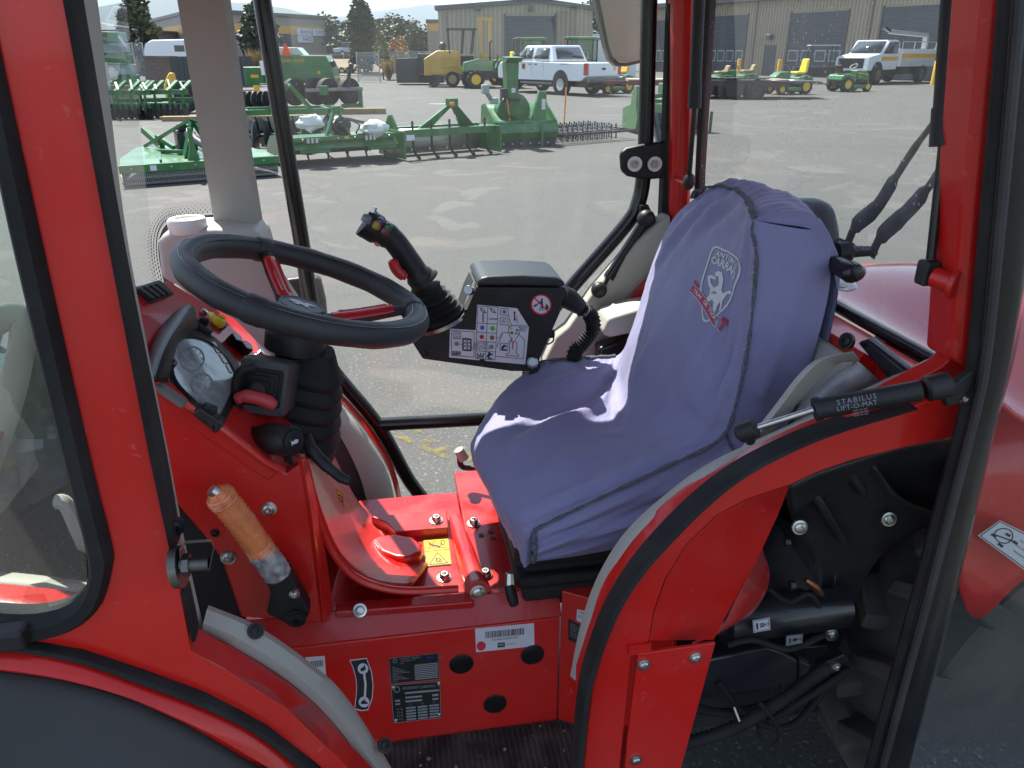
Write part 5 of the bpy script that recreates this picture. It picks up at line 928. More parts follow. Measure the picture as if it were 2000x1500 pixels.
# rear cowl and sill behind the window
def cw(x, pts): return [W(u, v, X=x) for u, v in pts]
rows = [[V((0.83, y, 1.262-0.02*abs(y-1.35))) for y in (0.86, 0.95, 1.1, 1.3, 1.55, 1.75)], [V((0.92, y, z)) for y, z in ((0.84, 1.205), (0.95, 1.230), (1.1, 1.243), (1.3, 1.245), (1.55, 1.235), (1.75, 1.20))],
        [V((1.15, y, z)) for y, z in ((0.82, 1.20), (0.95, 1.250), (1.1, 1.282), (1.3, 1.29), (1.55, 1.255), (1.8, 1.16))], [V((1.5, y, z)) for y, z in ((0.82, 1.16), (0.95, 1.22), (1.1, 1.25), (1.35, 1.25), (1.65, 1.20), (1.95, 1.08))],
        [V((1.9, y, z)) for y, z in ((0.82, 1.02), (0.95, 1.1), (1.1, 1.14), (1.35, 1.15), (1.65, 1.12), (1.95, 1.0))]]
part('rear_cowl', mat('cowl_red', (0.58, 0.012, 0.012), 0.16, coat=0.4, spec=0.4, var=0.1, vs=3, dust=0.08, ds=5, dcol=(0.5, 0.2, 0.17)), lambda b: b.grid(patch(rows, 6, 6)), solid=0.008)
part('rear_sill', RED, lambda b: b.b2((0.735, 0.87, 1.232), (0.80, 1.86, 1.262)), 0.004)
part('rear_window_gasket', BLKG, lambda b: b.tube([V((0.815, 0.87, 1.268)), V((0.815, 1.86, 1.268))], 0.011, 10))
part('rear_trim', GREYT, lambda b: b.grid(patch([[V((0.733, y, 1.245)) for y in (1.02, 1.2, 1.45, 1.8)], [V((0.715, y, 1.235)) for y in (1.02, 1.2, 1.45, 1.8)], [V((0.70, y, 1.16)) for y in (1.02, 1.2, 1.45, 1.8)], [V((0.70, y, 1.07)) for y in (1.06, 1.2, 1.45, 1.8)]])), solid=0.006)
part('rear_trim_cap', BLKG, lambda b: b.prism([W(u, v, X=0.715) for u, v in [(1668, 668), (1692, 660), (1768, 722), (1775, 752), (1740, 752)]], (0.02, 0, 0)), 0.008)
bolt(W(1653, 666, X=0.70), (-1, -0.3, 0.3), 0.009, m=BLK)
# covered side pocket beside the seat
part('side_pocket_trim', GREYT, lambda b: b.strip(crv([W(u, v, Y=0.93) for u, v in [(1440, 900), (1520, 800), (1570, 735), (1610, 700), (1668, 686)]], 4), crv([W(u, v, Y=0.95) for u, v in [(1452, 905), (1532, 818), (1592, 752), (1640, 710), (1682, 704)]], 4), (0, 0.02, -0.01)), 0.002)
WRAP = mat('plastic_sheet', (0.42, 0.40, 0.40), 0.18, coat=0.3, var=0.6, vs=18, bump=0.8, bs=40)
part('side_pocket_cover', WRAP, lambda b: b.grid(patch([[W(u, v, Y=0.96) for u, v in ((1540, 818), (1620, 740), (1676, 706))], [W(u, v, Y=0.95) for u, v in ((1580, 825), (1650, 775), (1720, 745))]])), solid=0.003)
part('side_pocket_wall', RED2, lambda b: b.prism([W(u, v, Y=0.99) for u, v in [(1480, 900), (1690, 690), (1780, 745), (1600, 850)]], (0, 0.004, 0)))

# --- far side: door frame, glass, mirror, grab strut
TB = BLKG
fl = [(478, -200), (512, 0), (552, 250), (590, 480), (606, 585), (632, 697), (737, 829), (800, 940), (858, 1010)]
far = part('far_door', TB, lambda b: (b.tube(P2(fl, FY, 4), 0.0195, 12), b.tube(P2([(737, 829), (840, 824), (935, 819), (1030, 815)], FY, 3), 0.0185, 12),
    b.tube(P2([(1274, -200), (1268, 0), (1262, 250), (1257, 340), (1247, 395), (1222, 440), (1110, 568), (1064, 628), (1040, 690), (1030, 760), (1030, 815)], FY, 5), 0.0195, 12)), ang=60)
FG = glass_mat('far_glass', (0.93, 0.96, 0.94), 0.05, streak=0.02, dcol=(0.8, 0.8, 0.78))
part('door_pane', FG, lambda b: b.add([W(u, v, Y=FY+0.006) for u, v in fl[1:7]] + [W(u, v, Y=FY+0.006) for u, v in ((1030, 815), (1040, 690), (1064, 628), (1110, 568), (1222, 440), (1247, 395), (1262, 250), (1268, 0), (1274, -170))] + [W(482, -170, Y=FY+0.006)], [list(range(16))]), 0, far, flatsh=True)
part('door_pane', FG, lambda b: b.add([W(u, v, Y=FY+0.006) for u, v in ((1268, 0), (1262, 250), (1255, 340), (1280, 470), (1305, 470), (1316, 0))], [list(range(6))]), flatsh=True)
a, c = W(1262, 428, Y=1.85), W(1170, 572, Y=1.82)
fs = part('gas_strut', BLKG, lambda b: b.tube([a, a.lerp(c, 0.72), a.lerp(c, 0.721), a.lerp(c, 0.8)], [0.013, 0.013, 0.0145, 0.0145], 12))
part('end_fitting', BLK, lambda b: (b.prism([W(u, v, Y=1.86) for u, v in [(1252, 402), (1266, 400), (1276, 420), (1262, 445), (1250, 440)]], (0, 0.02, 0)), b.ball(a, 0.024, 8)), 0, fs)
part('end_fitting', BLK, lambda b: (b.ball(W(1170, 566, Y=1.82), 0.021, 8), b.cyl(a.lerp(c, 0.78), c, 0.006)), 0, fs)
part('strut_peg', mat('red_cap', (0.5, 0.02, 0.02), 0.4), lambda b: b.lathe(W(1176, 586, Y=1.84), (-0.2, -0.8, 0.6), [(0.019, -0.02), (0.02, 0.006), (0.015, 0.01)], 16))
part('door_latch', BLK, lambda b: b.prism(L([(1212, 300), (1224, 288), (1268, 280), (1303, 275), (1306, 348), (1262, 352), (1226, 345), (1214, 334)], FY-0.03), (0, 0.02, 0)), 0.008)
def f(b):
    for u in (1239, 1278): b.lathe(W(u, 320, Y=FY-0.032), (0, -1, 0), [(0.018, 0), (0.018, 0.006), (0.012, 0.007)], 20)
lw = part('latch_washer', WHT, f)
part('latch_nut', STEEL, lambda b: [b.lathe(W(u, 320, Y=FY-0.04), (0, -1, 0), [(0.011, 0), (0.011, 0.008), (0.007, 0.008), (0.006, 0.002), (0, 0.002)], 6) for u in (1239, 1278)], 0, lw)
MIR = mat('mirror_back_film', (0.27, 0.275, 0.225), 0.32, metal=0.0, var=0.12, vs=10, bump=0.2, bs=250, coat=0.2)
mo = [(1150, -60), (1168, 20), (1184, 92), (1192, 118), (1206, 130), (1225, 130), (1268, 120), (1268, -60)]
mir = part('side_mirror', BLKG, lambda b: b.prism(L(mo, 2.12), (0, 0.05, 0)), 0.01)
part('mirror_face', MIR, lambda b: b.prism(L([(1158, -60), (1176, 20), (1190, 90), (1198, 112), (1210, 123), (1224, 123), (1262, 114), (1262, -60)], 2.118), (0, 0.003, 0)), 0, mir)
part('mirror_arm', BLKG, lambda b: b.tube([W(1272, 190, Y=2.12), W(1280, 240, Y=2.02), W(1290, 290, Y=1.95)], 0.009, 8))
# far front pillar duct with the washer reservoir
DUCT = mat('duct_plastic', (0.32, 0.305, 0.265), 0.6, var=0.08, vs=5, bump=0.2, bs=400)
def f(b):
    A = L([(320, -200), (346, 0), (385, 235), (423, 462)], 1.76); B = L([(410, -200), (437, 0), (470, 235), (506, 462)], 1.76)
    C = [p + V((0.004, 0.06, 0)) for p in B]; D = [p + V((0.02, 0.06, 0)) for p in A]
    for P_, Q_ in ((A, B), (B, C), (C, D), (D, A)): b.grid([P_, Q_])
part('pillar_duct', DUCT, f, ang=30)
res = [(306, 474), (316, 460), (336, 450), (420, 446), (505, 452), (514, 470), (540, 560), (600, 650), (590, 742), (560, 735), (470, 660), (345, 560), (314, 545)]
wr = part('washer_reservoir', mat('milky_plastic', (0.46, 0.44, 0.40), 0.5, var=0.08, vs=5), lambda b: b.prism(L(res, 1.68), (0, 0.14, 0)), 0.014, seg=3)
part('cap', mat('white_cap', (0.72, 0.69, 0.66), 0.5), lambda b: (b.lathe(W(367, 444, Z=W(370, 449, Y=1.68).z), (0, 0.0, 1), [(0.036, -0.01), (0.039, 0.0), (0.039, 0.016), (0.036, 0.020), (0.024, 0.0205), (0.023, 0.016), (0, 0.016)], 28)), 0, wr)
# windscreen with its printed border
part('windscreen', FG, lambda b: b.add([V((-0.56, 0.93, 1.1)), V((-0.56, 1.93, 1.1)), V((-0.50, 1.93, 1.9)), V((-0.50, 0.93, 1.9))], [(0, 1, 2, 3)]))
def f(b):
    pl = (V((-0.556, 1.5, 1.1)), V((-0.8, 0, 0.06)).cross(V((0, 1, 0))).cross(V((0, 1, 0))))
    n_ = V((1, 0, -0.075)).normalized(); pl = (V((-0.553, 1.5, 1.1)), n_)
    for k in range(4):
        path = crv([W(u, v, pl=pl) for u, v in [(318-k*5, 560), (306-k*5, 500), (308-k*5, 455-k*2), (326-k*3, 428-k*5), (360, 418-k*5), (430, 412-k*5)]], 16)
        for i in range(k % 2, len(path), 2):
            b.lathe(path[i], (1, 0, 0), [(0.0042-k*0.0008, 0), (0.0042-k*0.0008, 0.0006)], 8)
part('windscreen_dots', INK, f)['kind'] = 'stuff'
def f(b):
    n_ = V((1, 0, -0.075)).normalized(); pl = (V((-0.552, 1.5, 1.1)), n_)
    A = [W(u, v, pl=pl) for u, v in [(322, 560), (310, 500), (312, 458), (330, 434), (362, 424), (430, 418)]]; B = [W(u, v, pl=pl) for u, v in [(340, 560), (330, 500), (334, 470), (350, 460), (370, 456), (430, 450)]]
    b.strip(crv(A, 5), crv(B, 5), (0.001, 0, 0))
part('windscreen_border', INK, f)
part('front_mirror', BLK, lambda b: b.prism(L([(545, 548), (600, 540), (625, 544), (636, 590), (640, 640), (590, 640), (560, 600)], 2.0), (0, 0.04, 0)), 0.01)
# far wheel-arch trims
part('far_rear_trim', GREYT, lambda b: b.prism(L([(1060, 715), (1085, 660), (1110, 640), (1160, 570), (1240, 478), (1290, 432), (1312, 418), (1316, 700), (1150, 730)], 1.82), (0, 0.06, 0)), 0.012)
part('far_armrest', GREYT, lambda b: b.prism(L([(1176, 652), (1190, 622), (1250, 604), (1300, 596), (1300, 640), (1190, 662)], 1.70), (0, 0.10, 0)), 0.012)
part('far_window_strip', BLKG, lambda b: b.prism(L([(1170, 680), (1300, 640), (1300, 720), (1170, 720)], 1.75), (0, 0.05, 0)), 0.008)
part('far_post_foot', RED2, lambda b: b.prism(L([(1190, 640), (1240, 570), (1300, 510), (1310, 600), (1200, 640)], 1.80), (0, 0.01, 0)))
s_a = [(630, 760), (660, 800), (700, 860), (735, 930), (748, 1004)]; s_b = [(640, 776), (672, 792), (722, 850), (760, 920), (776, 1004)]
part('far_sill_trim', GREYT, lambda b: b.strip(P2([(620, 790), (650, 830), (680, 880), (706, 940), (722, 1004)], 1.72), P2([(648, 776), (690, 818), (728, 868), (760, 930), (776, 1004)], 1.80), (0, 0.03, -0.02), (0.006, -0.01, 0.006)))
part('far_sill_flange', RED, lambda b: b.strip(P2([(640, 756), (682, 800), (722, 852), (760, 920), (782, 1004)], 1.81), P2([(650, 752), (694, 798), (736, 852), (770, 916), (792, 1004)], 1.86), (0, 0.02, -0.02)))
part('far_arch', DGREY, lambda b: b.strip(P2([(600, 880), (630, 900), (660, 940), (690, 1010)], 1.70), P2([(622, 800), (660, 840), (690, 890), (730, 1010)], 1.73), (0, 0.02, -0.02)))
# ---------------------------------------------------------------- printed labels helper
def qmap(c, off=0.0, **k):
    (a, b, c2, d) = c
    def fn(s, t):
        u = (a[0]*(1-s)+b[0]*s)*(1-t) + (d[0]*(1-s)+c2[0]*s)*t; v = (a[1]*(1-s)+b[1]*s)*(1-t) + (d[1]*(1-s)+c2[1]*s)*t
        p = W(u, v, **k); return p + (EYE-p).normalized()*off
    fn.r = (math.dist(a, d)/math.dist(a, b)); return fn
class Pr(MB):
    def tx(s, fn, st, x, y, h, ax='CENTER', sp=1.0, wx=1.0):
        tm = text(st, ax, sp); return s.add([fn(x+p[0]*h*fn.r*wx, y-p[1]*h) for p in tm[0]], tm[1])
    def rc(s, fn, x0, y0, x1, y1): return s.add([fn(x0, y0), fn(x1, y0), fn(x1, y1), fn(x0, y1)], [(0, 1, 2, 3)])
    def ln(s, fn, x0, y0, x1, y1, w=0.012):
        dx, dy = (x1-x0)/fn.r, y1-y0; l = math.hypot(dx, dy) or 1; nx, ny = -dy/l*w/2*fn.r, dx/l*w/2
        return s.add([fn(x0+nx, y0+ny), fn(x1+nx, y1+ny), fn(x1-nx, y1-ny), fn(x0-nx, y0-ny)], [(0, 1, 2, 3)])
    def fr(s, fn, x0, y0, x1, y1, w=0.012):
        for q in ((x0, y0, x1, y0), (x1, y0, x1, y1), (x1, y1, x0, y1), (x0, y1, x0, y0)): s.ln(fn, *q, w)
        return s
    def dc(s, fn, x, y, r, n=18): return s.add([fn(x+r*fn.r*math.cos(6.2832*i/n), y+r*math.sin(6.2832*i/n)) for i in range(n)], [list(range(n))])
    def rg(s, fn, x, y, r, w, n=24):
        P_ = [fn(x+q*fn.r*math.cos(6.2832*i/n), y+q*math.sin(6.2832*i/n)) for q in (r, r-w) for i in range(n)]
        return s.add(P_, [(i, (i+1) % n, n+(i+1) % n, n+i) for i in range(n)])
    def pg(s, fn, pts): return s.add([fn(x, y) for x, y in pts], [list(range(len(pts)))])
def label(name, m, fn, pts=None, parent=None, th=0.0004):
    b = MB(); b.prism([fn(x, y) for x, y in (pts or ((0, 0), (1, 0), (1, 1), (0, 1)))], (FWD*th)); return b.build(name, m, parent or T)

# ---------------------------------------------------------------- tunnel, platform and floor
TY = 1.15
part('tunnel_side', RED, lambda b: b.b2((-0.42, TY, 0.40), (0.287, TY+0.03, 0.697)), 0.004)
part('tunnel_shoulder', RED2, lambda b: b.strip([V((-0.42, TY+0.001, 0.699)), V((0.29, TY+0.001, 0.699))], [V((-0.42, TY+0.035, 0.744)), V((0.29, TY+0.035, 0.744))], (0, 0.04, -0.02)), 0.002)
part('seat_box_side', RED, lambda b: b.prism([V((0.288, TY+0.002, 0.40)), V((0.47, 1.03, 0.40)), V((0.47, 1.03, 0.76)), V((0.288, TY+0.002, 0.76))], (0.02, 0.03, 0)), 0.003)
part('seat_box_top', RED2, lambda b: b.b2((0.135, TY+0.037, 0.700), (0.62, 1.70, 0.722)), 0.003)
part('platform', RED2, lambda b: b.b2((-0.16, TY+0.037, 0.690), (0.134, 1.62, 0.712)), 0.003)
part('platform_rail', RED2, lambda b: b.beam(W(655, 1192, Y=TY+0.03), W(925, 1172, Y=TY+0.03), 0.03, 0.016), 0.004)
part('platform_block', RED2, lambda b: b.prism([W(u, v, Z=0.735) for u, v in [(724, 1008), (872, 994), (876, 1030), (772, 1038), (754, 1020)]], (0, 0, -0.03)), 0.003)
part('platform_boss', RED2, lambda b: (b.prism([W(u, v, Z=0.74) for u, v in [(722, 1052), (738, 1044), (770, 1040), (806, 1046), (826, 1062), (824, 1078), (800, 1090), (772, 1088), (742, 1076)]], (0, 0, -0.03))), 0.010)
hb = (W(888, 1018, Y=1.52), W(932, 1152, Y=1.20))
part('hinge_barrel', RED2, lambda b: (b.cyl(hb[0], hb[1], 0.021, n=20), b.cyl(hb[1].lerp(hb[0], 0.05), hb[1] + (hb[1]-hb[0])*0.03, 0.026, n=20)), 0.003)
bolt(hb[1] + (hb[1]-hb[0])*0.035, hb[1]-hb[0], 0.011, m=STEEL)
for q in ((852, 1016, 0.737), (868, 1128, 0.714), (925, 1022, 0.725), (948, 1122, 0.725)): bolt(W(q[0], q[1], Z=q[2]), (0, -0.1, 1), 0.010, h=0.012)
for q in ((588, 1252), (703, 1192), (1026, 1202), (1074, 1196)): bolt(W(q[0], q[1], Y=TY+0.012), (0, -1, 0.6), 0.0085)
part('platform_hole', INK, lambda b: [b.lathe(W(u, v, Z=0.7235), (0, 0, 1), [(0.006, 0), (0.006, 0.0006)], 12) for u, v in ((958, 1038), (962, 1050), (940, 1045))])
def f(b):
    g = []; xs = [-0.30+i*0.00275 for i in range(240)]
    for y in (0.86, 0.95, 1.05, 1.148):
        g.append([V((x, y, 0.432 + (0.004 if (i//2) % 2 else 0))) for i, x in enumerate(xs)])
    b.grid(g)
MATM = mat('floor_mat_rubber', (0.035, 0.033, 0.031), 0.6, var=0.4, vs=14, dust=0.6, ds=18, dcol=(0.15, 0.135, 0.115))
part('floor_mat', MATM, f, ang=20)
part('floor_plate', RED2, lambda b: b.b2((-0.45, 0.87, 0.40), (0.46, 1.148, 0.428)))
part('side_step_wall', RED, lambda b: b.prism([V((0.30, 0.9, 0.43)), V((0.30, 0.9, 0.66)), V((0.36, 0.9, 0.66)), V((0.36, 0.9, 0.43))], (0, 0.012, 0)))
def f(b):
    r = random.Random(5)
    for i in range(26):
        p = V((r.uniform(-0.05, 0.30), r.uniform(0.95, 1.14), 0.4375)); s_ = r.uniform(0.002, 0.006); b.box(p, (s_, s_*r.uniform(.5, 1.3), 0.002), r.uniform(0, 3))
dl = part('floor_debris', mat('dry_leaf_bits', (0.25, 0.2, 0.12), 0.9), f); dl['kind'] = 'stuff'
# labels on the tunnel side
fn = qmap([(928, 1228), (1043, 1217), (1044, 1262), (930, 1274)], 0.0006, Y=TY)
lb = label('barcode_label', LABW, fn)
fn = qmap([(928, 1228), (1043, 1217), (1044, 1262), (930, 1274)], 0.0012, Y=TY)
b = Pr(); r_ = random.Random(2); x = 0.17
while x < 0.83:
    w_ = r_.choice((0.006, 0.006, 0.011, 0.016)); b.rc(fn, x, 0.17, x+w_, 0.45); x += w_ + r_.choice((0.006, 0.009, 0.012))
b.tx(fn, 'ZN196A56500027967', 0.5, 0.55, 0.115, sp=1.1); b.rc(fn, 0.37, 0.70, 0.495, 0.90); b.tx(fn, 'MACHINERY', 0.53, 0.8, 0.07, 'LEFT'); b.build('label_print', INK, lb)
fn2 = qmap([(928, 1228), (1043, 1217), (1044, 1262), (930, 1274)], 0.0018, Y=TY)
b = Pr(); b.tx(fn2, 'PAP\u00c9', 0.432, 0.8, 0.13, wx=0.8); b.build('label_print', LABW, lb)
b = Pr(); b.dc(fn, 0.09, 0.76, 0.20); b.build('label_dot', mat('red_dot', (0.6, 0.03, 0.06), 0.5), lb)
fn = qmap([(596, 1284), (634, 1281), (637, 1320), (612, 1325)], 0.0006, Y=TY); lb = label('paper_label', LABW, fn)
b = Pr(); [b.rc(qmap([(596, 1284), (634, 1281), (637, 1320), (612, 1325)], 0.0012, Y=TY), 0.2+i*0.1, 0.2, 0.25+i*0.1, 0.5) for i in range(7)]; b.build('label_print', INK, lb)
PLATE = mat('black_plate', (0.035, 0.033, 0.033), 0.35, metal=0.3, var=0.2, vs=30)
for c, kind in (([(759, 1286), (857, 1275), (859, 1327), (763, 1336)], 0), ([(763, 1338), (860, 1330), (862, 1402), (768, 1413)], 1)):
    fn = qmap(c, 0.0008, Y=TY); pl_ = label('type_plate', PLATE, fn); fn = qmap(c, 0.0014, Y=TY); b = Pr()
    b.fr(fn, 0.01, 0.01, 0.99, 0.99, 0.012)
    b.rg(fn, 0.12, 0.13, 0.08, 0.02)
    b.tx(fn, 'ANTONIO CARRARO', 0.23, 0.09 if not kind else 0.12, 0.09 if not kind else 0.10, 'LEFT', wx=0.9)
    if not kind:
        b.tx(fn, 'Campodarsego - PD', 0.23, 0.17, 0.07, 'LEFT'); b.tx(fn, 'Italy', 0.23, 0.25, 0.07, 'LEFT')
        for i in range(9): b.rc(fn, 0.5, 0.36+i*0.066, 0.97, 0.40+i*0.066)
        for i in range(10): b.rc(fn, 0.05, 0.36+i*0.06, 0.12+((i*37) % 30)/100, 0.375+i*0.06)
    else:
        b.rc(fn, 0.28, 0.22, 0.97, 0.27); b.rc(fn, 0.28, 0.34, 0.62, 0.39); b.rc(fn, 0.28, 0.44, 0.62, 0.49); b.rc(fn, 0.83, 0.34, 0.95, 0.40); b.rc(fn, 0.83, 0.45, 0.95, 0.5)
        b.rc(fn, 0.07, 0.40, 0.17, 0.45); b.rc(fn, 0.07, 0.49, 0.17, 0.53)
        for i in range(5): b.rc(fn, 0.28, 0.62+i*0.075, 0.48, 0.665+i*0.075); b.rc(fn, 0.52, 0.62+i*0.075, 0.72, 0.665+i*0.075); b.rc(fn, 0.76, 0.62+i*0.075, 0.96, 0.665+i*0.075)
        for i, s_ in enumerate(('T-1', 'T-2', 'T-3')): b.tx(fn, s_, 0.38+i*0.24, 0.565, 0.06)
        for i, s_ in enumerate(('B-1', 'B-2', 'B-3', 'B-4')): b.tx(fn, s_+' kg', 0.15, 0.65+i*0.085, 0.06)
    b.build('plate_print', GREYP, pl_)
    if not kind:
        b = Pr(); b.tx(fn, 'Mobil', 0.82, 0.14, 0.13); b.build('plate_print', mat('blue_print', (0.02, 0.06, 0.35), 0.5), pl_)
    else:
        for q in ((768, 1343), (857, 1335), (858, 1396), (773, 1407)): bolt(W(q[0], q[1], Y=TY-0.001), (0, -1, 0), 0.003, pl_, 'rivet', h=0.002)
# hare and tortoise label
hc = [(680, 1285), (730, 1285), (730, 1390), (680, 1390)]
def arcp(off, e=0.0): return [(0.02+e+0.38*math.sin(3.1416*t)**0.9*0.9+off*(1 if off else 0)+0.25*t*(1 if not off else 0.0)+(0.0 if not off else 0.0), 0.05+0.9*t+e*(1-2*t)) for t in [i/10 for i in range(11)]]
left = [(0.05, 0.04), (0.18, 0.18), (0.28, 0.35), (0.32, 0.52), (0.31, 0.68), (0.24, 0.96)]; right = [(0.55, 0.99), (0.78, 0.97), (0.95, 0.75), (0.99, 0.5), (0.92, 0.25), (0.72, 0.0)]
fn = qmap(hc, 0.0006, Y=TY); lb = label('speed_label', LABW, fn, left + right)
fn = qmap(hc, 0.0012, Y=TY); b = Pr(); cx, cy = 0.62, 0.5
b.pg(fn, [(x+(0.62-x)*0.09, y+(0.5-y)*0.04) for x, y in left + right]); b.build('label_print', INK, lb)
fn = qmap(hc, 0.0018, Y=TY); b = Pr(); b.dc(fn, 0.58, 0.2, 0.10); b.dc(fn, 0.62, 0.82, 0.10); b.ln(fn, 0.60, 0.2, 0.68, 0.5, 0.04); b.ln(fn, 0.68, 0.5, 0.64, 0.82, 0.04); b.build('label_print', LABW, lb)
fn = qmap(hc, 0.0024, Y=TY); b = Pr()
b.pg(fn, [(0.47, 0.22), (0.52, 0.18), (0.60, 0.17), (0.64, 0.12), (0.67, 0.14), (0.66, 0.18), (0.70, 0.20), (0.66, 0.23), (0.58, 0.24), (0.52, 0.26)])
b.pg(fn, [(0.48, 0.84), (0.55, 0.79), (0.66, 0.79), (0.72, 0.83), (0.78, 0.82), (0.77, 0.85), (0.70, 0.86), (0.54, 0.86)]); b.build('label_print', INK, lb)
for q in ((901, 1296, 28), (1040, 1278, 28), (967, 1374, 27)):
    c = W(q[0], q[1], Y=TY); part('hole_plug', BLKG, lambda b: b.lathe(c, (0, -1, 0), [(0.0235, -0.002), (0.0235, 0.002), (0.021, 0.003), (0, 0.0025)], 28))
# labels on the seat box side
sp_ = (V((0.288, TY+0.002, 0.40)), V((0.12, 0.182, 0)).normalized())
for c, m_, lines in (([(1127, 1190), (1152, 1195), (1148, 1222), (1126, 1212)], LABW, ('Category 2', 'EN15695-1')), ([(1110, 1208), (1144, 1226), (1140, 1262), (1110, 1250)], PLATE, ('ANTONIO CARRARO', 'ROPS OECD', 'FOPS OECD', 'Model', 'Tractors'))):
    fn = qmap(c, 0.0008, pl=sp_); lb = label('cab_label', m_, fn); fn = qmap(c, 0.0014, pl=sp_); b = Pr()
    for i, s_ in enumerate(lines): b.tx(fn, s_, 0.12, 0.2+i*0.7/len(lines), 0.16 if len(lines) > 2 else 0.26, 'LEFT')
    b.build('label_print', INK if m_ is LABW else GREYP, lb)
# warning labels on the ramp and platform
def warn(c, **k):
    fn = qmap(c, 0.0006, **k); lb = label('warning_label', YEL, fn); fn = qmap(c, 0.0012, **k); b = Pr()
    b.fr(fn, 0.02, 0.02, 0.98, 0.98, 0.02); b.ln(fn, 0.02, 0.46, 0.98, 0.46, 0.02)
    for q in ((0.5, 0.54, 0.86, 0.93), (0.86, 0.93, 0.14, 0.93), (0.14, 0.93, 0.5, 0.54)): b.ln(fn, *q, 0.03)
    b.rg(fn, 0.5, 0.8, 0.08, 0.03); b.ln(fn, 0.42, 0.7, 0.46, 0.88, 0.03); b.rg(fn, 0.6, 0.83, 0.05, 0.025); b.dc(fn, 0.25, 0.2, 0.05); b.ln(fn, 0.3, 0.24, 0.62, 0.34, 0.06); b.ln(fn, 0.62, 0.34, 0.72, 0.2, 0.03)
    b.rg(fn, 0.75, 0.2, 0.09, 0.03); b.ln(fn, 0.5, 0.38, 0.9, 0.38, 0.02); b.build('label_print', INK, lb)
    b = Pr(); b.ln(fn, 0.15, 0.1, 0.45, 0.4, 0.03); b.ln(fn, 0.45, 0.1, 0.15, 0.4, 0.03); b.build('label_print', mat('red_print', (0.6, 0.02, 0.02), 0.5), lb)
warn([(826, 1052), (876, 1047), (882, 1102), (832, 1107)], Z=0.7135)
# the red ramp sweeping from the steering tower down to the platform
def f(b):
    A = [W(u, v, Y=1.185) for u, v in [(594, 896), (608, 960), (626, 1020), (652, 1080), (690, 1122), (740, 1144), (800, 1150)]]
    M_ = [W(u, v, Y=1.38) for u, v in [(628, 892), (650, 955), (672, 1008), (700, 1050), (736, 1075), (780, 1086), (840, 1090)]]
    B = [W(u, v, Y=1.56) for u, v in [(650, 888), (672, 935), (694, 975), (716, 1000), (742, 1012), (780, 1020), (830, 1022)]]
    b.grid(patch([A, M_, B], 4, 6))
part('platform_ramp', RED2, f, solid=0.006)
part('ramp_lip', RED, lambda b: b.tube(crv([W(u, v, Y=1.178) for u, v in [(594, 896), (608, 960), (626, 1020), (652, 1080), (690, 1124), (740, 1146), (800, 1154), (895, 1150)]], 5), 0.0075, 8))
warn([(652, 950), (668, 962), (676, 1036), (656, 1012)], Y=1.40)
part('clear_label', CLR, lambda b: b.prism([W(u, v, Y=1.42) for u, v in [(632, 914), (646, 922), (652, 962), (640, 985)]], (0, 0.002, 0)))
# ---------------------------------------------------------------- steering tower and dashboard
dn1, dn3, df2 = W(297, 726, Y=1.15), W(546, 917, Y=1.15), W(455, 620, Y=1.55)
DN = (dn3-dn1).cross(df2-dn1).normalized()
if DN.z < 0: DN = -DN
DP = (dn1, DN)
def D(u, v, h=0.0): return W(u, v, pl=(dn1 + DN*h, DN))
tw = [(250, 690), (297, 728), (370, 792), (437, 840), (518, 903), (560, 925), (594, 900), (612, 990), (628, 1100), (640, 1218), (470, 1206), (432, 1092), (400, 1050), (345, 985), (230, 850)]
part('steering_tower', RED, lambda b: b.prism(L(tw, 1.152), (0, 0.02, 0)), 0.004)
part('tower_edge', RED, lambda b: b.strip(L([(590, 896), (606, 990), (620, 1100), (634, 1218)], 1.145), L([(600, 898), (622, 990), (640, 1100), (652, 1190)], 1.175), (-0.01, 0.01, 0)), 0.002)
part('tower_recess_shade', INK, lambda b: b.prism(L([(300, 960), (470, 1100), (480, 1220), (300, 1220)], 1.20), (0, 0.01, 0)))  # flat black sheet painted in for the shade inside the recess
part('tower_front', RED2, lambda b: b.prism([W(594, 898, Y=1.17), W(652, 888, Y=1.55), W(690, 1000, Y=1.55), W(640, 1190, Y=1.18)], (-0.012, 0, 0)))
for q in ((525, 994), (446, 1088), (525, 1085)): bolt(W(q[0], q[1], Y=1.151), (0, -1, 0.1), 0.009, h=0.009)
bolt(W(420, 1041, Y=1.151), (0, -1, 0), 0.005, m=BLK)
def f(b):
    b.prism([D(u, v) for u, v in [(215, 600), (262, 556), (330, 548), (400, 590), (460, 622), (545, 708), (600, 760), (598, 905), (546, 918), (437, 838), (297, 727), (240, 690)]], DN*-0.03)
part('dashboard', RED, f, 0.005)
part('dashboard_edge', RED, lambda b: b.tube([D(u, v, 0.0) for u, v in [(262, 658), (297, 728), (370, 791), (437, 839), (518, 902), (548, 918)]], 0.007, 8))
sw = part('switch_bank', DGREY, lambda b: b.prism([D(u, v, 0.006) for u, v in [(264, 560), (312, 545), (342, 572), (296, 590)]], DN*-0.02), 0.003)
for i in range(4):
    t = (i+0.5)/4; a_ = (268+(313-268)*t, 559+(547-559)*t); e_ = (297+(339-297)*t, 586+(572-586)*t)
    part('rocker_switch', BLK, lambda b: b.prism([D(a_[0]-4, a_[1]+4, 0.012), D(a_[0]+4, a_[1]+2, 0.012), D(e_[0]+4, e_[1]-3, 0.012), D(e_[0]-4, e_[1]-1, 0.012)], DN*-0.01), 0.002, sw)
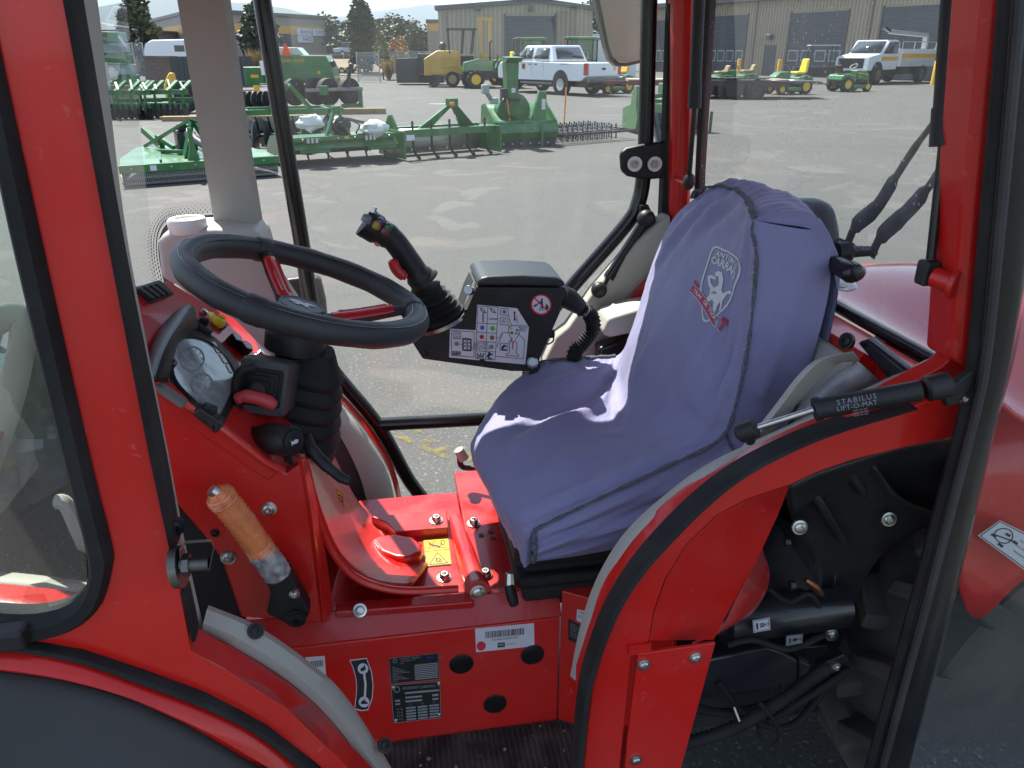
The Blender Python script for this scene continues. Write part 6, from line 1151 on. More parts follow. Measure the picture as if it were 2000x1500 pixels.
# instrument cluster with hood
cl = [(340, 672), (352, 662), (380, 658), (410, 668), (440, 695), (458, 722), (462, 738), (430, 812), (414, 808), (372, 772), (345, 740), (338, 705)]
part('cluster_frame', BLK, lambda b: b.strip([D(u, v, 0.010) for u, v in crv([V((a, c, 0)) for a, c in cl], 4, True) for u, v in [(u, v)]] if False else [D(p.x, p.y, 0.014) for p in crv([V((a, c, 0)) for a, c in cl+cl[:1]], 4)],
    [D(398+(p.x-398)*1.22, 732+(p.y-732)*1.22, 0.004) for p in crv([V((a, c, 0)) for a, c in cl+cl[:1]], 4)], DN*-0.012))
LCD = bpy.data.materials.new('film_covered_display'); LCD = mat('film_covered_display', (0.40, 0.43, 0.42), 0.14, coat=0.6, var=0.65, vs=26, bump=0.5, bs=30)
part('instrument_display', LCD, lambda b: b.prism([D(p.x, p.y, 0.011) for p in crv([V((a, c, 0)) for a, c in cl], 4, True)], DN*-0.01))
def f(b):
    for q in ([(414, 668), (420, 668), (432, 688), (424, 688)], [(427, 690), (434, 690), (446, 708), (438, 708)], [(441, 710), (447, 711), (455, 728), (449, 726)]):
        b.prism([D(u, v, 0.0125) for u, v in q], DN*-0.001)
b = Pr(); fn = qmap([(340, 660), (450, 660), (450, 815), (340, 815)], 0.0, pl=(dn1 + DN*0.0118, DN)); 
for x_, y_, r_ in ((0.32, 0.26, 0.16), (0.50, 0.58, 0.14)):
    b.rg(fn, x_, y_, r_, 0.012)
    for k in range(9): a = 2.4+k*0.55; b.ln(fn, x_+r_*0.95*fn.r*math.cos(a), y_+r_*0.95*math.sin(a), x_+r_*0.72*fn.r*math.cos(a), y_+r_*0.72*math.sin(a), 0.012)
    b.ln(fn, x_, y_, x_+r_*0.6*fn.r*math.cos(2.9), y_+r_*0.6*math.sin(2.9), 0.014)
b.build('dial_print', GREYP, T)
part('display_panel', mat('pale_lcd', (0.5, 0.52, 0.5), 0.2), f)
def f(b):
    A = [D(u, v, h) for u, v, h in [(288, 752, 0.006), (296, 690, 0.012), (318, 640, 0.012), (350, 606, 0.012), (372, 594, 0.01)]]
    B = [D(u, v, h) for u, v, h in [(300, 745, 0.050), (318, 690, 0.062), (340, 648, 0.062), (366, 618, 0.055), (378, 604, 0.04)]]
    C = [D(u, v, h) for u, v, h in [(322, 748, 0.016), (338, 690, 0.022), (346, 668, 0.024), (368, 650, 0.024), (384, 640, 0.016)]]
    b.grid(patch([A, B, C], 5, 6))
part('cluster_hood', BLK, f, solid=0.006, ang=60)
part('fuse_cover', DGREY, lambda b: b.prism([D(u, v, 0.007) for u, v in [(305, 722), (316, 716), (360, 752), (354, 764)]], DN*-0.01), 0.003)
part('fuse_cover', mat('grey_cover', (0.16, 0.155, 0.15), 0.6, bump=0.5, bs=700), lambda b: b.prism([D(u, v, 0.009) for u, v in [(306, 752), (316, 744), (369, 780), (362, 792)]], DN*-0.01), 0.003)
part('socket', BLK, lambda b: b.lathe(D(327, 708, 0.012), DN, [(0.013, 0), (0.012, 0.008), (0.007, 0.008), (0.006, 0.002), (0, 0.002)], 16))
def rocker(u0, v0, u1, v1, w, knob=None, m=BLK):
    a, c = D(u0, v0, 0.006), D(u1, v1, 0.006); s_ = MB().beam(a, c, w, 0.014, DN).build('dash_switch', DGREY, T, 0.003)
    MB().beam(a.lerp(c, 0.12) + DN*0.008, a.lerp(c, 0.55) + DN*0.014, w*0.6, 0.012, DN).build('rocker', m, s_, 0.003)
rocker(381, 626, 412, 652, 0.022); rocker(384, 796, 434, 828, 0.022)
yk = rocker(418, 622, 440, 640, 0.018, m=YEL2)
part('yellow_lever', YEL2, lambda b: b.tube(crv([D(411, 612, 0.03), D(416, 618, 0.034), D(424, 628, 0.03), D(436, 634, 0.024)], 3), [0.006]*5+[0.008]*3+[0.010, 0.008], 8, flat=0.5))
for i in range(2):
    part('toggle_switch', BLKG, lambda b: b.prism([D(u+i*20, v+i*16, 0.02) for u, v in [(452, 650), (462, 648), (472, 656), (476, 668), (462, 664)]], DN*-0.02), 0.003)
part('dash_screw', STEEL, lambda b: [b.lathe(D(u, v, 0.002), DN, [(0.007, 0), (0.007, 0.008), (0.004, 0.009)], 8) for u, v in ((508, 692), (397, 612))])
# steering column
ca, cb = W(618, 700, Y=1.38), W(560, 900, Y=1.40)
def f(b):
    ax = (cb-ca).normalized(); ln_ = (cb-ca).length; pr_ = [(0.030, -0.02)]
    for i in range(7):
        h = ln_*(0.05+i*0.135); r0 = 0.046+0.007*min(i, 4); pr_ += [(r0, h), (r0+0.013, h+ln_*0.065), (r0+0.012, h+ln_*0.10)]
    pr_ += [(0.075, ln_*1.02)]
    b.lathe(ca, ax, pr_, 32, sq=0.35)
part('column_boot', RUB, f, ang=50)
WC = V((-0.144, 1.379, 1.31)); WN = V((0.331, 0.012, 0.944)).normalized()
part('column_head', BLK, lambda b: b.lathe(WC - WN*0.062, -WN + V((0.12, 0, 0)), [(0.036, 0), (0.050, 0.01), (0.056, 0.03), (0.055, 0.055), (0.035, 0.065), (0.03, 0.10)], 24))
# shuttle box with red paddle
bx_ = [(474, 742), (508, 702), (586, 712), (560, 788), (520, 806), (470, 790)]
xb = (W(512, 757, Y=1.26), W(548, 738, Y=1.40)); dxb = (xb[1]-xb[0]).normalized()
def rr(c, ex, ey, w, h, r, n=4):
    out = []
    for (sx, sy, a0) in ((1, 1, 0), (-1, 1, 90), (-1, -1, 180), (1, -1, 270)):
        for i in range(n+1):
            a = rad(a0+90*i/n); out.append(c + ex*(sx*(w-r)+r*math.cos(a)) + ey*(sy*(h-r)+r*math.sin(a)))
    return out
exb = RGT*0.96 - UPV*0.16; exb = (exb - dxb*exb.dot(dxb)).normalized(); eyb = dxb.cross(exb)
if eyb.z < 0: eyb = -eyb
def rings(b, secs):
    g = [rr(*s_) for s_ in secs]; g = [r_ + r_[:1] for r_ in g]; b.grid(g); b.add(g[0][:-1], [list(range(len(g[0])-1))]); b.add(g[-1][:-1], [list(range(len(g[-1])-1))])
sbx = part('shuttle_box', mat('grey_moulding', (0.06, 0.06, 0.06), 0.42, bump=0.3, bs=700), lambda b: rings(b, [(xb[0], exb, eyb, 0.040, 0.046, 0.010), (xb[0]+dxb*0.015, exb, eyb, 0.044, 0.050, 0.012), (xb[0]+dxb*0.09, exb, eyb, 0.044, 0.046, 0.014), (xb[0]+dxb*0.16, exb, eyb, 0.038, 0.036, 0.012)]), ang=40)
part('shuttle_boot', RUB, lambda b: rings(b, [(xb[0]-dxb*d_, exb, eyb, w_, w_, 0.006) for d_, w_ in ((-0.002, 0.034), (0.002, 0.033), (0.003, 0.028), (0.007, 0.027), (0.008, 0.022), (0.012, 0.021), (0.013, 0.016), (0.020, 0.014))]), 0, sbx, ang=30)
rk = xb[0] - dxb*0.03
part('shuttle_stem', BLKG, lambda b: b.cyl(xb[0]-dxb*0.012, rk, 0.013), 0, sbx)
PAD = mat('red_paddle', (0.55, 0.05, 0.06), 0.45, var=0.1)
def f(b):
    c0 = [W(u, v, Y=1.225) for u, v in [(459, 782), (476, 774), (500, 777), (522, 785), (536, 796)]]
    b.tube(crv(c0, 4), [0.005]+[0.010]*4+[0.0115]*5+[0.012]*4+[0.011]*2+[0.007], 10, flat=1.0)
part('shuttle_paddle', PAD, f, 0, sbx, ang=60)
part('shuttle_print', DGREY, lambda b: b.flat(text('Guidex'), xb[0] + dxb*0.07 + eyb*0.0505, -dxb, exb, 0.022), 0, sbx)
def coil(b, pts, r, pitch=0.006):
    P_ = crv(pts, 14); ln_ = sum((P_[i+1]-P_[i]).length for i in range(len(P_)-1)); n_ = max(6, int(ln_/pitch)*2); Q = []; acc = 0; j = 0; step = ln_/n_
    seg_ = [(P_[i+1]-P_[i]).length for i in range(len(P_)-1)]
    for i in range(n_+1):
        d_ = min(i*step, ln_-1e-6); k = 0
        while d_ > seg_[k] and k < len(seg_)-1: d_ -= seg_[k]; k += 1
        Q.append(P_[k].lerp(P_[k+1], d_/seg_[k]))
    b.tube(Q, [r if i % 2 else r*0.78 for i in range(len(Q))], 10)
part('ribbed_cable', BLK, lambda b: coil(b, [W(u, v, Y=1.24) for u, v in [(496, 716), (472, 724), (461, 750), (464, 800), (470, 850)]], 0.009, 0.005), ang=80)
# horn stalk and indicator lever
hs = (W(530, 880, Y=1.25), W(575, 858, Y=1.16)); hd = (hs[1]-hs[0]).normalized()
hd = (V((0.72, -0.62, 0.14))).normalized(); h1 = W(572, 862, Y=1.15)
hst = part('horn_stalk', BLK, lambda b: b.lathe(h1, -hd, [(0.023, -0.001), (0.025, 0.002), (0.0262, 0.02), (0.027, 0.045), (0.025, 0.06), (0.017, 0.085), (0.012, 0.13)], 24))
part('horn_button', BLK, lambda b: b.lathe(h1 + hd*0.0005, hd, [(0.0195, 0), (0.019, 0.003), (0.016, 0.0042), (0, 0.0045)], 24), 0, hst)
hx = hd.cross(V((0, 0, 1))).normalized()*-1; hx = hx if hx.dot(RGT) > 0 else -hx; hy = hx.cross(hd); hy = hy if hy.z > 0 else -hy
b = MB(); q0 = h1 + hd*0.0055
b.add([q0 + hx*x + hy*y for x, y in [(-0.008, 0.006), (-0.006, 0.002), (0.002, 0.0035), (0.007, 0.001), (0.006, -0.003), (0.001, -0.004), (-0.006, -0.002), (-0.008, -0.005)]], [list(range(8))]); b.build('horn_symbol', LABW, hst)
part('stalk_boot', RUB, lambda b: b.lathe(W(546, 905, Y=1.20), V((-0.45, 0.25, 0.75)), [(0.020, -0.012), (0.022, 0), (0.017, 0.006), (0.020, 0.012), (0.015, 0.018), (0.018, 0.024), (0.013, 0.03), (0.014, 0.05)], 20))
lv = [W(u, v, Y=y) for u, v, y in [(598, 852, 1.24), (604, 870, 1.22), (620, 892, 1.21), (645, 916, 1.20), (668, 934, 1.20), (684, 940, 1.20)]]
part('tilt_lever', BLK, lambda b: (b.tube(crv(lv, 4), [0.010]*6+[0.011]*6+[0.0095]*5+[0.0085]*3+[0.006], 10, flat=0.6), b.lathe(W(596, 868, Y=1.235), hd, [(0.017, 0), (0.017, 0.008), (0.010, 0.008), (0.009, 0.002)], 20)), ang=60)
# steering wheel
wx = WN.cross(V((0, 1, 0))).normalized(); wy = WN.cross(wx).normalized(); RW = 0.206
def wp(a, r, h=0.0): return WC + (wx*math.cos(a) + wy*math.sin(a))*r + WN*h
LEA = mat('wheel_rim_rubber', (0.028, 0.03, 0.032), 0.48, bump=0.35, bs=900, var=0.2, vs=8)
sw_ = empty('steering_wheel', None, None, (0, 0, 0)); bpy.data.objects.remove(sw_)
whl = part('steering_wheel', LEA, lambda b: b.tube([wp(2*math.pi*i/72, RW) for i in range(72)], [0.0225+0.0006*math.sin(i*1.3) for i in range(72)], 18, closed=True), ang=80)
def proj(p): q = p-EYE; z = q.dot(FWD); return 1000+FPX*q.dot(RGT)/z, 750-FPX*q.dot(UPV)/z
def ang_at(u, v): return min((2*math.pi*i/720 for i in range(720)), key=lambda a: (proj(wp(a, RW))[0]-u)**2+(proj(wp(a, RW))[1]-v)**2)
aA = ang_at(512, 492); aB = ang_at(800, 612); aC = ang_at(500, 606)
SPK = mat('red_spoke', (0.50, 0.012, 0.016), 0.25, coat=0.5)
for a in (aA, aB, aC):
    cs = [wp(a, r, h) for r, h in ((0.19, 0.0), (0.14, -0.022), (0.08, -0.045), (0.04, -0.055))]
    sp = part('spoke', BLK, lambda b: b.tube(crv(cs, 4), [0.016]*4+[0.017]*5+[0.02]*4, 10, flat=0.6, up=WN), 0, whl)
    up_ = [c + WN*0.006 for c in crv(cs, 4)[2:11]]
    part('spoke_cover', SPK, lambda b: (b.tube(up_, [0.014]+[0.0165]*7+[0.014], 10, flat=0.6, up=WN), [b.tube([c + WN*0.009 + wp(a+1.5708, 1).lerp(WC, 0).__sub__(WC)*(k*0.006) for c in up_[1:-1]], 0.003, 6) for k in (-1, 1)]), 0, whl, ang=50)
    part('rim_clamp', LEA, lambda b: b.tube([wp(a+d_, RW) for d_ in (-0.075, -0.06, 0.06, 0.075)], [0.0232, 0.0245, 0.0245, 0.0232], 16), 0, whl)
for a0 in (55, 128): part('rim_seam', BLKG, lambda b: b.tube([wp(2*math.pi*i/72, RW+0.0226*math.cos(rad(a0)), 0.0226*math.sin(rad(a0))) for i in range(72)], 0.0009, 5, closed=True), 0, whl)
hubc = WC - WN*0.035
part('hub_cap', mat('hub_grey', (0.07, 0.07, 0.072), 0.45), lambda b: b.lathe(hubc, WN, [(0.042, -0.02), (0.042, 0.0), (0.040, 0.004), (0.036, 0.0045), (0.035, 0.003), (0, 0.0035)], 32), 0, whl)
hxx = (RGT - WN*RGT.dot(WN)).normalized(); hyy = WN.cross(hxx)
b = MB(); q0 = hubc + WN*0.0045
for pts in ([(-0.026, 0.002), (-0.02, 0.010), (-0.008, 0.012), (0.0, 0.006), (0.006, 0.013), (0.018, 0.012), (0.026, 0.004), (0.016, 0.004), (0.010, -0.002), (0.018, -0.010), (0.008, -0.012), (0.0, -0.004), (-0.006, -0.012), (-0.016, -0.010), (-0.010, -0.002), (-0.018, -0.004)],):
    b.add([q0 + hxx*x + hyy*y for x, y in pts], [list(range(len(pts)))])
b.build('hub_emblem', mat('silver_print', (0.55, 0.55, 0.54), 0.4), whl)
# hand brake in orange, wrapped in clear film
ORG = mat('orange_grip', (0.82, 0.24, 0.08), 0.25, coat=0.6, var=0.25, vs=40, bump=1.0, bs=70, spk=0.55, sks=45, spc=(0.85, 0.62, 0.52))
hbp = [W(u, v, Y=y) for u, v, y in [(418, 958, 1.07), (436, 976, 1.075), (470, 1018, 1.08), (500, 1060, 1.085), (516, 1082, 1.09)]]
hbk = part('hand_brake', BLK, lambda b: b.prism(L([(512, 1120), (560, 1112), (606, 1196), (598, 1214), (560, 1220), (520, 1200), (528, 1160)], 1.10), (0, 0.035, 0)), 0.005)
def f(b):
    P_ = crv(hbp, 12); n_ = len(P_); R_ = []
    for i in range(n_):
        t = i/(n_-1); r0 = 0.010+0.014*min(1, t*6) - 0.002*t; R_.append(r0*(1.0 if i % 2 else 0.92))
    R_[0] = 0.006; b.tube(P_, R_, 18)
part('grip', ORG, f, 0, hbk, ang=60)
CLING = mat('cling_film', (0.45, 0.43, 0.42), 0.12, coat=0.5, var=0.8, vs=60, bump=1.0, bs=90)
part('film_wrap', CLING, lambda b: b.tube(crv([W(u, v, Y=1.09) for u, v in [(508, 1074), (522, 1092), (536, 1110), (544, 1124)]], 4), [0.0225, 0.024, 0.0225, 0.024, 0.0225, 0.0235, 0.0225, 0.024, 0.023, 0.0235, 0.022, 0.023, 0.021], 14), 0, hbk)
part('grip_button', STEEL, lambda b: b.tube([W(412, 956, Y=1.068), W(424, 964, Y=1.07)], [0.009, 0.011], 12), 0, hbk)
bolt(W(575, 1160, Y=1.098), (0, -1, 0), 0.006, hbk); bolt(W(578, 1208, Y=1.098), (0, -1, 0), 0.012, hbk, m=BLK)
# ---------------------------------------------------------------- control box with joystick
BY = 1.56
bxp = [(930, 560), (1106, 562), (1094, 612), (1052, 708), (1040, 726), (1000, 726), (826, 702), (802, 664), (806, 656), (905, 622), (918, 585)]
cbx = part('control_box', BLK, lambda b: b.prism(L(bxp, BY), (0, 0.13, 0)), 0.004)
padp = [(931, 558), (934, 548), (942, 542), (956, 540), (1020, 538), (1088, 542), (1102, 549), (1106, 560)]
part('armrest_pad', mat('black_vinyl', (0.02, 0.021, 0.022), 0.35, bump=0.35, bs=350, rvar=0.1), lambda b: b.prism(L(padp, BY-0.006), (0, 0.14, 0)), 0.010, cbx, seg=4)
part('pad_hinge', STEEL, lambda b: (b.prism(L([(926, 556), (932, 560), (912, 606), (906, 604)], BY-0.004), (0, 0.02, 0)), b.cyl(W(914, 566, Y=BY-0.01), W(922, 570, Y=BY+0.01), 0.010)), 0.001, cbx)
sc_ = [(946, 596), (1010, 600), (1032, 641), (1026, 712), (877, 698), (879, 641), (928, 646)]
fn = qmap([(879, 596), (1032, 596), (1032, 712), (879, 712)], 0.0008, Y=BY)
px2 = lambda u, v: ((u-879)/153, (v-596)/116)
dl_ = label('control_decal', LABW, fn, [px2(u, v) for u, v in [(932, 595), (1010, 602), (1033, 639), (1026, 712), (877, 698), (879, 642), (929, 645)]], cbx)
fn = qmap([(879, 596), (1032, 596), (1032, 712), (879, 712)], 0.0016, Y=BY)
b = Pr()
def ln(u0, v0, u1, v1, w=0.009): a, c = px2(u0, v0), px2(u1, v1); b.ln(fn, *a, *c, w)
def tx(s_, u, v, h, ax='CENTER', wx=1.0): a = px2(u, v); b.tx(fn, s_, *a, h, ax, wx=wx)
def box4(u0, v0, u1, v1, sk=0.08, w=0.009):
    k = sk*(u1-u0)
    for q in ((u0, v0, u1, v0+k), (u1, v0+k, u1, v1+k), (u1, v1+k, u0, v1), (u0, v1, u0, v0)): ln(*q, w)
box4(882, 645, 926, 694); box4(886, 648, 900, 661); tx('ON', 893, 652.5, 0.055); tx('OFF', 893, 658.5, 0.055); ln(895, 672, 904, 672.5); box4(904, 661, 920, 684, w=0.02)
for i in range(3): box4(905, 663+i*7, 912, 668+i*7); box4(913, 663.5+i*7, 919, 668.5+i*7)
box4(884, 686, 900, 694)
for i in range(5): ln(886+i*2.6, 693, 887+i*2.6, 687+(i % 2)*2, 0.02)
ln(933, 598, 929, 700); ln(953, 598, 948, 702); ln(973, 600, 967, 703); ln(933, 598, 973, 600); ln(931, 631, 971, 633); ln(931, 648.5, 970, 651); ln(930, 666, 969, 669); ln(930, 685, 968, 687.5); ln(929, 700, 967, 703)
for x0 in (938, 957): [ln(x0+a, 602+c, x0+d_, 602+e, 0.014) for a, c, d_, e in ((0, 0, 6, 2), (6, 2, 10, 8), (0, 0, 3, 6), (3, 6, 8, 9), (8, 9, 12, 9))]
for i in range(6): ln(943.5, 612+i*3, 943.3, 614+i*3, 0.03); ln(956+i*2.6, 623, 957.6+i*2.6, 623.1, 0.025)
tx('ELECTRIC', 939.5, 672.5, 0.075, wx=0.8); tx('CONTROL', 939.3, 680, 0.075, wx=0.85)
for i in range(5): ln(932+i*2.8, 699, 933.5+i*2.8, 689+(i % 2)*4, 0.016)
ln(952, 698, 958, 690, 0.05); ln(958, 690, 963, 694, 0.02); ln(953, 700, 962, 700.5, 0.02); ln(953, 689, 957, 689, 0.02)
box4(978, 602, 993, 615); box4(977, 620, 992, 634); box4(977, 670, 992, 684); tx('\u00a9', 984.5, 627.5, 0.1); ln(980, 681, 986, 674, 0.04); ln(986, 674, 990, 678, 0.02); ln(979, 683, 990, 683, 0.02)
ln(1005, 610, 1005, 626, 0.02); b.pg(fn, [px2(u, v) for u, v in ((1002.5, 612), (1005, 607), (1007.5, 612))]); b.pg(fn, [px2(u, v) for u, v in ((1002.5, 623), (1005, 628), (1007.5, 623))])
ln(1009, 617, 1010, 632); tx('RECALL', 1023, 637, 0.06, wx=0.7); tx('SPEED', 1022, 642.5, 0.06, wx=0.7); ln(1016, 646, 1028, 647)
hnd = [(993, 640), (997, 636), (1012, 636), (1016, 641), (1014, 652), (1006, 664), (1010, 672), (1008, 690), (1014, 694), (1012, 696), (988, 694), (988, 692), (995, 689), (996, 670), (1000, 664), (994, 652)]
for p_, q_ in zip(hnd, hnd[1:]+hnd[:1]): ln(*p_, *q_, 0.01)
ln(993, 616, 999, 637); ln(992, 634, 996, 640); ln(970, 660, 976, 660); ln(976, 660, 981, 649); ln(981, 649, 1000, 651); ln(970, 678, 982, 652); ln(1011, 651, 1025, 664); ln(1025, 664, 1022, 701); ln(1022, 701, 968, 696); ln(992, 670, 1002, 660)
b.build('decal_print', INK, cbx)
for nm, colr, spots in (('blue', (0.02, 0.12, 0.5), [(942, 640, 4.4)]), ('green', (0.06, 0.4, 0.05), [(962, 641.5, 4.6), (1008, 651, 2.4)]), ('red', (0.4, 0.01, 0.01), [(941, 658, 4.4), (1000, 650, 2.6)]), ('brown', (0.25, 0.07, 0.03), [(961, 659.5, 4.6)]), ('grey', (0.18, 0.18, 0.19), [(892, 671.5, 4.6), (960, 677.5, 4.4), (985.5, 609, 4)]), ('yellow', (0.6, 0.5, 0.05), [(999, 642, 2.6)]), ('violet', (0.08, 0.06, 0.3), [(1010, 645, 2.4)])):
    mi = mat(nm+'_ink', colr, 0.5)
    for u, v, r in spots: b = Pr(); b.dc(qmap([(879, 596), (1032, 596), (1032, 712), (879, 712)], 0.002, Y=BY), *px2(u, v), r/116); b.build('decal_dot', mi, cbx)
b = Pr(); ln(1002, 668, 1001.5, 682, 0.02); ln(1001, 667, 1004, 668, 0.03); b.build('decal_dot', mat('red_ink2', (0.5, 0.02, 0.02), 0.5), cbx)
fn = qmap([(1036, 574), (1078, 575), (1078, 616), (1036, 615)], 0.0008, Y=BY); b = Pr(); b.dc(fn, 0.5, 0.5, 0.5, 36); b.build('warning_sticker', LABW, cbx)
fn = qmap([(1036, 574), (1078, 575), (1078, 616), (1036, 615)], 0.0014, Y=BY); b = Pr(); b.dc(fn, 0.53, 0.25, 0.05); b.ln(fn, 0.52, 0.3, 0.54, 0.55, 0.10); b.ln(fn, 0.5, 0.34, 0.3, 0.5, 0.04); b.ln(fn, 0.53, 0.55, 0.42, 0.78, 0.05); b.ln(fn, 0.55, 0.55, 0.58, 0.78, 0.05); b.ln(fn, 0.3, 0.5, 0.16, 0.6, 0.09); b.pg(fn, [(0.72, 0.5), (0.76, 0.45), (0.84, 0.6), (0.86, 0.7), (0.74, 0.72), (0.7, 0.62)]); b.build('sticker_print', INK, cbx)
fn = qmap([(1036, 574), (1078, 575), (1078, 616), (1036, 615)], 0.002, Y=BY); b = Pr(); b.rg(fn, 0.5, 0.5, 0.5, 0.07, 36); b.ln(fn, 0.2, 0.2, 0.8, 0.8, 0.07); b.build('sticker_ring', mat('red_ring', (0.55, 0.01, 0.02), 0.5), cbx)
for q in ((832, 690), (941, 708)): bolt(W(q[0], q[1], Y=BY), (0, -1, 0), 0.006, cbx, m=BLK)
# plug and hose at the back of the box
hp = [W(u, v, Y=1.60) for u, v in [(1094, 576), (1112, 584), (1130, 598), (1140, 606)]]
part('cable_plug', BLK, lambda b: b.tube([hp[0], hp[0].lerp(hp[1], 0.3), hp[0].lerp(hp[1], 0.31), hp[1], hp[2], hp[3]], [0.020, 0.021, 0.024, 0.024, 0.019, 0.014], 18), 0, cbx, ang=35)
part('cable_hose', RUB, lambda b: coil(b, [W(u, v, Y=1.60) for u, v in [(1134, 602), (1152, 614), (1158, 640), (1140, 668), (1122, 690), (1122, 716)]], 0.019, 0.007), 0, cbx, ang=80)
part('hose_clip', STEEL, lambda b: b.tube([hp[3], hp[3] + (hp[3]-hp[2])*0.4], 0.017, 16), 0, cbx)
part('cap_plug', BLK, lambda b: (b.cyl(W(1068, 652, Y=1.62), W(1082, 652, Y=1.62), 0.010), b.tube(crv([W(1062, 664, Y=1.62), W(1070, 672, Y=1.62), W(1080, 666, Y=1.62), W(1082, 655, Y=1.62)], 5), 0.0018, 6)), 0, cbx)
part('knob_screw', mat('galvanised', (0.45, 0.5, 0.48), 0.35, metal=0.8), lambda b: b.lathe(W(1040, 708, Y=1.54), (-0.2, -0.8, 0.5), [(0.013, -0.01), (0.013, 0.004), (0.009, 0.008)], 8), 0, cbx)
part('box_foot', BLK, lambda b: b.prism(L([(1040, 700), (1050, 690), (1056, 716), (1050, 730), (1030, 740)], BY-0.002), (0, 0.05, 0)), 0.002, cbx)
# joystick
jb = W(858, 616, Y=1.60); jd = (W(826, 545, Y=1.60)-jb).normalized()
JM = BLK
part('joystick_gaiter', RUB, lambda b: b.lathe(jb, jd, [(0.048, -0.012), (0.056, 0.0), (0.040, 0.006), (0.053, 0.013), (0.038, 0.019), (0.049, 0.026), (0.035, 0.032), (0.044, 0.040), (0.031, 0.046), (0.038, 0.054), (0.028, 0.060), (0.032, 0.07)], 28), 0, cbx, ang=60)
part('gaiter_ring', STEEL, lambda b: b.lathe(jb - jd*0.012, jd, [(0.060, -0.004), (0.060, 0.004), (0.05, 0.004)], 28), 0, cbx)
jg = [W(u, v, Y=1.60) for u, v in [(830, 552), (818, 538), (800, 512), (782, 486), (765, 466), (742, 452), (722, 440), (712, 432)]]
joy = part('joystick_grip', BLK, lambda b: b.tube(crv(jg, 4), [0.036]*2+[0.030]*3+[0.025]*4+[0.0245]*8+[0.027]*4+[0.031]*4+[0.032]*3+[0.019], 16, flat=1.0), 0, cbx, ang=70)
def jk(u, v, r, m, h=0.006):
    n_ = (UPV*0.8+RGT*0.45-FWD*0.45).normalized(); c = W(u, v, Y=1.575)
    MB().lathe(c, n_, [(r*1.1, -0.010), (r*1.1, 0), (r*0.85, h*0.7), (r*0.4, h), (0, h)], 14).build('joystick_button', m, cbx)
MK = lambda n_, c: mat(n_, c, 0.3, coat=0.3)
jk(718, 424, 0.010, MK('grey_button', (0.16, 0.16, 0.17))); jk(737, 436, 0.009, MK('yellow_button', (0.42, 0.24, 0.02))); jk(743, 431, 0.008, MK('violet_button', (0.06, 0.05, 0.1))); jk(754, 447, 0.009, MK('red_button', (0.16, 0.03, 0.03))); jk(759, 441, 0.008, MK('green_button', (0.01, 0.13, 0.06)))
part('toggle', STEEL, lambda b: b.tube([W(727, 420, Y=1.58), W(733, 404, Y=1.58)], [0.006, 0.0045], 10), 0, cbx)
part('toggle_boot', RUB, lambda b: b.lathe(W(726, 424, Y=1.58), (0.2, 0, 1), [(0.012, -0.006), (0.010, 0.002), (0.006, 0.010)], 12), 0, cbx)
part('trigger', mat('red_trigger', (0.5, 0.03, 0.03), 0.35), lambda b: b.tube(crv([W(u, v, Y=1.585) for u, v in [(767, 506), (772, 522), (782, 534), (794, 540)]], 4), [0.006]+[0.012]*10+[0.009]*2, 10), 0, cbx)
part('thumb_button', mat('orange_button', (0.6, 0.2, 0.08), 0.4), lambda b: b.ball(W(738, 474, Y=1.59), 0.008, 8), 0, cbx)
# ---------------------------------------------------------------- seat base under the cover
sb = part('seat_base', RUB, lambda b: (b.b2((0.215, 1.155, 0.735), (0.62, 1.58, 0.77)), b.b2((0.20, 1.145, 0.775), (0.63, 1.59, 0.80)), b.b2((0.212, 1.155, 0.803), (0.62, 1.58, 0.825)), b.b2((0.196, 1.14, 0.828), (0.63, 1.59, 0.868))), 0.012, seg=3)
part('seat_pan', BLK, lambda b: b.b2((0.22, 1.15, 0.87), (0.62, 1.58, 0.97)), 0.02)
part('seat_back', BLK, lambda b: b.b2((0.66, 1.18, 0.97), (0.73, 1.52, 1.40)), 0.03)
part('seat_lever', BLK, lambda b: b.tube([W(994, 1142, Y=1.13), W(1000, 1166, Y=1.12), W(1004, 1180, Y=1.118)], [0.009, 0.0105, 0.009], 12))
part('lever_bracket', STEEL, lambda b: b.tube([W(996, 1118, Y=1.14), W(996, 1142, Y=1.132)], [0.009, 0.010], 8), 0.001)
part('seat_adjuster', GREYT, lambda b: b.tube([W(896, 878, Y=1.62), W(906, 896, Y=1.62)], [0.012, 0.014], 10))
part('adjuster_arm', BLK, lambda b: b.tube(crv([W(898, 890, Y=1.62), W(900, 908, Y=1.62), W(912, 914, Y=1.62), W(945, 912, Y=1.6)], 4), 0.007, 8))
part('corrugated_hose', BLK, lambda b: coil(b, [W(876, 1004, Y=1.60), W(900, 994, Y=1.60), W(935, 984, Y=1.60), W(990, 970, Y=1.58)], 0.0125, 0.006), ang=80)
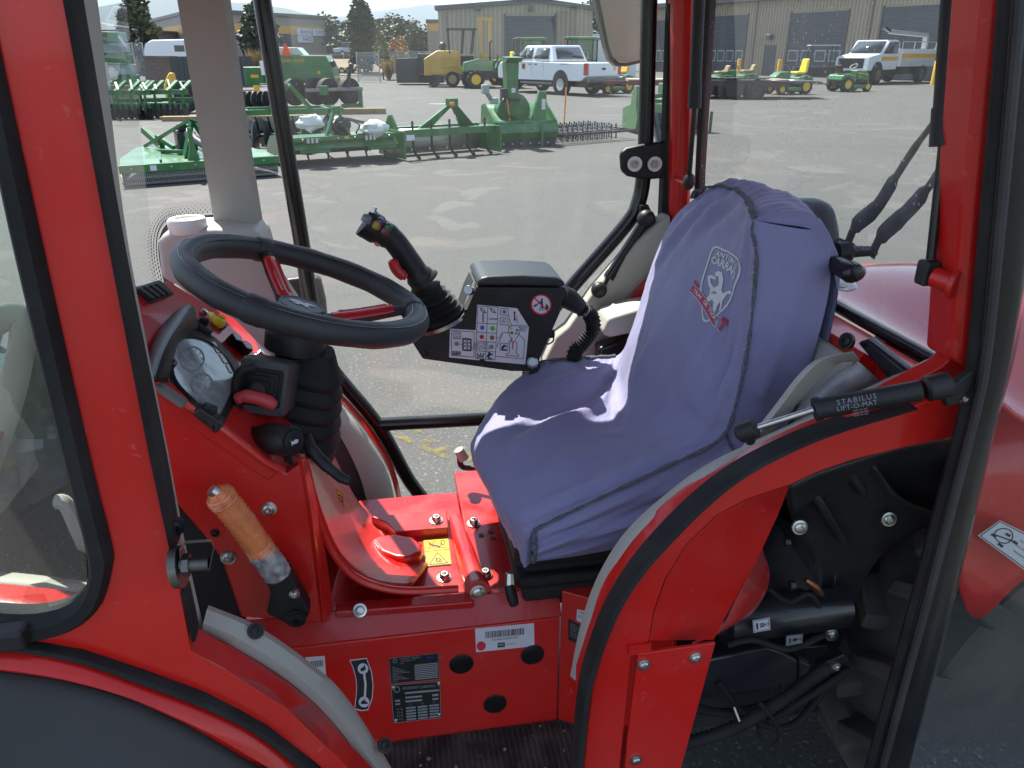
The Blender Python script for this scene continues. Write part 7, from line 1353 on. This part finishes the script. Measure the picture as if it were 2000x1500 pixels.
# ---------------------------------------------------------------- rear wheel bay
GU = mat('black_guard', (0.022, 0.021, 0.022), 0.4, var=0.2, vs=5, bump=0.25, bs=500, dust=0.25, ds=8, dcol=(0.10, 0.09, 0.085))
gp = [[(1536, 950), (1600, 905), (1670, 893), (1705, 905)], [(1545, 1010), (1620, 980), (1700, 960), (1760, 975)], [(1570, 1055), (1640, 1040), (1720, 1015), (1830, 1008)], [(1590, 1110), (1640, 1100), (1690, 1090), (1745, 1060)], [(1600, 1180), (1630, 1180), (1665, 1170), (1690, 1120)], [(1588, 1255), (1605, 1265), (1625, 1275), (1645, 1245)]]
part('wheel_guard', GU, lambda b: b.grid(patch([[W(u, v, Y=1.02+0.03*i-0.01*j) for j, (u, v) in enumerate(r_)] for i, r_ in enumerate(gp)], 5, 5)), solid=0.008)
part('guard_rib', GU, lambda b: (b.tube(crv([W(1585, 960, Y=1.015), W(1610, 1000, Y=1.02), W(1634, 1040, Y=1.03), W(1652, 1062, Y=1.05)], 4), [0.006]+[0.013]*10+[0.009, 0.004], 10, flat=0.7), b.tube(crv([W(1650, 912, Y=1.0), W(1668, 940, Y=1.01), W(1690, 970, Y=1.03)], 4), [0.006]+[0.012]*6+[0.006, 0.003], 10, flat=0.7)))
for q, y_ in (((1736, 1014), 1.03), ((1562, 1030), 1.02), ((1624, 1240), 1.12)): bolt(W(q[0], q[1], Y=y_), (-0.2, -1, 0.2), 0.009)
part('fender_liner', GU, lambda b: b.grid(patch([[W(u, v, Y=0.90) for u, v in ((1540, 948), (1600, 922), (1700, 890), (1800, 862), (1920, 840))], [W(u, v, Y=1.0) for u, v in ((1545, 990), (1620, 950), (1720, 905), (1810, 900), (1920, 880))], [W(u, v, Y=1.12) for u, v in ((1550, 1030), (1640, 1000), (1740, 985), (1828, 1012), (1920, 1000))]])), solid=0.006)
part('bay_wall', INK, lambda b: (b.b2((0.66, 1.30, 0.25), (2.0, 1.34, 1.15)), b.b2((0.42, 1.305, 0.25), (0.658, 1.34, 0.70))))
HOU = mat('black_painted_casting', (0.016, 0.017, 0.02), 0.28, coat=0.3, dust=0.2, ds=7, dcol=(0.12, 0.11, 0.1))
part('drive_housing', HOU, lambda b: b.tube([W(1520, 1100, Y=1.16), W(1560, 1090, Y=1.2), W(1640, 1090, Y=1.25)], [0.075, 0.09, 0.09], 20))
ax_ = part('lift_cylinder', HOU, lambda b: b.tube([W(1380, 1222, Y=1.08), W(1412, 1216, Y=1.08), W(1413, 1216, Y=1.08), W(1640, 1180, Y=1.10)], [0.022, 0.022, 0.042, 0.046], 20))
part('chrome_rod', STEEL, lambda b: b.cyl(W(1330, 1228, Y=1.08), W(1412, 1214, Y=1.08), 0.018, n=16), 0, ax_)
for c, m_ in (([(1470, 1212), (1503, 1206), (1505, 1230), (1472, 1236)], LABW), ([(1536, 1242), (1568, 1238), (1567, 1256), (1535, 1262)], GREYP)):
    fn = qmap(c, 0.0, Y=1.03); lb = label('grease_label', m_, fn); fn = qmap(c, 0.0006, Y=1.03); b = Pr(); b.fr(fn, 0.06, 0.08, 0.94, 0.92, 0.04); b.rc(fn, 0.18, 0.28, 0.3, 0.8); b.rc(fn, 0.4, 0.35, 0.62, 0.68); b.pg(fn, [(0.62, 0.35), (0.74, 0.5), (0.62, 0.68)]); b.rg(fn, 0.84, 0.5, 0.13, 0.05); b.build('label_print', INK, lb)
    if m_ is LABW:
        fn = qmap(c, 0.0012, Y=1.03); b = Pr(); b.tx(fn, '50h', 0.53, 0.52, 0.24); b.build('label_print', LABW, lb)
part('chassis_beam', HOU, lambda b: b.prism([W(u, v, Y=1.05) for u, v in [(1300, 1316), (1380, 1290), (1500, 1264), (1540, 1280), (1560, 1290), (1560, 1340), (1370, 1366), (1290, 1390)]], (0, 0.08, 0)), 0.006)
part('chassis_end', HOU, lambda b: b.prism([W(u, v, Y=1.045) for u, v in [(1562, 1290), (1585, 1300), (1582, 1346), (1560, 1344)]], (0, 0.06, 0)), 0.004)
part('chassis_plate', HOU, lambda b: b.prism([W(u, v, Y=1.13) for u, v in [(1270, 1290), (1620, 1260), (1640, 1330), (1500, 1400), (1330, 1430)]], (0, 0.02, 0)), 0.004)
part('spiral_hose', RUB, lambda b: coil(b, [W(u, v, Y=1.0) for u, v in [(1290, 1456), (1360, 1446), (1440, 1418), (1520, 1372), (1620, 1300)]], 0.014, 0.010), ang=80)
part('spiral_hose', RUB, lambda b: coil(b, [W(u, v, Y=1.03) for u, v in [(1500, 1410), (1560, 1372), (1610, 1340), (1660, 1308)]], 0.009, 0.008), ang=80)
part('cable_loop', RUB, lambda b: b.tube(crv([W(u, v, Y=0.98) for u, v in [(1482, 1372), (1500, 1392), (1518, 1420), (1520, 1446), (1506, 1456), (1486, 1440), (1480, 1420)]], 5), 0.004, 8))
# rear tyre with lugs (near rear wheel)
TYR = mat('tyre_rubber', (0.06, 0.053, 0.046), 0.85, bump=0.5, bs=120, dust=0.7, ds=9, dcol=(0.13, 0.105, 0.085))  # dust made paler to stand in for sky reflections on the door glass
wc = V((1.40, 1.08, 0.50))
def f(b):
    prof = [(0.30, -0.14), (0.40, -0.16), (0.465, -0.14), (0.48, -0.06), (0.48, 0.06), (0.465, 0.14), (0.40, 0.16), (0.30, 0.14)]
    b.lathe(wc, (0, 1, 0), prof, 48)
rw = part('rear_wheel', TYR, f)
for i in range(18):
    for s_ in (-1, 1):
        a = 2*math.pi*(i+(0.5 if s_ > 0 else 0))/18
        def q(aa, r, y): return wc + V((math.cos(aa)*r, y, math.sin(aa)*r))
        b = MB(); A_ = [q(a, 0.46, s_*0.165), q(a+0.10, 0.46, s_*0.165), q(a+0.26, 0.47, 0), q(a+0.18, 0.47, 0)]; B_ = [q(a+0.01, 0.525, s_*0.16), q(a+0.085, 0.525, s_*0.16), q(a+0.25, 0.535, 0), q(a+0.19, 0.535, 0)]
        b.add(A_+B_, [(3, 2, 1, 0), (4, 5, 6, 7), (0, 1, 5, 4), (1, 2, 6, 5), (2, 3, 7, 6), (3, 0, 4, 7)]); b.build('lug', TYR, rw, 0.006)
part('wheel_rim', RED, lambda b: b.lathe(wc, (0, -1, 0), [(0.30, 0.12), (0.29, 0.13), (0.27, 0.05), (0.1, 0.04), (0.09, 0.08), (0, 0.08)], 32), 0, rw)
# outer rear mudguard seen through the open door pane
def f(b):
    rows = [[W(u, v, Y=1.02) for u, v in ((1880, 800), (1950, 775), (2050, 760), (2200, 740))], [W(u, v, Y=0.95) for u, v in ((1870, 930), (1940, 930), (2040, 930), (2200, 900))], [W(u, v, Y=0.92) for u, v in ((1850, 1050), (1900, 1205), (2000, 1128), (2180, 1000))]]
    b.grid(patch(rows, 5, 5))
part('rear_mudguard', RED, f, solid=0.006)
fn = qmap([(1953, 1016), (2034, 1056), (2010, 1120), (1910, 1046)], 0.004, Y=0.90); lb = label('articulation_label', LABW, fn)
fn = qmap([(1953, 1016), (2034, 1056), (2010, 1120), (1910, 1046)], 0.005, Y=0.90); b = Pr(); b.fr(fn, 0.03, 0.05, 0.97, 0.95, 0.03); b.rg(fn, 0.3, 0.45, 0.3, 0.04)
for q in ((0.12, 0.6), (0.32, 0.75), (0.3, 0.3), (0.5, 0.4)): b.rc(fn, q[0], q[1], q[0]+0.1, q[1]+0.1)
b.ln(fn, 0.17, 0.6, 0.5, 0.45, 0.05)
for i, s_ in enumerate(('Articulated machine', 'Articulated', 'Macchina articolata')): b.tx(fn, s_, 0.6, 0.3+i*0.2, 0.10, 'LEFT')
b.build('label_print', INK, lb)

# underbody, far rear wheel and front axle
part('belly_shade_plate', HOU, lambda b: b.b2((-0.62, 1.19, 0.30), (1.3, 1.95, 0.40)), 0.01)  # unseen plate, added and widened to keep sun off the ground below
part('rear_axle', HOU, lambda b: b.cyl((1.40, 1.2, 0.5), (1.40, 1.75, 0.5), 0.09), 0)
part('front_axle', HOU, lambda b: b.cyl((-0.85, 1.0, 0.45), (-0.85, 1.75, 0.45), 0.08), 0)
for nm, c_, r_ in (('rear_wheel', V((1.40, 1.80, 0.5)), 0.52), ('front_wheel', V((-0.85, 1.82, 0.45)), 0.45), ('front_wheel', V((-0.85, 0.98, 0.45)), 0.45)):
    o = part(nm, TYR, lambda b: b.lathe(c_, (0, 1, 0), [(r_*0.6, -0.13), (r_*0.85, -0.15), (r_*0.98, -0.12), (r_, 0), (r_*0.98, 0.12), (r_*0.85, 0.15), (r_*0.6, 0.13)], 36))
    part('wheel_rim', RED, lambda b: b.lathe(c_, (0, 1, 0), [(r_*0.6, -0.12), (r_*0.5, -0.03), (r_*0.5, 0.03), (r_*0.6, 0.12)], 28), 0, o)

BRS = mat('brass_fitting', (0.40, 0.18, 0.10), 0.35, metal=0.9)
part('hose_fitting', BRS, lambda b: b.tube([W(1572, 1132, Y=1.05), W(1590, 1144, Y=1.05), W(1604, 1160, Y=1.06)], [0.006, 0.009, 0.007], 8))
for i, ps in enumerate(([(1500, 1150), (1540, 1175), (1580, 1160), (1600, 1185)], [(1420, 1260), (1470, 1250), (1540, 1268), (1610, 1240)], [(1400, 1330), (1460, 1400), (1540, 1420), (1600, 1360), (1640, 1290)], [(1340, 1380), (1420, 1392), (1500, 1376), (1570, 1345)])):
    part('brake_pipe' if i < 2 else 'wiring_hose', RUB, lambda b: b.tube(crv([W(u, v, Y=1.02+0.015*i) for u, v in ps], 6), 0.0045+0.0015*i, 8))
for u, v in ((1440, 1396), (1530, 1350)): part('cable_tie', WHT if u == 1440 else BLKG, lambda b: b.tube([W(u-6, v-14, Y=0.985), W(u+4, v+12, Y=0.985)], 0.002, 6))
part('housing_rib', HOU, lambda b: [b.lathe(W(1530+k*28, 1098-k*3, Y=1.17+k*0.02), (1, 0.35, 0), [(0.088, -0.004), (0.095, 0), (0.088, 0.004)], 24) for k in range(3)])
for k_ in range(6): part('flange_bolt', HOU, lambda b: b.lathe(W(1512, 1092, Y=1.15) + V((0, 0.08*math.cos(k_*1.047), 0.08*math.sin(k_*1.047))), (-1, 0, 0), [(0.009, 0), (0.009, 0.01)], 6))
part('mount_bracket', HOU, lambda b: b.prism([W(u, v, Y=1.04) for u, v in [(1600, 1300), (1650, 1278), (1668, 1300), (1640, 1330), (1606, 1330)]], (0, 0.02, 0)), 0.003)
bolt(W(1632, 1304, Y=1.038), (0, -1, 0), 0.008)
# ================================================================ lilac seat cover
FAB = mat('lilac_fabric', (0.235, 0.225, 0.385), 0.68, var=0.12, vs=9, bump=0.30, bs=140, sheen=0.2, dust=0.10, ds=12, dcol=(0.3, 0.3, 0.36))
nt = FAB.node_tree; bs_ = nt.nodes['Principled BSDF']; n_ = nt.nodes.new('ShaderNodeTexNoise'); n_.noise_type = 'RIDGED_MULTIFRACTAL'; n_.inputs['Scale'].default_value = 7; n_.inputs['Detail'].default_value = 3.5; n_.inputs['Distortion'].default_value = 0.6
tc_ = nt.nodes.new('ShaderNodeTexCoord'); nt.links.new(tc_.outputs['Object'], n_.inputs[0]); bp_ = nt.nodes.new('ShaderNodeBump'); bp_.inputs['Strength'].default_value = 0.30; bp_.inputs['Distance'].default_value = 0.006; nt.links.new(n_.outputs[0], bp_.inputs['Height'])
old_ = bs_.inputs['Normal'].links[0].from_node; nt.links.new(bp_.outputs[0], old_.inputs['Normal'])
SEAM = mat('grey_overlock_thread', (0.13, 0.135, 0.16), 0.9, var=0.6, vs=160, bump=1.0, bs=400)
YS = [1.60, 1.535, 1.45, 1.37, 1.28, 1.20, 1.135, 1.10]
kf = [(.30, .85), (.285, .98), (.315, 1.039), (.40, 1.05), (.47, 1.05), (.525, 1.06), (.555, 1.15), (.588, 1.28), (.607, 1.38), (.63, 1.44)]
kc = [(.185, .855), (.150, .94), (.185, .995), (.30, 1.012), (.41, 1.000), (.462, 1.025), (.502, 1.13), (.565, 1.28), (.612, 1.40), (.645, 1.462)]
kn = [(.208, .852), (.204, .905), (.222, .938), (.33, .988), (.45, 1.042), (.545, 1.088), (.567, 1.16), (.575, 1.28), (.575, 1.40), (.572, 1.458)]
TOPY = [1.47, 1.45, 1.41, 1.36, 1.28, 1.21, 1.155, 1.125]
def lerp2(a, b, t): return (a[0]+(b[0]-a[0])*t, a[1]+(b[1]-a[1])*t)
ctrl = []
for k in range(10):
    row = []
    for j, y in enumerate(YS):
        if y >= 1.37: t = (1.60-y)/0.23; t = t*t*(3-2*t) if k in (3, 4) else math.sin(t*1.5708)**0.85; x, z = lerp2(kf[k], kc[k], t)
        else: t = (1.37-y)/0.27; t = 1-math.cos(t*1.5708) if k < 6 else t**1.4; x, z = lerp2(kc[k], kn[k], t)
        yy = y if k < 8 else (y*0.6+TOPY[j]*0.4 if k == 8 else TOPY[j])
        if k in (0, 1): yy = 1.36 + (yy-1.36)*0.93
        row.append(V((x, yy, z)))
    ctrl.append(row)
row10 = [V((0.680 - 0.03*abs(y-1.3), y, 1.478-0.5*(y-1.33)**2)) for y in [1.44, 1.42, 1.39, 1.34, 1.28, 1.22, 1.17, 1.15]]
row11 = [V((0.724, y, 1.452-1.1*(y-1.33)**2)) for y in [1.46, 1.43, 1.39, 1.34, 1.28, 1.22, 1.165, 1.14]]
row12 = [V((0.738, y, 1.33)) for y in [1.53, 1.49, 1.43, 1.36, 1.28, 1.21, 1.15, 1.125]]
row13 = [V((0.715, y, 1.05)) for y in [1.57, 1.52, 1.45, 1.37, 1.28, 1.20, 1.14, 1.11]]
ctrl += [row10, row11, row12, row13]
NU, NV = 10, 10
g = patch(ctrl, NU, NV)
def normals(g):
    n = len(g); m = len(g[0]); out = []
    for i in range(n):
        r = []
        for j in range(m):
            a = g[min(i+1, n-1)][j]-g[max(i-1, 0)][j]; b = g[i][min(j+1, m-1)]-g[i][max(j-1, 0)][j] if False else g[i][min(j+1, m-1)]-g[i][max(j-1, 0)]
            q = b.cross(a)
            r.append(q.normalized() if q.length > 1e-9 else V((0, 0, 1)))
        out.append(r)
    return out
ng = normals(g)
if ng[30][35].z < 0: ng = [[-q for q in r] for r in ng]
def ridge(s, t, a, b, w, h):
    dx, dy = b[0]-a[0], b[1]-a[1]; l2 = dx*dx+dy*dy; k = max(0, min(1, ((s-a[0])*dx+(t-a[1])*dy)/l2)); ex, ey = s-a[0]-k*dx, t-a[1]-k*dy
    return h*math.exp(-(ex*ex+ey*ey)/(w*w))*math.sin(math.pi*min(1, max(0, 0.08+0.84*k)))
def wr(s, t):      # s: row index 0..13, t: 0 far .. 7 near
    d = 0.0
    for a, b, w, h in (((2.0, 4.3), (5.1, 1.2), 0.22, 0.010), ((2.2, 3.6), (4.6, 1.0), 0.2, -0.006), ((2.0, 5.9), (5.2, 6.1), 0.22, 0.008), ((2.2, 6.35), (5.0, 6.5), 0.16, -0.005), ((2.1, 5.2), (3.4, 4.6), 0.25, 0.005), ((2.3, 1.6), (4.8, 0.5), 0.2, 0.006), ((2.8, 2.2), (5.0, 0.9), 0.14, -0.005),
                       ((9.0, 1.8), (6.6, 0.5), 0.28, 0.006), ((9.0, 2.6), (6.8, 0.9), 0.22, -0.005), ((9.0, 3.2), (7.3, 1.5), 0.22, 0.005), ((9.0, 3.9), (7.7, 2.4), 0.2, -0.005), ((9.0, 4.5), (7.9, 3.2), 0.18, 0.004), ((9.0, 5.1), (8.1, 4.2), 0.16, -0.004), ((8.8, 5.8), (6.3, 5.0), 0.3, 0.006), ((7.6, 5.4), (6.0, 5.3), 0.2, -0.005),
                       ((6.3, 4.5), (5.9, 5.6), 0.42, 0.010), ((6.7, 5.9), (5.6, 5.7), 0.16, -0.009), ((6.6, 6.4), (5.0, 5.9), 0.3, 0.007), ((5.6, 2.6), (6.6, 3.2), 0.3, 0.005), ((5.3, 1.2), (5.0, 3.0), 0.25, -0.008), ((1.2, 1.5), (1.4, 6.5), 0.3, 0.004)):
        d += ridge(s, t, a, b, w, h)
    if 9.0 < s < 10.6: d += 0.0022*math.sin(t*15)*max(0, 1-abs(s-9.6)/1.0)*math.exp(-((t-3.2)/2.2)**2)
    d += 0.0035*mn.noise(V((s*0.8, t*0.9, 3))) + 0.0014*mn.noise(V((s*2.6, t*2.8, 9))) + 0.0005*mn.noise(V((s*9, t*9, 1)))
    d += 0.0016*math.sin(s*23+2*mn.noise(V((s*2, 1, 1))))*math.exp(-(7-t)*1.6)*(1 if s > 2 else 0) + 0.0012*math.sin(s*21)*math.exp(-t*1.8)
    d += 0.0020*mn.noise(V((s*3.1+t*1.2, t*1.1-s*0.4, 5))) + 0.0011*mn.noise(V((s*6+t*2.5, t*2.2, 15)))
    e = min(1, t/0.35, (7-t)/0.35); return 1.5*d*max(0, e)
top = [[g[i][j] + ng[i][j]*wr(i/NV, j/NU) for j in range(len(g[0]))] for i in range(len(g))]
# near side: cushion skirt and backrest side panel, sharing the seam
seam = [top[i][-1] for i in range(2*NV, 9*NV+1)]
lowc = [V(p) for p in [(.222, 1.118, .858), (.33, 1.112, .868), (.45, 1.112, .885), (.60, 1.11, .93), (.660, 1.112, 1.05), (.697, 1.11, 1.20), (.716, 1.12, 1.36), (.690, 1.14, 1.435)]]
low = crv(lowc, NV)
side = []
NS = 26
for k in range(NS+1):
    f_ = k/NS; r = []
    for i, (a, b) in enumerate(zip(seam, low)):
        s = i/NV; p = a.lerp(b, f_); fol = max(0, min(1, (3.9-s)/0.8)); bu = math.sin(math.pi*f_)
        p = p + V((0, -1, 0))*(0.020*bu*(0.35+0.65*fol) if s < 4.4 else 0.012*bu)
        if s < 4.4: p += V((0, -1, 0.15))*fol*bu*(0.0075*math.sin(f_*19 - s*1.3 + 0.8*mn.noise(V((s*1.5, f_*3, 4)))) + 0.004*math.sin(f_*33 + s*2.2))
        else: p += V((0, -1, 0))*bu*(0.004*math.sin((s*1.6+f_*5)) + 0.004*mn.noise(V((s*2, f_*3, 7))) + 0.003*max(0, math.sin(f_*12-s*2)))
        r.append(p)
    side.append(r)
# far side skirt and front-near corner
farE = [top[i][0] for i in range(0, len(top))]
farS = [[p, p + V((0.015, 0.02, -0.03)), V((p.x+0.02, p.y+0.015, min(p.z-0.02, 0.9)))] for p in farE[:6*NV]]
fr = [top[i][-1] for i in range(0, 2*NV+1)]
corner = [[p, p.lerp(V((0.222, 1.118, 0.858)), 0.5) + V((-0.004, -0.006, 0)), V((0.222, 1.118, min(p.z, 0.938)))] for p in fr]
corner = [[fr[i].lerp(q, t) + V((-0.006, -0.010, 0))*math.sin(3.1416*t) for t in (0, .25, .5, .75, 1)] for i, q in enumerate([low[0].lerp(seam[0], i/(2*NV)) for i in range(2*NV+1)])]
SC = empty('seat_cover', 'lilac blue fabric cover with printed horse emblem draped over the tractor seat', 'seat cover', (0.4, 1.36, 0.8), world=True)
b = MB(); b.grid(top); b.grid(side); b.grid(corner); b.grid(farS)
# the top of the backrest side panel closes against the head gathers
hd_ = [top[i][-1] for i in range(9*NV, 12*NV+1)]
b.grid([[p, low[-1].lerp(p, 0.4) + V((0.01, 0, 0)), low[-1].lerp(low[-8], min(1, i/25))] for i, p in enumerate(hd_)])
o = b.build('fabric', FAB, SC, ang=180)
bm = bmesh.new(); bm.from_mesh(o.data); bmesh.ops.remove_doubles(bm, verts=bm.verts, dist=0.0008); bmesh.ops.recalc_face_normals(bm, faces=bm.faces); bm.to_mesh(o.data); bm.free()
def seamt(pts, r=0.0042, off=V((0, -0.003, 0.002))):
    rn = random.Random(len(pts)); P_ = crv([p + off for p in pts], 2)
    MB().tube(P_, [r*rn.uniform(0.6, 1.5) for _ in P_], 6, flat=0.5).build('seam', SEAM, SC)
seamt(seam[::3]); seamt([top[i][0] for i in range(2*NV, 5*NV, 3)], off=V((0, 0.0, 0.003)))
seamt([top[9*NV][j] + V((0, 0, 0.002)) for j in range(0, len(top[0]), 3)], 0.0045, V((-0.002, 0, 0.003)))
seamt([side[k][0] + V((-0.001, -0.003, 0)) for k in range(0, NS+1, 3)], 0.0045); seamt([side[k][int(3.2*NV)] for k in range(0, NS, 3)], 0.004)
seamt([top[9*NV][0] + V((0, 0.0, 0)), top[9*NV][0] + V((-0.012, 0.012, 0.004)), top[9*NV][0] + V((-0.016, 0.016, -0.012))], 0.006)
# loose threads along the near seam
rn = random.Random(8); b = MB()
for i in range(46):
    p = seam[rn.randrange(40, len(seam))] + V((0, -0.004, 0.001)); d = V((rn.uniform(-1, 0.2), rn.uniform(-0.4, 0), rn.uniform(-0.5, 0.5)))*rn.uniform(0.004, 0.016)
    b.tube([p, p+d*0.5+V((0, 0, rn.uniform(-.002, .002))), p+d], 0.0004, 4)
b.build('loose_threads', mat('thread', (0.4, 0.4, 0.48), 0.9), SC)['kind'] = 'stuff'
# the printed emblem: laid on the backrest surface
def sample(s, t):
    i, j = s*NV, t*NU; i0, j0 = min(int(i), len(top)-2), min(int(j), len(top[0])-2); a, c = i-i0, j-j0
    p = top[i0][j0]*(1-a)*(1-c) + top[i0+1][j0]*a*(1-c) + top[i0][j0+1]*(1-a)*c + top[i0+1][j0+1]*a*c
    return p + ng[i0][j0]*0.0012
# pixel of the photo -> (s,t) on the backrest by search, then a bilinear frame for the emblem
def find(u, v):
    best = None
    for i in range(5*NV, 9*NV):
        for j in range(len(top[0])):
            x, y = proj(top[i][j]); d = (x-u)**2+(y-v)**2
            if best is None or d < best[0]: best = (d, i/NV, j/NU)
    s0, t0 = best[1], best[2]; bb = None
    for i in range(-10, 11):
        for j in range(-10, 11):
            s_, t_ = s0+i*0.012, min(6.95, max(0.02, t0+j*0.012)); x, y = proj(sample(s_, t_)); d = (x-u)**2+(y-v)**2
            if bb is None or d < bb[0]: bb = (d, s_, t_)
    return bb[1], bb[2]
E4 = [find(u, v) for u, v in ((1389, 472), (1450, 514), (1404, 655), (1345, 601))]   # TL TR BR BL of the emblem box
def em(x, y):
    s = (E4[0][0]*(1-x)+E4[1][0]*x)*(1-y) + (E4[3][0]*(1-x)+E4[2][0]*x)*y; t = (E4[0][1]*(1-x)+E4[1][1]*x)*(1-y) + (E4[3][1]*(1-x)+E4[2][1]*x)*y
    return sample(s, t)
def em2(k):
    def fn(x, y):
        p = em(x, y); return p + (EYE-p).normalized()*k
    fn.r = 1.35; return fn
shield = [(0.10, 0.03), (0.3, 0.0), (0.5, -0.01), (0.7, 0.0), (0.94, 0.03), (0.99, 0.2), (0.97, 0.45), (0.90, 0.68), (0.74, 0.85), (0.52, 0.99), (0.30, 0.85), (0.14, 0.68), (0.06, 0.45), (0.05, 0.2)]
PW = mat('white_fabric_print', (0.62, 0.62, 0.62), 0.7); PRD = mat('crimson_fabric_print', (0.38, 0.03, 0.07), 0.7); PDK = mat('navy_fabric_print', (0.07, 0.07, 0.19), 0.7)
b = Pr(); fn = em2(0.0004); sh = [(p.x, p.y) for p in crv([V((x, y, 0)) for x, y in shield], 3, True)]
cx, cy = 0.52, 0.45
for p_, q_ in zip(sh, sh[1:]+sh[:1]):
    a_ = (cx+(p_[0]-cx)*0.93, cy+(p_[1]-cy)*0.95); c_ = (cx+(q_[0]-cx)*0.93, cy+(q_[1]-cy)*0.95)
    b.add([fn(*p_), fn(*q_), fn(*c_), fn(*a_)], [(0, 1, 2, 3)])
def arct(st, cx, y0, h, w, bend):
    n = len(st)
    for i, ch in enumerate(st):
        if ch == ' ': continue
        k = (i+0.5)/n - 0.5; tm = text(ch, bold=0.03); x = cx + k*w; y = y0 + bend*k*k*4; sl_ = bend*8*k/w*1.0
        b.add([fn(x+p[0]*h*1.25, y - p[1]*h + (p[0]*h*1.25)*sl_*0.8) for p in tm[0]], tm[1])
arct('ANTONIO', 0.52, 0.085, 0.105, 0.66, 0.03); arct('CARRARO', 0.51, 0.20, 0.145, 0.74, 0.035)
horse = [(0.30, 0.37), (0.36, 0.32), (0.44, 0.31), (0.47, 0.29), (0.49, 0.32), (0.56, 0.36), (0.60, 0.42), (0.62, 0.50), (0.70, 0.52), (0.78, 0.46), (0.88, 0.42), (0.93, 0.44), (0.90, 0.47), (0.82, 0.48), (0.80, 0.53), (0.78, 0.60), (0.82, 0.66), (0.84, 0.73), (0.79, 0.73), (0.77, 0.67), (0.70, 0.64), (0.68, 0.72), (0.70, 0.80), (0.76, 0.85), (0.68, 0.87), (0.62, 0.80), (0.56, 0.70), (0.50, 0.68), (0.42, 0.76), (0.30, 0.80), (0.22, 0.80), (0.24, 0.77), (0.34, 0.75), (0.40, 0.66), (0.36, 0.58), (0.26, 0.56), (0.20, 0.51), (0.16, 0.47), (0.22, 0.43), (0.34, 0.41), (0.38, 0.44), (0.24, 0.47), (0.30, 0.52), (0.42, 0.54), (0.48, 0.50), (0.46, 0.42), (0.42, 0.38), (0.34, 0.40)]
b.pg(fn, horse)
for o_ in b.v[:0]: pass
b.build('emblem_print', PW, SC)
b = Pr(); fn = em2(0.0009)
for q in ((0.46, 0.44, 0.58, 0.56), (0.58, 0.56, 0.42, 0.62), (0.58, 0.56, 0.70, 0.60), (0.58, 0.56, 0.64, 0.68), (0.44, 0.58, 0.58, 0.60)): b.ln(fn, *q, 0.012)
b.build('emblem_lines', PDK, SC)
rb = [(-0.10, 0.69), (0.0, 0.685), (0.15, 0.69), (0.35, 0.725), (0.55, 0.77), (0.75, 0.81), (1.0, 0.83)]
b = Pr(); fn = em2(0.0014)
for (x0, y0), (x1, y1) in zip(rb, rb[1:]): b.add([fn(x0, y0-0.0), fn(x1, y1-0.0), fn(x1-0.02, y1+0.125), fn(x0-0.02, y0+0.125)], [(0, 1, 2, 3)])
b.pg(fn, [(-0.08, 0.62), (0.06, 0.64), (0.06, 0.68), (-0.10, 0.68)]); b.pg(fn, [(0.93, 0.76), (1.05, 0.78), (1.04, 0.85), (0.92, 0.82)]); b.build('emblem_ribbon', PRD, SC)
b = Pr(); fn = em2(0.0020)
st = 'TRACTOR PEOPLE'
for i, ch in enumerate(st):
    if ch == ' ': continue
    k = (i+0.5)/len(st); x = 0.0+0.90*k; y = 0.752+0.02*k+0.13*k*k*(1.6-0.7*k); tm = text(ch, bold=0.02); b.add([fn(x+p[0]*0.075*1.25, y - p[1]*0.075 + p[0]*0.06*(0.05+0.25*k)) for p in tm[0]], tm[1])
for (x0, y0), (x1, y1) in zip(rb, rb[1:]):
    for dy in (0.0, 0.118): b.add([fn(x0-dy*.16, y0+dy), fn(x1-dy*.16, y1+dy), fn(x1-dy*.16, y1+dy+0.008), fn(x0-dy*.16, y0+dy+0.008)], [(0, 1, 2, 3)])
b.build('emblem_print', PW, SC)
# ================================================================ the air: one closed box of thin haze round the scene
HZ = bpy.data.materials.new('haze'); HZ.use_nodes = True; nt = HZ.node_tree; nt.nodes.clear()
out = nt.nodes.new('ShaderNodeOutputMaterial'); pv = nt.nodes.new('ShaderNodeVolumePrincipled'); pv.inputs['Color'].default_value = (0.72, 0.85, 1.0, 1); pv.inputs['Density'].default_value = 1.6e-4
nt.links.new(pv.outputs[0], out.inputs['Volume'])
o = MB().b2((-9000, -1500, -7), (9000, 9500, 760)).build('haze', HZ, flatsh=True); tag(o, kind='stuff')
